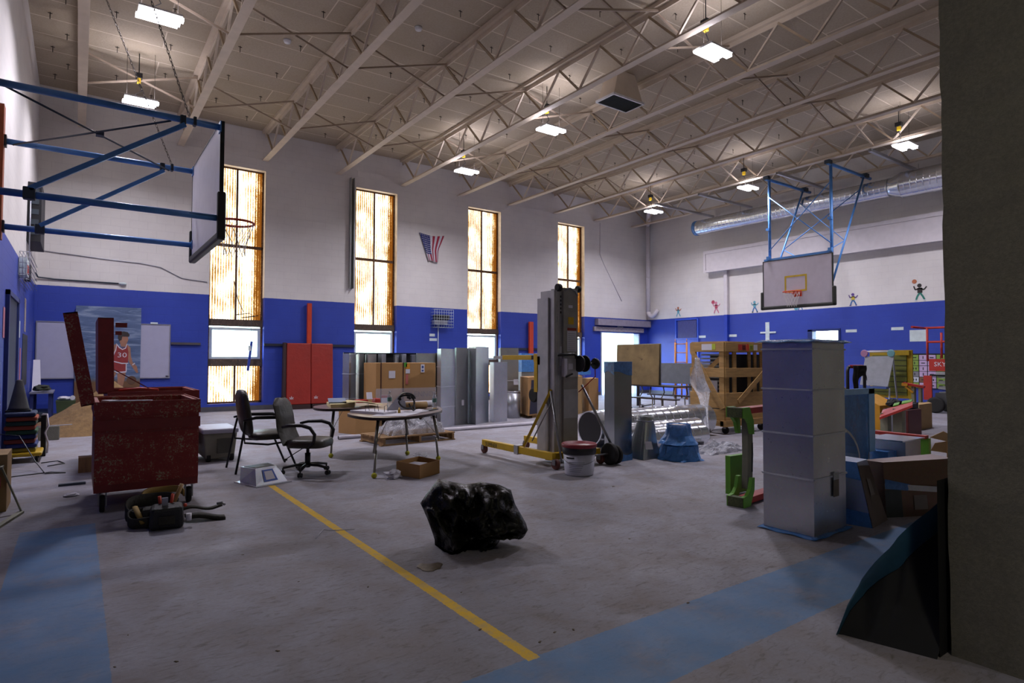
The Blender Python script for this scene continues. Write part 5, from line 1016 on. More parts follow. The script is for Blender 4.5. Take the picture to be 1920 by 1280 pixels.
o = thing('wrapped_duct', 'blue film wrapped duct sections standing behind the tall carton', 'duct', (9.7, 13.0, 0)); G().box(yz(978, 13.2), yz(1018, 13.2), 13.2, 13.6, 0, 1.45).build('duct_body', m_galv_d, o); G().box(yz(978, 13.2)-0.01, yz(1018, 13.2)+0.01, 13.18, 13.62, 1.1, 1.6).build('film', m_film, o)
tag(G().box(yz(1060, 12.5), yz(1108, 12.5), 12.5, 12.9, 1.02, 1.14).build('flat_film_pack', m_film), 'flat blue wrapped pack on top of the cartons right of the lift', 'pack')
carton('packed_carton', [fl(1090, 770), fl(1104, 774), fl(1122, 770), fl(1108, 766)], 0, 0.92, 'brown carton stack right of the lift mast', mat=m_card, open_=False)
carton('packed_carton', [fl(1066, 774), fl(1078, 778), fl(1092, 774), fl(1080, 770)], 0, 1.0, 'brown carton between the lift mast and the carton stack', mat=m_card2, open_=False)
# ================================================================ material lift
lf = thing('material_lift', 'yellow and aluminium material lift with a tall mast and long wheeled legs', 'material lift', (5.5, 6.7, 0))
XA, XB = 5.10, 5.90
def mast():
    g = G(); x0 = 5.36
    for k in range(4): g.box(x0+k*0.035, x0+k*0.035+0.030, 6.50, 6.80, 0.05, 2.40-0.0*k)
    g.box(x0-0.03, x0-0.005, 6.60, 6.84, 0.05, 2.30); return g
mast().build('ribbed_mast', m_alu2, lf)
G().box(5.50, 5.76, 6.46, 6.74, 0.08, 2.44).build('mast_column', M('mast_grey', '#93908a', 0.5, 0.2), lf); mc_ = [c_ for c_ in lf.children if c_.name.startswith('mast_column')][0]
g = G(); wheel(g, (5.44, 6.50, 2.44), 0.055, 0.06, 'x'); g.build('mast_roller', [m_tire, m_blk], lf); g = G(); wheel(g, (5.80, 6.50, 2.44), 0.05, 0.05, 'x'); g.build('mast_roller', [m_tire, m_blk], lf)
G().path([(5.50, 6.44, 2.40), (5.6, 6.44, 2.44), (5.70, 6.44, 2.40), (5.74, 6.44, 2.34)], 0.012, n=6).build('top_cable', m_steel, lf)
yf = 6.455
for nm, x0, x1, z0, z1, mt in (('yellow_plate', 5.58, 5.68, 1.93, 2.03, m_yellow), ('white_plate', 5.585, 5.66, 2.16, 2.20, m_paper), ('instruction_label', 5.56, 5.73, 1.55, 1.88, m_paper), ('brake_panel', 5.50, 5.76, 0.62, 1.02, m_alu2)): G().box(x0, x1, yf, yf+0.003, z0, z1).build(nm, mt, mc_)
G().box(5.56, 5.73, yf-0.002, yf-0.001, 1.84, 1.88).build('label_header', M('brick_red', '#8a2f20', 0.6), mc_)
g = G()
for k in range(9): g.box(5.575, 5.715, yf-0.002, yf-0.001, 1.57+0.028*k, 1.575+0.028*k)
g.build('label_lines', M('print_grey', '#66666c', 0.6), mc_)
g = G()
for k in range(5): g.box(5.468, 5.485, 6.494, 6.497, 2.08+0.055*k, 2.11+0.055*k)
g.build('mast_marking', m_blk, lf); G().box(5.462, 5.492, 6.494, 6.497, 1.35, 1.62).build('mast_label', m_paper, lf)
# legs run back to front, castors at the ends
for x, lab in ((XA, 'a'), (XB, 'b')):
    G().box(x-0.035, x+0.035, 6.18, 7.88, 0.115, 0.21).build('outrigger_leg', m_yellow, lf, bevel=0.006)
    if x == XA: lga = [c_ for c_ in lf.children if c_.name.startswith('outrigger_leg')][0]
    G().box(x-0.05, x+0.05, 6.93, 7.02, 0.10, 0.225).build('leg_clamp', m_alu2, lf)
    for y in (7.86, 6.15):
        k = G(); wheel(k, (x, y, 0.07), 0.07, 0.045, 'x'); k.box(x-0.04, x-0.03, y-0.03, y+0.03, 0.06, 0.13, 1).box(x+0.03, x+0.04, y-0.03, y+0.03, 0.06, 0.13, 1).build('caster', [m_rubred, m_steel], lf)
G().text('SUMNER', 0.085, (XA-0.037, 7.78, 0.128), (0, -1, 0), (0, 0, 1), 0, 0.0015).build('brand_lettering', m_blk, lga)
G().bar((XA, 6.24, 0.16), (XB, 6.24, 0.16), 0.10, 0.08).bar((XA, 6.32, 0.13), (5.45, 6.5, 0.13), 0.07, 0.06).build('rear_crossbeam', m_yellow, lf)
G().bar((XA, 6.85, 0.22), (5.36, 6.56, 1.02), 0.055, 0.035).build('front_brace', m_yellow, lf)
G().bar((XB, 6.85, 0.22), (5.78, 6.62, 1.02), 0.05, 0.035).build('striped_brace', m_yellow, lf)
a, b = Vector((XB, 6.832, 0.22)), Vector((5.78, 6.60, 1.02)); g = G()
for k in range(3): p = a.lerp(b, 0.35+0.22*k); q = a.lerp(b, 0.46+0.22*k); g.bar(p+Vector((0, -0.012, 0)), q+Vector((0, -0.012, 0)), 0.056, 0.024)
g.build('black_stripe', m_blk, lf)
G().tube((XA+0.06, 6.1, 0.10), (5.30, 6.5, 1.0), 0.015, n=8).build('silver_brace', m_steel, lf); G().tube((5.78, 6.40, 1.08), (6.08, 6.05, 0.16), 0.018, n=8).build('handle_tube', m_steel, lf); G().tube((5.17, 6.75, 0.3), (5.36, 6.52, 0.9), 0.009, n=6).build('thin_brace', m_steel, lf)
g = G(); wheel(g, (5.38, 6.98, 0.92), 0.105, 0.04, 'x'); g.box(5.37, 5.39, 6.76, 6.95, 0.90, 0.94, 1).build('side_wheel', [m_tire, m_steel], lf)
for x in (5.36, 5.95): g = G(); wheel(g, (x, 6.02, 0.15), 0.15, 0.07, 'x'); g.build('transport_wheel', [m_tire, m_steel], lf)
g = G(); wheel(g, (6.06, 6.02, 0.13), 0.13, 0.05, 'x'); g.build('transport_wheel', [m_tire, m_steel], lf)
G().tube((5.30, 6.02, 0.15), (6.1, 6.02, 0.15), 0.012, n=8).build('axle', m_steel, lf)
for x in (5.36, 5.72):
    G().box(x-0.03, x+0.03, 6.98, 7.72, 1.43, 1.50).box(x-0.03, x+0.03, 6.84, 6.93, 1.40, 1.52).build('fork', m_yellow, lf, bevel=0.004)
    G().box(x-0.022, x+0.022, 7.72, 7.98, 1.44, 1.49).build('fork_tip', m_alu2, lf); G().box(x-0.028, x+0.028, 6.93, 6.98, 1.435, 1.495).build('fork_joint', m_blkmetal, lf)
G().box(5.33, 5.40, 6.82, 6.92, 0.97, 1.40).build('carriage_upright', m_yellow, lf, bevel=0.004); G().box(5.33, 5.76, 6.78, 6.84, 1.36, 1.48).build('carriage_bar', m_yellow, lf)
g = G(); g.box(5.46, 5.66, 6.34, 6.46, 1.20, 1.45).build('winch_plate', m_alu2, lf)
g = G(); 
for x in (5.62, 5.72): g.lathe([(0.115, 0), (0.115, 0.018)], (x, 6.28, 1.38), 0, 20, 'x')
g.lathe([(0.06, 0), (0.06, 0.1)], (5.625, 6.28, 1.38), 0, 14, 'x'); g.build('winch_drum', m_blk, lf)
g = G(); g.tube((5.72, 6.28, 1.38), (5.93, 6.25, 1.38), 0.014, n=8).lathe([(0.075, 0), (0.08, 0.02), (0.07, 0.05)], (5.88, 6.25, 1.38), 0, 16, 'x'); g.build('winch_crank', m_blk, lf)
G().path([(5.34, 6.4, 1.50), (5.40, 6.35, 1.50), (5.55, 6.3, 1.51), (5.62, 6.3, 1.46)], 0.022, n=8).build('crank_handle', m_blk, lf); G().box(5.48, 5.56, 6.335, 6.339, 1.30, 1.38).build('winch_label', m_paper, lf)
g = G(); g.path([(5.45, 6.33, 1.22), (5.40, 6.30, 1.20), (5.52, 6.30, 1.24)], 0.014, n=6); g.build('lock_lever', m_blk, lf)
g = G(); g.path([(5.92, 6.28, 1.40), (5.9, 6.25, 1.2), (5.78, 6.35, 1.05), (5.74, 6.42, 0.98)], 0.008, n=5); g.build('winch_cable', m_red, lf)
# bucket
o = thing('plastic_bucket', 'white plastic bucket with a black collar and red lid beside the material lift', 'bucket', (5.14, 5.74, 0))
G().lathe([(0.175, 0), (0.18, 0.02), (0.20, 0.27)], (5.14, 5.74, 0), 0, 32).build('bucket_body', M('bucket_white', '#b9b9c6', 0.4), o)
G().lathe([(0.207, 0.265), (0.213, 0.275), (0.213, 0.34), (0.207, 0.35)], (5.14, 5.74, 0), 0, 32).build('collar', m_blk, o)
G().lathe([(0.215, 0.345), (0.222, 0.355), (0.222, 0.385), (0.212, 0.392), (0.205, 0.38), (0.0, 0.378)], (5.14, 5.74, 0), 0, 32, cap=False).build('lid', M('crimson_lid', '#7d1420', 0.4), o)
cv = (math.atan2(-5.74, -5.14))
def arcband(g, c, r, a0, a1, z0, z1, n=10, r1=None):
    r1 = r1 or r; vs = [(c[0]+(r if j == 0 else r1)*math.cos(a0+(a1-a0)*i/n), c[1]+(r if j == 0 else r1)*math.sin(a0+(a1-a0)*i/n), z0 if j == 0 else z1) for j in (0, 1) for i in range(n+1)]
    return g._add(vs, [(i, i+1, n+2+i, n+1+i) for i in range(n)], 0, True)
G().path([(5.14+0.205*math.cos(a), 5.74+0.205*math.sin(a), 0.20-0.05*math.sin((a-cv+1.2)/2.4*math.pi)) for a in [cv-1.2+2.4*i/14 for i in range(15)]], 0.004, n=5).build('bail_handle', m_steel, o)
g = G(); arcband(g, (5.14, 5.74), 0.199, cv-0.9, cv-0.3, 0.215, 0.235, r1=0.2005); g.build('printed_logo', m_blk, o)
g = G()
for k in range(6): arcband(g, (5.14, 5.74), 0.1925-0.0015*k+0.001, cv-0.7, cv+0.35-0.05*k, 0.17-0.022*k, 0.175-0.022*k)
g.build('printed_lines', M('print_grey', '#66666c', 0.6), o)
# blue filmed upright duct and neighbours
o = quadduct((6.28, 6.46), (6.12, 6.10), (6.50, 6.13), 1.40, 'blue filmed upright duct standing right of the material lift', (), galv_mat('mirror_galvanised', '#8f949a', 0.2), None, 'ducts right of the lift')
for z0, z1 in ((0.0, 0.11), (1.24, 1.405)):
    q = [(6.28, 6.46), (6.12, 6.10), (6.50, 6.13), (6.66, 6.49)]; cc = (6.39, 6.295); e = 0.01
    p = [(x+(x-cc[0])*e*4, y+(y-cc[1])*e*4) for x, y in q]; g = G()
    for i in range(4):
        a, b = p[i], p[(i+1) % 4]; g.grid(lambda u, v: (a[0]+(b[0]-a[0])*u, a[1]+(b[1]-a[1])*u, z0+(z1+0.03*math.sin(5*u+i)-z0)*v if z0 == 0 else z0+0.03*math.sin(4*u+i)*(1-v)+(z1-z0)*v), 8, 3)
    if z0: g.slab([(x, y, z1) for x, y in p], (0, 0, 0.004))
    g.build('film_wrap', m_film, o)
o = thing('duct_transition', 'galvanised transition with a small round collar, right of the blue filmed duct', 'duct fitting', (6.8, 6.1, 0))
cxr, cyr = 6.83, 6.17; n = 24; base = []
for i in range(n):
    a = 2*math.pi*i/n-2.4; ca, sa = math.cos(a), math.sin(a); k = 1/max(abs(ca), abs(sa)); base.append((6.78+ca*k*0.17, 6.17+sa*k*0.17, 0.0))
topc = [(cxr+0.125*math.cos(2*math.pi*i/n-2.4), cyr+0.125*math.sin(2*math.pi*i/n-2.4), 0.52) for i in range(n)]; topd = [(x, y, 0.62) for x, y, z in topc]
g = G(); g._add(base+topc+topd, [(i, (i+1) % n, n+(i+1) % n, n+i) for i in range(n)]+[(n+i, n+(i+1) % n, 2*n+(i+1) % n, 2*n+i) for i in range(n)]); g.sm = [i >= n for i in range(2*n)]; g.build('sheet_body', m_galv_d, o, solid=0.003)
G().lathe([(0.128, 0.535), (0.131, 0.545), (0.128, 0.555)], (cxr, cyr, 0), 0, 24).build('collar_bead', m_galv, o)
G().poly([(6.60, 5.955, 0.16), (6.69, 5.90, 0.16), (6.69, 5.93, 0.27), (6.61, 5.98, 0.27)]).build('paper_tag', m_paper, o)
# blue film covered fittings
def filmcone(c, rings, lab, seed=0, mat=None, cat='duct fitting', amp=0.06, inner=None):
    o = thing('wrapped_fitting', lab, cat, (c[0], c[1], c[2])); g = G(); n = 22; vs = []
    for ri, (r, z) in enumerate(rings):
        for i in range(n):
            a = 2*math.pi*i/n; k = 1+amp*math.sin(5*a+seed+ri*1.3)+amp*0.8*math.sin(11*a+seed*2+ri); vs.append((c[0]+r*k*math.cos(a), c[1]+r*k*math.sin(a), c[2]+z))
    g._add(vs, [(j*n+i, j*n+(i+1) % n, (j+1)*n+(i+1) % n, (j+1)*n+i) for j in range(len(rings)-1) for i in range(n)]); g.build('film', mat or m_film, o, solid=0.003)
    if inner:
        for nm, rr in inner: G().lathe(rr, c, 0, 20).build(nm, m_galv_d, o)
    return o
filmcone((7.14, 5.80, 0), [(0.32, 0.004), (0.30, 0.03), (0.27, 0.10), (0.24, 0.20), (0.20, 0.22)], 'blue film wrapped fitting on the floor, lower of two', 1, inner=[('cone_body', [(0.27, 0.01), (0.22, 0.19), (0.22, 0.20)])], amp=0.07)
filmcone((7.14, 5.82, 0.225), [(0.28, 0.0), (0.24, 0.05), (0.19, 0.12), (0.17, 0.24), (0.165, 0.28)], 'blue film wrapped collar fitting stacked on the lower one', 2, inner=[('cone_body', [(0.25, 0.005), (0.15, 0.12), (0.15, 0.26)])], amp=0.05)
# spiral pipes lying on the floor
for (y, r, x0, x1, lab) in ((7.45, 0.29, 6.9, 9.9, 'largest silver spiral pipe lying on the floor behind the others'), (6.93, 0.20, 6.95, 9.0, 'silver spiral pipe lying in the middle of the three behind the blue duct'), (6.50, 0.185, 7.15, 8.55, 'shortest silver spiral pipe lying nearest the camera, its end before the crate')):
    o = thing('spiral_pipe', lab, 'duct', ((x0+x1)/2, y, 0), 'spiral pipes on the floor'); ribbed(G(), x0, x1, r, y, r+0.008, 'x', 0.2).build('pipe', m_galv_l, o); G().lathe([(r-0.02, x0-0.002), (r-0.02, x0-0.001)], (0, y, r+0.008), 0, 24, 'x').build('end_shade', m_blk, o)  # black end discs carry the shade of the hollow pipes
# folded cafeteria table, plywood, steel sheet, scaffold
o = thing('cafeteria_table', 'dark topped folding cafeteria table with attached benches, in front of the plywood sheet', 'table', (13.1, 11.3, 0))
G().box(12.75, 13.45, 10.45, 12.45, 0.70, 0.735).build('tabletop', m_edge, o)
for x in (12.25, 13.8): G().box(x, x+0.28, 10.15, 12.4, 0.40, 0.43).build('bench', m_edge, o)
for y in (10.6, 11.4, 12.2):
    for s, xb in ((-1, 12.4), (1, 13.9)): G().path([(13.1+s*0.25, y, 0.69), (13.1+s*0.3, y, 0.52), (13.1+s*0.18, y, 0.38), (13.1+s*0.2, y, 0.14), (13.1+s*0.35, y, 0.10), (xb, y, 0.12), (xb, y, 0.39)], 0.018, n=8).build('frame_leg', m_chrome, o)
    for x in (12.9, 13.4): G().lathe([(0.05, -0.015), (0.05, 0.015)], (x, y, 0.05), 0, 14, 'x').tube((x, y, 0.05), (x, y, 0.14), 0.012, n=6).build('caster', m_blk, o)
m_ply = M('stained_plywood', '#75613f', 0.8, var=0.3, scale=2.5, col2='#4f3b26', thr=0.62)
st = thing('sheet_rack', 'grey steel sheet rack standing behind the cafeteria table', 'rack', (14.5, 12.0, 0))
G().box(14.3, 14.34, 10.55, 13.3, 0.74, 1.34).build('grey_sheet', M('flat_grey_sheet', '#6f7078', 0.6), st); G().box(14.45, 14.9, 10.35, 11.4, 0.0, 1.32).build('steel_case', M('light_case', '#80828c', 0.5), st); G().box(14.28, 14.36, 10.6, 10.66, 0, 0.74).box(14.28, 14.36, 13.2, 13.26, 0, 0.74).build('support', m_blkmetal, st)
o = thing('plywood_sheet', 'brown stained plywood sheet standing on edge before the bright doorway', 'board', (12.9, 12.2, 0.74)); 
G().hexa([(12.83, 11.12, 0.737), (12.85, 11.12, 0.737), (12.85, 12.72, 0.737), (12.83, 12.72, 0.737)], [(12.88, 11.12, 1.87), (12.90, 11.12, 1.87), (12.90, 12.72, 1.87), (12.88, 12.72, 1.87)]).build('sheet', m_ply, o)
G().box(12.91, 12.93, 11.1, 12.74, 0.74, 1.88).build('edge_frame', m_galv_d, o)
m_or2 = M('orange_scaffold', '#b5712a', 0.5)
o = thing('scaffold_frame', 'orange scaffold ladder frame with a platform against the far blue wall', 'scaffold', (18.0, 14.5, 0))
for y in (14.79, 14.27): G().tube((18.0, y, 0.0), (18.0, y, 2.08), 0.035, n=8).tube((18.0, y, 2.08), (18.0, y, 2.2), 0.015, n=6).build('upright', m_or2, o)
for z in (0.4, 1.35, 1.7, 2.02): G().tube((18.0, 14.79, z), (18.0, 14.27, z), 0.016, n=6).build('rung', m_or2, o)
G().box(17.95, 18.6, 14.2, 15.0, 0.93, 1.0).build('platform', m_or2, o); G().tube((18.55, 14.95, 0.0), (18.55, 14.95, 0.93), 0.03, n=8).build('support_leg', m_or2, o)
# wooden crate with machine, film curtain
cr = thing('shipping_crate', 'open slatted pine shipping crate with warning stickers, on a wheeled base', 'crate', (10.9, 7.4, 0.0))
CX0, CX1, CY0, CY1, CZ0, CZ1 = 10.15, 11.75, 7.15, 7.95, 0.27, 1.77
def cb(x0, x1, y0, y1, z0, z1, nm='slat', mt=None): G().box(x0, x1, y0, y1, z0, z1).build(nm, mt or m_pine, cr, bevel=0.004)
for x in (CX0+0.03, 10.42, CX1-0.13): cb(x, x+0.11, CY0, CY0+0.03, CZ0, CZ1-0.02, 'post')
for (z0, z1) in ((1.60, 1.78), (1.10, 1.28), (0.50, 0.80), (0.27, 0.48)): cb(CX0, CX1, CY0-0.025, CY0, z0, z1); cb(CX0-0.025, CX0, CY0, CY1, z0, z1)
for y in (CY0+0.02, CY1-0.13): cb(CX0, CX0+0.03, y, y+0.11, CZ0, CZ1-0.02, 'post')
cb(CX0, CX1, CY1-0.02, CY1, 1.60, 1.78); cb(CX0, CX1, CY1-0.02, CY1, 0.9, 1.1); cb(CX1-0.02, CX1, CY0, CY1, 1.6, 1.78)
G().bar((CX0-0.03, CY1-0.05, 1.62), (CX0-0.03, CY0+0.02, 0.50), 0.02, 0.10, upv=(0, 1, 0)).build('diagonal_board', m_pine, cr); G().bar((CX0+0.05, CY1-0.1, 1.0), (CX0+0.05, CY0+0.1, 1.5), 0.02, 0.09, upv=(0, 1, 0)).build('diagonal_board', m_pine, cr)
G().bar((10.52, CY0-0.04, 0.62), (11.5, CY0-0.04, 1.25), 0.10, 0.02, upv=(0, -1, 0)).build('front_diagonal', m_pine, cr)
cb(CX0+0.02, CX1-0.02, CY0, CY1, 1.775, 1.80, 'lid_board'); cb(CX0-0.05, CX1, CY0-0.05, CY0+0.08, 0.15, 0.27, 'skid'); cb(CX0-0.05, CX1, CY1-0.1, CY1, 0.15, 0.27, 'skid'); cb(CX0-0.05, CX0+0.1, CY0, CY1, 0.16, 0.26, 'skid')
G().box(10.65, 11.55, 7.3, 7.85, 0.3, 1.55).build('machine_core', m_blkmetal, cr)
g = G()
for k in range(14): g.box(CX0+0.2, CX0+0.24, CY0+0.12, CY1-0.1, 0.55+0.075*k, 0.58+0.075*k)
g.build('coil_fins', m_galv_d, cr)
for x in (11.0, 11.2, 11.42): cb(x, x+0.09, CY0+0.05, CY0+0.08, 0.48, 1.62, 'inner_slat')
for (x0, x1, mt, nm) in ((10.55, 10.67, M('sticker_red', '#b5362c', 0.6), 'red_sticker'), (10.68, 10.80, M('sticker_dark_red', '#8c2a2a', 0.6), 'warning_sticker'), (10.93, 11.05, M('sticker_lime', '#a9b334', 0.6), 'lime_sticker'), (11.07, 11.2, m_paper, 'white_sticker')): G().box(x0, x1, CY0-0.029, CY0-0.0255, 1.63, 1.745).build(nm, mt, cr)
G().slab([(10.865+0.055*math.cos(a), CY0-0.0255, 1.685+0.075*math.sin(a)) for a in [i*math.pi/8 for i in range(16)]], (0, -0.003, 0)).build('orange_disc', M('sticker_orange', '#c8472c', 0.6), cr)
for xa_ in (10.69, 10.945):
    g = G()
    for k in range(3): g.box(xa_, xa_+0.09, CY0-0.031, CY0-0.0295, 1.655+0.027*k, 1.664+0.027*k)
    g.build('sticker_print', m_blk, cr)
G().box(CX0-0.029, CX0-0.0255, 7.42, 7.66, 1.63, 1.75).build('white_sticker', m_paper, cr); G().box(CX0-0.029, CX0-0.0255, 7.34, 7.42, 1.64, 1.75).build('yellow_sticker', M('sticker_lime', '#a9b334', 0.6), cr); G().box(CX0+0.18, CX0+0.19, 7.45, 7.75, 0.72, 1.02).build('document_sheet', m_paper, cr)
for x in (10.3, 11.5):
    for y in (7.25, 7.8): k = G(); wheel(k, (x, y, 0.07), 0.07, 0.05, 'x'); k.box(x-0.03, x+0.03, y-0.03, y+0.03, 0.10, 0.149, 1).build('caster', [m_tire, m_steel], cr)
# clear film hanging from the crate
g = G()
def cur(u, v):
    z = 1.45*(1-v)+0.03; w_ = 0.08+0.17*math.exp(-((v-0.36)/0.20)**2)*(1-0.3*v); x = 9.92-1.55*max(0, v-0.45)**1.3*1.0+0.03*math.sin(9*u+5*v); y = 7.62-1.15*max(0, v-0.3)**1.2+(u-0.5)*w_*1.6+0.02*math.sin(17*u)
    return (x, y, z)
g.grid(cur, 18, 30); tag(g.build('film_curtain', m_clear, solid=0.003), 'clear plastic sheet hanging in a twisted strip down from the crate corner', 'plastic film')
heap('plastic_wrap_heap', 7.75, 8.75, 5.72, 6.18, 0.0, 0.15, m_clear, 'clear plastic sheet bunched on the floor at the foot of the crate curtain', 'plastic film', 7, 0.004)
# ---- big galvanised duct in the right foreground
FG = ((4.84, 3.00), (4.82, 2.58), (5.38, 2.60))
o = quadduct((4.82, 3.02), (4.82, 2.58), (5.38, 2.60), 1.60, 'largest upright galvanised duct, four segments tall, in the right foreground', (0.47, 0.82, 1.19, 1.525), galv_mat('smooth_galvanised', '#cdcfd4', 0.30, 0.95, 0.06), None, 'big duct')
del o['group']
q = [(4.82, 3.02), (4.82, 2.58), (5.38, 2.60), (5.38, 3.04)]; cc = (5.10, 2.81)
def skirt(z, ext, nm, drop):
    p = [(cc[0]+(x-cc[0])*ext, cc[1]+(y-cc[1])*ext) for x, y in q]; g = G()
    for i in range(4):
        a, b = p[i], p[(i+1) % 4]; a0, b0 = q[i], q[(i+1) % 4]
        g.grid(lambda u, v: (a0[0]+(b0[0]-a0[0])*u+((a[0]+(b[0]-a[0])*u)-(a0[0]+(b0[0]-a0[0])*u))*v, a0[1]+(b0[1]-a0[1])*u+((a[1]+(b[1]-a[1])*u)-(a0[1]+(b0[1]-a0[1])*u))*v, z+drop*v+0.006*math.sin(13*u+i)*v), 12, 2)
    g.build(nm, m_film, o, solid=0.004)
skirt(0.02, 1.16, 'film_skirt', -0.012); skirt(1.606, 1.20, 'film_top_edge', -0.022)
tpl = G(); tpl.grid(lambda u, v: (4.82+0.56*u, 2.59+0.44*v, 1.607+0.018*math.sin(5*u)*math.sin(4*v)*u), 12, 8); tpl.build('film_cover', m_film, o, solid=0.003)
G().box(5.13, 5.22, 2.578, 2.5815, 0.30, 0.44).build('taped_label', M('aged_tape', '#7a6a58', 0.5), o); G().box(5.13, 5.22, 2.577, 2.578, 0.44, 0.50).build('tape_strip', m_galv_d, o)
# ---- folding sawhorses in green and red with grey legs
m_green = M('lime_green_plastic', '#5c9a1f', 0.45); m_redb = M('sawhorse_red', '#a8281c', 0.5); m_leg = M('khaki_grey_leg', '#7d7c66', 0.55)
def sawhorse(c, L, Hh, lab, yaw=0.0, W=0.16):
    """two grey leg panels between a lower and an upper red beam, green brackets at the corners"""
    o = thing('folding_sawhorse', lab, 'sawhorse', (c[0], c[1], 0), 'red and green sawhorses'); x, y = c
    def B(nm, x0, x1, y0, y1, z0, z1, mt): 
        p = rot([(x+x0, y+y0, z0), (x+x1, y+y0, z0), (x+x1, y+y1, z0), (x+x0, y+y1, z0)], c, yaw); G().slab(p, (0, 0, z1-z0)).build(nm, mt, o, bevel=0.004)
    B('top_beam', 0.08, L, -W*0.4, W*0.4, Hh-0.07, Hh-0.01, m_redb); B('bottom_beam', 0.08, L, -W*0.4, W*0.4, 0.015, 0.075, m_redb)
    for lx in (0.17, L-0.27):
        p = [(lx, 0.15), (lx+0.10, 0.15), (lx+0.13, Hh*0.5), (lx+0.11, Hh-0.12), (lx+0.01, Hh-0.12), (lx+0.015, Hh*0.5)]
        pts = rot([(x+a, y-0.03, z) for a, z in p], c, yaw); d = rot([(x, y+0.06, 0)], c, yaw)[0]; G().slab(pts, (d[0]-x, d[1]-y, 0)).build('leg_panel', m_leg, o)
        p2 = [(lx+0.085, Hh*0.32), (lx+0.105, Hh*0.32), (lx+0.115, Hh*0.62), (lx+0.10, Hh*0.62)]; pts = rot([(x+a, y-0.034, z) for a, z in p2], c, yaw); G().slab(pts, (0, -0.002, 0)).build('dark_slot', m_blk, o)
    for (zb, sg) in ((0.0, 1), (Hh, -1)):
        p = [(-0.02, zb), (-0.02, zb+sg*0.10), (0.06, zb+sg*0.11), (0.12, zb+sg*0.16), (0.16, zb+sg*0.27), (0.21, zb+sg*0.27), (0.20, zb+sg*0.14), (0.15, zb+sg*0.06), (0.12, zb+sg*0.0)]
        for yy in (-W*0.55, W*0.35):
            pts = rot([(x+a, y+yy, z) for a, z in p], c, yaw); d = rot([(x, y+0.035, 0)], c, yaw)[0]; G().slab(pts, (d[0]-x, d[1]-y, 0)).build('corner_bracket', m_green, o)
        B('checkered_pad', -0.025, 0.05, -W*0.5, W*0.5, min(zb, zb+sg*0.10)+0.002, max(zb, zb+sg*0.10)-0.002, M('ribbed_pad', '#4b5230', 0.7, var=0.4, scale=60))
    return o
sawhorse((5.28, 3.60), 1.15, 0.97, 'folding sawhorse with green brackets standing right behind the big duct', 0.12)
tag(G().hexa([(5.62, 3.9, 0.02), (5.95, 3.9, 0.02), (5.95, 3.96, 0.02), (5.62, 3.96, 0.02)], [(5.62, 3.9, 0.42), (5.95, 3.9, 0.42), (5.95, 3.96, 0.42), (5.62, 3.96, 0.42)]).build('lime_panel', m_green), 'lime green plastic panel behind the leg of the nearest sawhorse', 'panel')
o = thing('folding_sawhorse', 'sawhorse on its side with red rail and green end bracket, past the wrapped ducts', 'sawhorse', (9.5, 3.8, 0), 'red and green sawhorses')
G().bar((9.40, 4.10, 0.40), (9.40, 3.46, 0.395), 0.10, 0.045).build('top_beam', m_redb, o); G().bar((9.42, 3.50, 0.38), (9.42, 3.50, 0.0), 0.07, 0.13, upv=(0, 1, 0)).bar((9.5, 3.62, 0.38), (9.5, 3.62, 0.02), 0.04, 0.10, upv=(0, 1, 0)).build('corner_bracket', m_green, o); G().box(9.52, 9.60, 3.72, 3.90, 0.0, 0.38).build('leg_panel', m_leg, o); G().box(9.7, 9.78, 4.0, 4.2, 0.0, 0.38).build('leg_panel', m_leg, o)
o = thing('folding_sawhorse', 'sawhorse with a sloping red top over two grey legs, behind the lying one', 'sawhorse', (11.4, 4.9, 0), 'red and green sawhorses')
def wxp(px_, py_, X):
    d = fw+rt*((px_-960)/F)-up*((py_-640)/F); k = X/d.x; return Vector((X, d.y*k, H+d.z*k))
G().slab([wxp(1649, 782, 11.1), wxp(1711, 759, 11.1), wxp(1711, 752, 11.6), wxp(1655, 768, 11.6)], (0, 0, -0.04)).build('top_beam', m_redb, o); G().box(11.28, 11.42, 4.74, 4.86, 0.0, 0.53).build('leg_panel', m_leg, o); G().box(11.28, 11.42, 4.52, 4.66, 0.0, 0.62).build('leg_panel', m_leg, o)
for q4 in (((1690, 758), (1709, 754), (1711, 750), (1692, 753)), ((1674, 762), (1685, 759), (1687, 755), (1677, 757))): G().slab([wxp(*q4[0], 11.55), wxp(*q4[1], 11.55), wxp(*q4[2], 11.75), wxp(*q4[3], 11.75)], (0, 0, 0.015)).build('green_insert', m_green, o)
o = thing('folding_sawhorse', 'far sawhorse with a yellow and red top and grey legs, before the card chart', 'sawhorse', (15.2, 5.9, 0), 'red and green sawhorses')
G().bar((15.2, 6.04, 0.92), (15.25, 5.65, 0.85), 0.16, 0.05).build('top_beam', m_redb, o); G().bar((15.18, 6.06, 0.90), (15.2, 5.95, 0.89), 0.17, 0.06).bar((15.2, 6.0, 0.85), (15.23, 5.86, 0.72), 0.12, 0.04).build('corner_bracket', M('amber_plastic', '#c98f1f', 0.5), o); G().box(15.2, 15.3, 5.83, 5.89, 0.0, 0.87).build('leg_panel', m_leg, o); G().box(15.2, 15.3, 5.70, 5.75, 0.0, 0.85).build('leg_panel', m_leg, o)
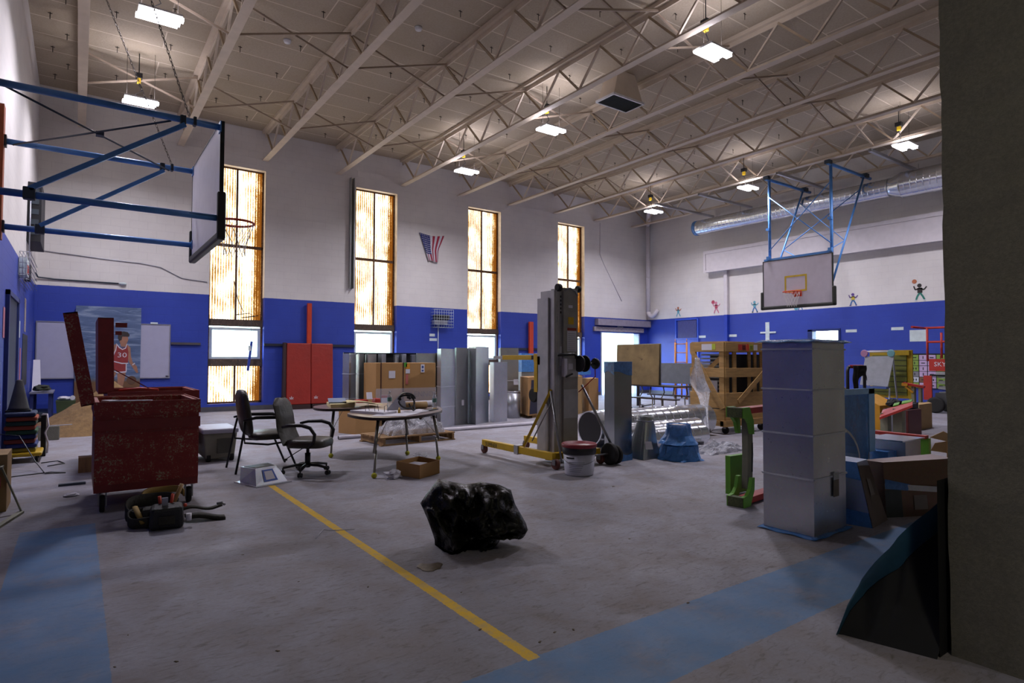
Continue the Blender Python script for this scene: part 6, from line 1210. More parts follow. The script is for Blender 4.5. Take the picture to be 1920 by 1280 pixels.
# ---- film wrapped ducts at right
o = thing('wrapped_duct', 'upright duct wrapped in crinkled blue film, behind the big duct', 'duct', (7.9, 3.7, 0)); G().box(7.35, 8.10, 3.62, 3.9, 0.0, 1.06).build('duct_core', m_galv_d, o)
g = G(); g.box(8.02, 8.17, 3.58, 3.60, 0.3, 1.08).box(7.3, 8.17, 3.58, 3.60, 1.02, 1.09).build('bright_edge_film', M('light_blue_film', '#8fc0ee', 0.3), o); G().grid(lambda u, v: (7.3+0.75*u, 3.605+0.012*math.sin(14*u+4*v)*math.sin(9*v), 0.0+1.04*v), 16, 16).build('film', m_film, o)
o = thing('curved_fitting', 'curved galvanised elbow fitting wrapped in blue film beside the big duct', 'duct fitting', (6.9, 3.3, 0.0))
g = G(); pts = [(6.2+0.75*math.cos(a), 0, 0.35+0.45*math.sin(a)) for a in [math.pi*0.5*i/8 for i in range(9)]]
for p, q2 in zip(pts[:-1], pts[1:]): g.hexa([(p[0], 3.2, p[2]-0.0), (q2[0], 3.2, q2[2]), (q2[0], 3.5, q2[2]), (p[0], 3.5, p[2])], [(p[0]-0.02, 3.2, p[2]-0.02), (q2[0]-0.02, 3.2, q2[2]-0.02), (q2[0]-0.02, 3.5, q2[2]-0.02), (p[0]-0.02, 3.5, p[2]-0.02)])
g.box(6.5, 6.95, 3.45, 3.47, 0.0, 0.35); g.build('curved_sheet', m_galv_d, o); G().box(6.25, 6.93, 3.19, 3.48, 0.0, 0.35).build('film_base', m_film, o)
def wedge(nm, lab, b, t, mt, extra):
    o = thing(nm, lab, 'duct fitting', b[0]); g = G(); g.hexa(b, t); g.build('sheet_body', mt, o)
    for n_, bb, m_ in extra: G().poly(bb).build(n_, m_, o)
    return o
B_ = [(5.46, 3.05, 0), (5.56, 2.47, 0), (5.96, 2.52, 0), (5.90, 3.1, 0)]; T_ = [(5.45, 3.0, 0.56), (5.58, 2.60, 0.54), (5.90, 2.66, 0.53), (5.84, 3.05, 0.55)]
f1 = lambda i, j, u, v, off: onface(B_[i], B_[j], T_[i], T_[j], u, v, off)
wedge('duct_fitting', 'galvanised fitting partly in blue film on the floor right of the big duct', B_, T_, galv_mat('filmed_galvanised', '#b0b9cb', 0.35), [
    ('film_patch', [f1(0, 1, 0, 0, .004), f1(0, 1, 1, 0, .004), f1(0, 1, 1, .22, .004), f1(0, 1, 0, .30, .004)], m_film), ('film_patch', [f1(0, 1, 0, .80, .004), f1(0, 1, 1, .72, .004), f1(0, 1, 1, 1, .004), f1(0, 1, 0, 1, .004)], m_film),
    ('brown_film', [f1(1, 2, 0, 0, .004), f1(1, 2, 1, 0, .004), f1(1, 2, 1, .9, .004), f1(1, 2, 0, .95, .004)], M('copper_brown_film', '#5c4a40', 0.35)), ('paper_tag', [f1(1, 2, .38, .45, .007), f1(1, 2, .68, .45, .007), f1(1, 2, .66, .70, .007), f1(1, 2, .40, .72, .007)], M('grey_label', '#8a8078', 0.6))])
B2 = [(6.02, 2.74, 0), (6.04, 2.56, 0), (6.75, 2.22, 0), (6.85, 2.44, 0)]; T2 = [(6.02, 2.76, 0.50), (6.03, 2.58, 0.50), (6.70, 2.25, 0.52), (6.83, 2.48, 0.52)]
f2 = lambda u, v, off: onface(B2[1], B2[2], T2[1], T2[2], u, v, off)
wedge('duct_fitting', 'wide copper toned fitting with a bright lip, at the far right beside the blue mat', B2, T2, galv_mat('copper_tinted_sheet', '#7d675a', 0.35), [
    ('bright_lip', [f2(0, .52, .004), f2(1, .38, .03), f2(1, .48, .03), f2(0, .62, .004)], m_galv), ('blue_film_patch', [f2(0, .52, .008), f2(.3, .47, .012), f2(.34, .58, .012), f2(0, .70, .008)], m_film), ('paper_tag', [f2(.38, .12, .006), f2(.56, .12, .006), f2(.56, .38, .006), f2(.38, .38, .006)], M('grey_label', '#8a8078', 0.6)), ('olive_film', [f2(0, 0, .003), f2(.22, 0, .003), f2(.22, .5, .003), f2(0, .5, .003)], M('olive_film', '#3d4440', 0.4))])
o = thing('stacked_duct', 'pale galvanised box duct with torn blue film, before the lying sawhorse', 'duct', (8.6, 3.6, 0)); G().box(8.45, 8.9, 3.35, 3.75, 0.0, 0.42).build('duct_body', m_galv, o); G().box(8.2, 8.44, 3.45, 3.8, 0.0, 0.30).build('blue_steps', m_film, o); G().box(8.3, 8.95, 3.32, 3.78, 0.425, 0.44).build('top_flange', m_galv_l, o)
# ---- leaning blue mat
m_bluemat = M('blue_vinyl_mat', '#2b5168', 0.5, bump=0.5, bscale=7, var=0.15); m_under = M('black_mat_underside', '#0e0f12', 0.8)
o = thing('gym_mat', 'dark blue gym mat leaning against the near wall at the lower right, black underside showing', 'mat', (3.9, 1.5, 0))
# cross-section seen from the room: foot on the floor, sagging up to the wall
EC = [(3.26, 1.63, 0.0), (3.34, 1.61, 0.14), (3.42, 1.575, 0.27), (3.46, 1.50, 0.39), (3.53, 1.44, 0.50), (3.66, 1.37, 0.61), (3.80, 1.31, 0.715), (3.93, 1.26, 0.82), (4.05, 1.235, 0.92)]
def Ec(v):
    k = min(len(EC)-1.0001, v*(len(EC)-1)); i = int(k); p = Vector(EC[i]).lerp(Vector(EC[i+1]), k-i); p.z += 0.012*abs(math.sin(14*v))*min(1, v*3); p.x -= 0.01*abs(math.sin(14*v)); return p
def Ic(v): return Ec(v)+Vector((0.055, -0.02, -0.115))*min(1, v*2.2)
def Fl_(v): return Vector((3.275, 1.61, 0.0)).lerp(Vector((3.375, YS+0.02, 0.0)), min(1, v*1.05))
g = G(); g.grid(lambda u, v: tuple(Ec(v)+Vector((1.7*u, 0, 0))), 8, 32); g.build('blue_cover', m_bluemat, o)
g = G(); g.grid(lambda u, v: tuple(Ec(v).lerp(Ic(v), u)+Vector((-0.012*math.sin(math.pi*u), 0, 0.004*math.sin(math.pi*u)))), 6, 32); g.build('blue_edge', m_bluemat, o)
g = G(); g.grid(lambda u, v: tuple(Ic(v).lerp(Fl_(v), u)+Vector((0.012, 0, 0))), 6, 32); g.build('side_face', m_under, o)
g = G(); g.grid(lambda u, v: tuple(Vector((3.42+1.6*u, YS+0.02, 0.0+0.85*v))), 4, 4); g.build('underside', m_under, o)
# ---- easel and pocket chart
o = thing('whiteboard_easel', 'white dry erase easel with pink and teal knobs and a blue tray, right wall side', 'easel', (15.1, 6.5, 0))
q = [(15.0, 6.90, 0.86), (15.0, 6.29, 0.84), (15.15, 6.21, 1.54), (15.15, 6.83, 1.53)]; G().slab(q, (0.02, 0, 0)).build('board', M('easel_white', '#a6abb6', 0.4), o)
G().box(14.9, 15.05, 6.28, 6.95, 0.79, 0.835).build('marker_tray', M('tray_blue', '#4460a8', 0.5), o)
for y, c in ((6.84, '#b07fa5'), (6.26, '#6fa5ae')): G().lathe([(0.075, 0), (0.085, 0.02), (0.07, 0.04)], (15.1, y, 1.60), 0, 16, 'x').build('round_knob', M('knob'+c, c, 0.5), o)
G().tube((15.15, 6.84, 1.64), (15.15, 6.26, 1.64), 0.02, n=8).build('top_bar', m_paper, o)
for y in (6.86, 6.26): G().tube((15.02, y, 0.8), (14.95, y, 0.0), 0.018, n=6).tube((15.2, y, 1.6), (15.5, y, 0.0), 0.018, n=6).build('leg', m_alu, o)
o = thing('pocket_chart', 'yellow framed hanging pocket chart with olive pockets behind the easel', 'chart', (15.75, 6.3, 0)); G().box(15.70, 15.74, 6.05, 6.98, 0.55, 1.68).build('frame', M('yellow_frame', '#b89a1a', 0.5), o); G().box(15.66, 15.695, 6.16, 6.9, 0.62, 1.56).build('pocket_sheet', M('olive_pocket', '#6d7228', 0.6), o)
g = G()
for k in range(7): g.box(15.65, 15.659, 6.16, 6.9, 0.68+0.125*k, 0.70+0.125*k)
g.build('pocket_lip', M('dark_olive', '#3c4020', 0.6), o); G().box(15.70, 15.74, 6.07, 6.13, 0, 0.55).box(15.70, 15.74, 6.9, 6.96, 0, 0.55).build('stand_leg', m_alu, o); G().box(15.60, 15.69, 6.08, 6.3, 1.56, 1.66).build('yellow_clip', M('yellow_frame', '#b89a1a', 0.5), o)
# hand truck with dark cloth
o = thing('hand_truck', 'hand truck with a bent red and black tube handle draped with black cloth', 'hand truck', (11.9, 5.5, 0))
G().path([(11.5, 5.5, 0.05), (11.5, 5.5, 1.24), (11.53, 5.5, 1.30), (11.6, 5.5, 1.32)], 0.03, n=8).path([(12.05, 5.5, 1.32), (12.12, 5.5, 1.30), (12.15, 5.5, 1.24), (12.15, 5.5, 0.05)], 0.03, n=8).build('side_tube', m_blk, o); G().tube((11.58, 5.5, 1.32), (12.08, 5.5, 1.32), 0.032, n=8).build('top_handle', m_red, o)
G().box(11.45, 12.2, 5.3, 5.52, 0.0, 0.03).build('toe_plate', m_blk, o)
g = G(); g.grid(lambda u, v: (11.58+0.48*u+0.02*math.sin(8*v), 5.44-0.03*math.sin(9*u), 1.34-0.42*v*(0.75+0.3*math.sin(5*u+1))), 14, 10); tag(g.build('black_cloth', m_under, solid=0.01), 'black cloth draped over the handle of the hand truck', 'cloth')
# clutter behind the sawhorses
tag(G().hexa([(13.5, 6.25, 0), (14.3, 6.25, 0), (14.3, 5.8, 0), (13.5, 5.8, 0)][::-1], [(13.5, 6.22, 0.70), (14.3, 6.22, 0.70), (14.3, 5.82, 0.5), (13.5, 5.82, 0.5)][::-1]).build('amber_case', M('amber_plastic', '#c98f1f', 0.5)), 'amber yellow case with a sloping top below the easel', 'case')
o = carton('brown_carton', [fl(1719, 800), fl(1724, 806), fl(1748, 801), fl(1741, 797)], 0, 0.52, 'plain brown carton right of the dark toolbox near the right wall', mat=m_card2, open_=False)
o = thing('dark_toolbox', 'dark open shelf unit with a pale post, left of the plain brown carton', 'shelf', (*fl(1705, 806), 0)); x, y = fl(1700, 807)
G().box(x-0.1, x+0.32, y-0.10, y+0.2, 0.0, 0.05).box(x-0.1, x+0.32, y-0.10, y+0.2, 0.52, 0.57).box(x+0.27, x+0.32, y-0.10, y+0.2, 0.05, 0.52).build('shelf_body', m_blkmetal, o); G().box(x-0.12, x-0.08, y-0.02, y+0.02, 0.05, 0.52).build('pale_post', m_leg, o)
crumple('dark_bag', (13.0, 5.34, 0.60), 0.14, (1.6, 0.8, 0.6), m_under, 'dark bag lying on the dark red cabinet below the easel', 'bag', 4); 
def tray(name, x0, x1, y0, y1, z0, z1, mt, lab, cat):
    o = thing(name, lab, cat, ((x0+x1)/2, (y0+y1)/2, z0)); G().box(x0, x1, y0, y1, z0, z1).build('body', mt, o, bevel=0.01); G().box(x0+0.03, x1-0.03, y0+0.03, y1-0.03, z1, z1+0.01).build('top_lining', m_under, o); G().box(x0-0.006, x0, y0+0.04, y1-0.04, z0+0.02, z1-0.02).build('front_strip', m_alu, o); return o
tray('low_cabinet', 12.75, 13.35, 5.0, 5.45, 0, 0.50, M('dark_cabinet_red', '#5a1f1b', 0.5), 'low dark red cabinet behind the sloping sawhorse', 'cabinet')
tag(G().box(13.0, 13.3, 5.05, 5.2, 0.511, 0.60).build('black_case', m_blk, bevel=0.01), 'small black case on the dark red cabinet', 'case')
# ---- scissor lift at the right wall
sj = thing('scissor_lift', 'red scissor lift with guard rails, white wheel and maker lettering, at the right wall', 'scissor lift', (18.8, 6.2, 0)); x = 19.2
for (a, b) in (((x, 7.10, 2.34), (x, 5.2, 2.34)), ((x, 7.02, 2.34), (x, 7.02, 1.42)), ((x, 6.68, 2.2), (x, 6.68, 1.5)), ((x, 7.02, 1.95), (x, 5.2, 1.95)), ((x-0.9, 7.05, 2.34), (x, 7.10, 2.34)), ((x, 5.2, 2.34), (x, 5.2, 1.42))): G().tube(a, b, 0.03, n=8).build('guard_rail', m_redb, sj)
G().box(x-0.02, x+0.02, 5.1, 6.98, 1.15, 1.48).build('side_panel', m_redb, sj); G().box(x-0.024, x-0.0205, 5.1, 6.82, 1.05, 1.13).build('grey_strip', m_galv_d, sj); G().box(x-0.0, x+0.8, 5.1, 6.98, 1.0, 1.05).build('platform', m_blkmetal, sj)
G().text('SKYJACK', 0.17, (x-0.024, 6.86, 1.28), (0, -1, 0), (0, 0, 1), 0, 0.001).build('maker_lettering', m_paper, sj)
for k in range(3):
    z = 0.55+0.15*k; G().bar((x+0.1, 5.3, z), (x+0.1, 6.8, z+0.13), 0.05, 0.05).build('scissor_arm', m_galv_d, sj); G().bar((x+0.16, 6.8, z), (x+0.16, 5.3, z+0.13), 0.05, 0.05).build('scissor_arm', m_galv_d, sj)
G().box(x+0.0, x+0.7, 5.1, 6.85, 0.25, 0.55).build('chassis', M('dark_grey_chassis', '#3a3a3c', 0.6), sj); G().box(x-0.03, x+0.02, 6.92, 7.12, 0.35, 1.02).build('ladder_panel', m_redb, sj)
k = G(); wheel(k, (x-0.06, 6.82, 0.22), 0.22, 0.12, 'x'); k.build('wheel', [m_tire, m_pw], sj); k = G(); wheel(k, (x-0.06, 5.4, 0.22), 0.22, 0.12, 'x'); k.build('wheel', [m_tire, m_pw], sj); k = G(); wheel(k, (x+0.75, 6.82, 0.22), 0.22, 0.12, 'x'); k.build('wheel', [m_tire, m_pw], sj); k = G(); wheel(k, (x+0.75, 5.4, 0.22), 0.22, 0.12, 'x'); k.build('wheel', [m_tire, m_pw], sj)
o = thing('torn_carton', 'torn open brown carton at the right edge by the near wall', 'box', (9.9, 3.3, 0)); G().box(9.45, 9.9, 3.0, 3.25, 0, 0.36).build('carton_body', m_card, o); G().poly([(9.45, 3.25, 0.36), (9.45, 3.0, 0.36), (9.35, 3.25, 0.5), (9.38, 3.42, 0.40)]).poly([(9.45, 3.25, 0.36), (9.5, 3.25, 0.2), (9.4, 3.42, 0.22), (9.38, 3.36, 0.33)]).build('torn_flap', m_card2, o, solid=0.006)
o = thing('red_stand', 'thin red tripod leg standing behind the torn carton', 'stand', (10.2, 3.5, 0)); G().tube((10.1, 3.4, 0.0), (10.25, 3.45, 0.9), 0.012, n=6).tube((10.35, 3.5, 0.0), (10.25, 3.45, 0.9), 0.012, n=6).tube((10.2, 3.3, 0.0), (10.25, 3.45, 0.9), 0.012, n=6).build('tripod', m_red, o); G().lathe([(0.02, 0.9), (0.02, 0.96)], (10.25, 3.45, 0), 0, 8).build('cap', m_blk, o)
# ================================================================ left corner
heapm = NT('damp_sand'); hp_ = heapm.pos((1, 1, 1)); hn = heapm.noise(hp_, 9, 8, 0.75); heapm.pbr(color=heapm.ramp(hn, [(0.3, hx('#6a5236')), (0.7, hx('#94764c'))]), rough=0.95, normal=heapm.bump(hn, 0.8, 0.03))
g = G(); nr, na = 22, 60; vs = []
for i in range(nr+1):
    for j in range(na):
        a = 2*math.pi*j/na; R = 1.35*(1+0.12*math.sin(2*a+1)+0.06*math.sin(5*a)); r = R*i/nr; x = 0.62+r*math.cos(a); y = 14.85+r*math.sin(a)*0.95; hgt = 0.95*max(0, 1-i/nr)**1.05; p = Vector((x, y, 0)); hgt += (0.07*mnoise.noise(p*3)+0.03*mnoise.noise(p*11))*(1 if i < nr else 0)*min(1, (nr-i)/4); vs.append((max(x, XL+0.05), y, max(0.0, hgt)))
g._add(vs, [(i*na+j, i*na+(j+1) % na, (i+1)*na+(j+1) % na, (i+1)*na+j) for i in range(nr) for j in range(na)], 0, True); o = tag(g.build('sand_pile', heapm.m), 'large pile of brown sand on the floor behind the red gang boxes', 'sand pile', kind='stuff')
tag(G().box(-0.54, -0.24, 13.38, 13.52, 0.0, 0.24).build('concrete_block', M('grey_block', '#6b6a5f', 0.9, bump=0.3), bevel=0.01), 'grey concrete block at the foot of the sand pile', 'block')
tag(G().tube((-0.56, 13.42, 0.248), (-0.06, 13.5, 0.248), 0.008, n=5).build('thin_rod', m_alu), 'thin pale rod lying across the concrete block', 'rod')
o = thing('work_table', 'small cluttered table with dark legs in the left corner', 'table', (-0.6, 17.0, 0)); G().box(XL+0.04, -0.42, 16.3, 17.7, 0.68, 0.71).build('tabletop', m_alu, o)
for px_, py_ in ((-0.78, 16.4), (-0.47, 16.4), (-0.78, 17.6), (-0.47, 17.6)): G().box(px_-0.03, px_+0.03, py_-0.03, py_+0.03, 0, 0.68).build('leg', M('navy_leg', '#232f66', 0.6), o)
G().box(XL+0.06, -0.46, 16.4, 17.6, 0.25, 0.28).build('lower_shelf', m_dkpipe, o)
crumple('dark_rag', (-0.62, 16.6, 0.79), 0.16, (1, 1.6, 0.45), M('dark_foliage_rag', '#2f3326', 0.9), 'dark rag heap on the cluttered corner table', 'rag', 6)
crumple('dark_rag', (-0.64, 16.9, 0.35), 0.14, (1, 1.8, 0.45), m_under, 'dark bundle on the lower shelf of the corner table', 'rag', 8)
tag(G().hexa([(-0.82, 17.2, 0.712), (-0.66, 17.2, 0.712), (-0.66, 17.26, 0.712), (-0.82, 17.26, 0.712)], [(-0.82, 17.5, 1.40), (-0.70, 17.5, 1.40), (-0.70, 17.56, 1.40), (-0.82, 17.56, 1.40)]).build('leaning_panel', m_paper), 'pale narrow panel standing on the corner table', 'panel')
o = thing('green_bin', 'green plastic bin with white scraps on top, beside the corner table', 'bin', (-0.22, 17.0, 0)); G().hexa([(-0.34, 16.8, 0), (-0.08, 16.8, 0), (-0.08, 17.3, 0), (-0.34, 17.3, 0)], [(-0.38, 16.75, 0.49), (-0.02, 16.75, 0.49), (-0.02, 17.35, 0.49), (-0.38, 17.35, 0.49)]).build('bin_body', M('moss_green_bin', '#3b4a2c', 0.6), o); G().lathe([(0.05, 0), (0.05, 0.1)], (-0.08, 16.9, 0.545), 0, 14, 'y').build('tape_roll', m_paper, o)
crumple('white_scraps', (-0.22, 17.05, 0.54), 0.11, (1.2, 1.6, 0.35), m_paper, 'white scraps lying on the green bin', 'paper', 9)
# scooter boards stack with cone
o = thing('floor_dolly', 'yellow floor dolly with black castors under the stacked mats', 'dolly', (-0.62, 10.95, 0)); G().box(XL+0.04, -0.38, 10.66, 11.25, 0.085, 0.14).build('deck', m_yellow, o, bevel=0.02)
for x in (-0.74, -0.44):
    for y in (10.74, 11.15): k = G(); wheel(k, (x, y, 0.042), 0.042, 0.03, 'x'); k.build('caster', [m_tire, m_steel], o)
cols = [('yellow', '#9b8a1e'), ('blue', '#26356e'), ('red', '#7d2f22'), ('navy', '#1e2c5a'), ('green', '#1f4a2a'), ('orange', '#a0461f'), ('dark green', '#1c4230'), ('orange', '#a0461f'), ('dark blue', '#20304f')]
for k, (nm, c) in enumerate(cols):
    z = 0.141+k*0.061; r_ = 0.012*math.sin(k*2.1); tag(G().box(XL+0.07+r_, -0.45+r_, 10.70, 11.2, z, z+0.059).build('foam_square', M('foam_'+nm.replace(' ', '_'), c, 0.7), bevel=0.02), '%s foam square, %s in the stack on the yellow dolly' % (nm, ['lowest', 'second lowest', 'third lowest', 'fourth lowest', 'middle', 'fourth highest', 'third highest', 'second highest', 'topmost'][k]), 'foam square', 'stacked foam squares')
o = thing('traffic_cone', 'dark worn traffic cone standing on the stack of foam squares', 'cone', (-0.66, 10.95, 0.692)); G().lathe([(0.13, 0.02), (0.115, 0.05), (0.04, 0.42), (0.03, 0.44)], (-0.66, 10.95, 0.692), 0, 24).build('cone_body', M('dark_cone', '#2c2b2e', 0.7, var=0.35), o); G().box(-0.80, -0.52, 10.81, 11.09, 0.692, 0.712).build('cone_base', m_blk, o)
tag(G().path([(-0.40, 11.2, 0.62), (-0.35, 11.2, 0.62), (-0.33, 11.2, 0.45), (-0.37, 11.2, 0.35), (-0.33, 11.2, 0.2), (-0.34, 11.2, 0.05)], 0.012, n=6).build('white_hose', m_paper), 'white bent hose hanging beside the foam squares', 'hose')
tag(G().box(-0.42, -0.36, 11.25, 11.6, 0.0, 0.60).build('dark_carton', m_blkmetal), 'dark narrow box behind the white hose', 'box')
tag(G().path([(-0.85, 10.35, 0.45), (-0.6, 10.2, 0.42), (-0.42, 9.9, 0.12), (-0.3, 9.5, 0.008), (-0.1, 9.45, 0.008), (-0.25, 9.6, 0.008), (-0.6, 9.5, 0.008), (-0.8, 9.3, 0.008)], 0.007, n=5).build('extension_cord', m_blk), 'black cord drooping from the left edge to the floor by the dolly', 'cord')
tag(G().path([(-0.38, 10.5, 0.008), (-0.2, 10.6, 0.008), (-0.12, 10.3, 0.008), (-0.3, 10.15, 0.008)], 0.007, n=5).build('extension_cord', m_blk), 'short black cord on the floor right of the dolly', 'cord')
o = thing('steel_easel_frame', 'folded khaki angle frame at the left edge holding a carton', 'frame', (-0.55, 7.3, 0)); G().bar((-0.56, 7.35, 0.44), (-0.40, 7.25, 0.02), 0.012, 0.045, upv=(0, 1, 0)).bar((-0.40, 7.25, 0.012), (-0.60, 6.4, 0.012), 0.045, 0.02).bar((-0.62, 6.42, 0.012), (-0.80, 7.3, 0.44), 0.02, 0.03).build('angle_leg', m_leg, o); G().box(-0.85, -0.54, 7.25, 7.4, 0.42, 0.44).build('top_rail', m_leg, o)
tag(G().box(-0.82, -0.52, 7.42, 7.9, 0.0, 0.53).build('brown_carton', m_card2), 'brown carton at the left edge behind the khaki frame', 'box')
tag(G().box(-0.80, -0.56, 7.26, 7.41, 0.21, 0.34).build('red_bundle', m_red, bevel=0.02), 'red bundle hanging inside the khaki frame at the left edge', 'bundle')
tag(G().box(0.03, 0.24, 9.36, 9.55, 0.0, 0.19).build('wood_block', m_wood), 'brown wooden block left of the large red gang box', 'block')
tag(G().box(-0.15, 0.10, 8.5, 8.56, 0.0, 0.025).build('wood_strip', m_dkpipe), 'thin dark strip on the floor left of the gang box', 'strip')
crumple('white_scrap', (-0.03, 7.85, 0.02), 0.045, (1.5, 1, 0.4), m_paper, 'small white paper scrap on the floor left of the gang box', 'paper', 12)
# ---- trash bag
bagm = NT('black_garbage_plastic'); bp_ = bagm.pos((1, 1, 1)); bn = bagm.noise(bp_, 6, 4, 0.6, 0.8); bw = bagm.noise(bagm.pos((1, 1, 3.5)), 12, 4, 0.6, 1.5)
bagm.pbr(color=bagm.ramp(bn, [(0.3, (0.006, 0.006, 0.005, 1)), (0.7, (0.014, 0.014, 0.010, 1))]), rough=0.2, spec=0.28, normal=bagm.bump(bagm.math('ADD', bn, bagm.math('MULTIPLY', bw, 0.5)), 0.5, 0.03))
outl = [(788, 943), (800, 925), (822, 897), (848, 903), (872, 908), (886, 906), (902, 903), (935, 908), (958, 918), (966, 945), (986, 980), (990, 993), (984, 1004), (940, 999), (938, 1012), (930, 1020), (905, 1040), (870, 1050), (840, 1055), (816, 1045), (815, 1012), (803, 975)]
Cp = fl(878, 1046); cen0 = Vector((Cp[0]+0.16, Cp[1]+0.26, 0)); vd = Vector((cen0.x, cen0.y, 0)).normalized()
def onplane(px_, py_):
    d = fw+rt*((px_-960)/F)-up*((py_-640)/F); k = cen0.dot(vd)/(d.x*vd.x+d.y*vd.y); return Vector((0, 0, H))+d*k
op = [onplane(*p) for p in outl]; cp = onplane(880, 985); NA, NR = 88, 22; vs = []
def ow(t):
    k = t*len(op); i = int(k) % len(op); return op[i].lerp(op[(i+1) % len(op)], k-int(k))
def bagpt(t, rho, side):
    e = ow(t); p = cp.lerp(e, rho); bul = math.sqrt(max(0, 1-rho**2.2)); a = 2*math.pi*t
    q = Vector((math.cos(a)*rho*2.4, math.sin(a)*rho*2.4, side*1.3)); rid = 1-abs(mnoise.noise(q*1.2+Vector((3, 1, 5))))*3.2; rid2 = 1-abs(mnoise.noise(q*3.0))*2.4
    f3 = 1-abs(mnoise.noise(Vector((q.x*1.3+q.y*2.2, q.x*4.5-q.y*3.0, side*2))))*2.5; d = 0.24*bul*(0.50+0.50*rid+0.20*rid2+0.16*f3); p = p+vd*(-d if side < 0 else d*0.9); p.z = max(0.004, p.z); return p
gfront = G()
for side in (-1, 1):
    vs = [tuple(bagpt(0, 0, side))]
    for i in range(1, NR+1):
        for j in range(NA): vs.append(tuple(bagpt(j/NA, i/NR, side)))
    fs = [(0, 1+j, 1+(j+1) % NA) for j in range(NA)]+[(1+(i-1)*NA+j, 1+(i-1)*NA+(j+1) % NA, 1+i*NA+(j+1) % NA, 1+i*NA+j) for i in range(1, NR) for j in range(NA)]
    if side < 0: fs = [f_[::-1] for f_ in fs]
    gfront._add(vs, fs, 0, True)
gfront.sm = [True]*len(gfront.sm)
tag(gfront.build('trash_bag', bagm.m), 'crumpled shiny black plastic garbage bag alone on the floor, right of the yellow line', 'garbage bag')
# ---- tool belt
tbm = M('worn_dark_canvas', '#2c2a22', 0.8, var=0.35, bump=0.4, bscale=40); tby = M('tan_strap', '#8f7434', 0.7)
o = thing('tool_belt', 'dark tool belt with pouches and red handled tools, before the gang box', 'tool belt', (0.62, 6.05, 0))
def loop(c, rx, ry, rz, w_, mt, nm, tilt=0.5, z=0.12, a0=0, a1=2*math.pi, n=28):
    g = G()
    def fn(u, v):
        a = a0+(a1-a0)*u; return (c[0]+rx*math.cos(a), c[1]+ry*math.sin(a), max(0.003, z+tilt*ry*math.sin(a)+(v-0.5)*w_+0.01*math.sin(3*a)))
    g.grid(fn, n, 2); g.build(nm, mt, o, solid=0.012)
loop((0.56, 6.22), 0.20, 0.16, 0, 0.11, tbm, 'belt_loop', 0.35, 0.12); loop((0.66, 6.38), 0.17, 0.12, 0, 0.06, tby, 'tan_strap', 0.5, 0.17, 0.2, 3.0); loop((0.50, 6.08), 0.13, 0.10, 0, 0.08, tbm, 'belt_loop', 0.3, 0.08)
G().path([(0.42, 6.12, 0.17), (0.44, 6.03, 0.12), (0.47, 5.97, 0.05)], [0.022, 0.024, 0.018], n=6, flat=0.5).build('tan_strap', tby, o)
g = G(); g.hexa([(0.50, 5.86, 0), (0.76, 5.84, 0), (0.77, 6.0, 0), (0.52, 6.03, 0)], [(0.51, 5.84, 0.19), (0.75, 5.82, 0.19), (0.77, 6.0, 0.20), (0.53, 6.03, 0.20)]); g.build('pouch', M('black_nylon', '#191a1c', 0.55, bump=0.3), o, bevel=0.03); G().box(0.57, 0.69, 5.825, 5.835, 0.05, 0.12).build('pouch_pocket', tbm, o, bevel=0.004)
g = G(); g.hexa([(0.47, 6.0, 0), (0.72, 5.98, 0), (0.76, 6.15, 0), (0.5, 6.2, 0)], [(0.46, 6.02, 0.16), (0.74, 5.99, 0.17), (0.78, 6.15, 0.15), (0.48, 6.2, 0.15)]); g.build('rear_pouch', tbm, o, bevel=0.03)
g = G(); g.grid(lambda u, v: (0.80+0.30*u, 6.08-0.10*u+(v-0.5)*0.10, 0.035+0.012*math.sin(5*u)+0.01*math.sin(3*v)-0.015*u), 12, 3); g.build('belt_tail', tbm, o, solid=0.03); g = G(); g.grid(lambda u, v: (0.78+0.32*u, 6.16-0.05*u+(v-0.5)*0.07, 0.09+0.015*math.sin(7*u)), 12, 3); g.build('belt_tail', tbm, o, solid=0.015)
G().path([(1.06, 6.10, 0.115), (1.10, 6.12, 0.12), (1.12, 6.09, 0.10)], 0.012, n=6).build('steel_buckle', m_steel, o)
for nm, x, y, dx, h, mt in (('red_handle', 0.60, 5.99, -0.01, 0.10, m_orange), ('red_handle', 0.67, 5.98, 0.02, 0.11, m_orange), ('wooden_handle', 0.70, 6.08, 0.07, 0.17, M('pale_handle', '#a58250', 0.5))):
    G().tube((x, y, 0.15), (x+dx, y+0.01, 0.16+h), 0.013 if nm[0] == 'r' else 0.017, n=8).build(nm, mt, o)
G().box(0.60, 0.645, 5.90, 5.92, 0.16, 0.26).build('grey_tool', m_alu, o); G().lathe([(0.022, 0), (0.022, 0.06)], (0.80, 5.88, 0.05), 0, 12).build('white_cap', m_paper, o); G().ball((0.78, 5.95, 0.17), 0.016).build('red_cap', m_orange, o)
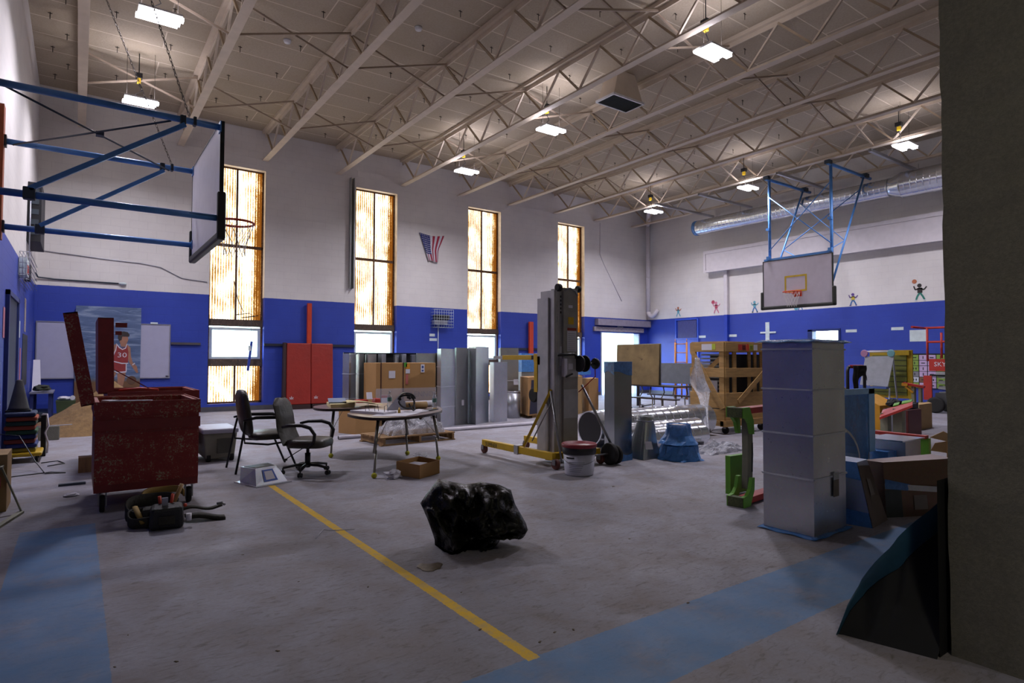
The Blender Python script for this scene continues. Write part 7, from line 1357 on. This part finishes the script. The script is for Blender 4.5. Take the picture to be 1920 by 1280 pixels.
# ---- litter on the floor
def patch(name, c, r, mt, lab, cat, seed):
    random.seed(seed); pts = []
    for i in range(14):
        a = 2*math.pi*i/14; k = random.uniform(0.6, 1.15); pts.append((c[0]+r[0]*k*math.cos(a), c[1]+r[1]*k*math.sin(a), 0.001))
    return tag(G().slab(pts, (0, 0, 0.003)).build(name, mt), lab, cat)
patch('wet_dirt_smear', fl(806, 1063), (0.09, 0.10), M('wet_dirt', '#6b6051', 0.3, var=0.4, scale=30), 'wet brown dirt smear on the floor at the lower left of the garbage bag', 'dirt', 2)
tag(G().path([(*fl(592, 1010), 0.004), (*fl(600, 1000), 0.006), (*fl(607, 993), 0.004), (*fl(630, 995), 0.006), (*fl(665, 992), 0.004)], 0.003, n=5).build('string', m_paper), 'thin pale string lying across the yellow floor line', 'string')
random.seed(8); i = 0
chipm = M('dark_debris', '#6b6052', 0.9)
base_c = None
for (px_, py_) in ((1150, 912), (1040, 1185), (1012, 1203), (215, 1250), (710, 1000), (560, 1090), (865, 1110), (1010, 870), (380, 1010), (690, 1100), (1180, 1010), (455, 1040), (1290, 1130), (900, 1180), (330, 1240), (1075, 1180), (1110, 945), (520, 1220), (240, 1190), (735, 935)):
    c = fl(px_, py_); s = random.uniform(0.008, 0.02)
    if base_c is None:
        base_c = G().hexa([(c[0]-0.02, c[1]-0.008, 0), (c[0]+0.02, c[1]-0.01, 0), (c[0]+0.017, c[1]+0.008, 0), (c[0]-0.015, c[1]+0.01, 0)], [(c[0]-0.015, c[1]-0.005, 0.006), (c[0]+0.014, c[1]-0.006, 0.004), (c[0]+0.01, c[1]+0.005, 0.005), (c[0]-0.01, c[1]+0.005, 0.007)]).build('debris_chip', chipm); o = base_c
    else: o = base_c.copy(); COL.objects.link(o); o.location = (c[0], c[1], 0); o.rotation_euler = (0, 0, random.uniform(0, 3)); o.scale = (random.uniform(0.3, 0.7),)*3
    tag(o, 'tiny dark debris chip on the bare concrete floor', 'debris', 'debris chips on the floor')
# world outside the openings
structure(G().box(-30, 60, YN+0.36, 60, -0.35, -0.05).build('trim_5', M('outdoor_gravel', '#9a9a94', 0.9)))
leafm = M('hedge_leaves', '#a9bfa6', 0.8, var=0.3, scale=1.5)
for (x, lab) in ((4, 'sunlit hedge outside the first window'), (11.5, 'sunlit hedge outside the second window'), (18.5, 'sunlit hedge outside the third window'), (26, 'sunlit trees outside the far doorway')):
    crumple('outdoor_hedge', (x*1.9+2, 50, 0.0), 3.2, (1.6, 0.6, 1.0), leafm, lab, 'hedge', int(x), 0.3)
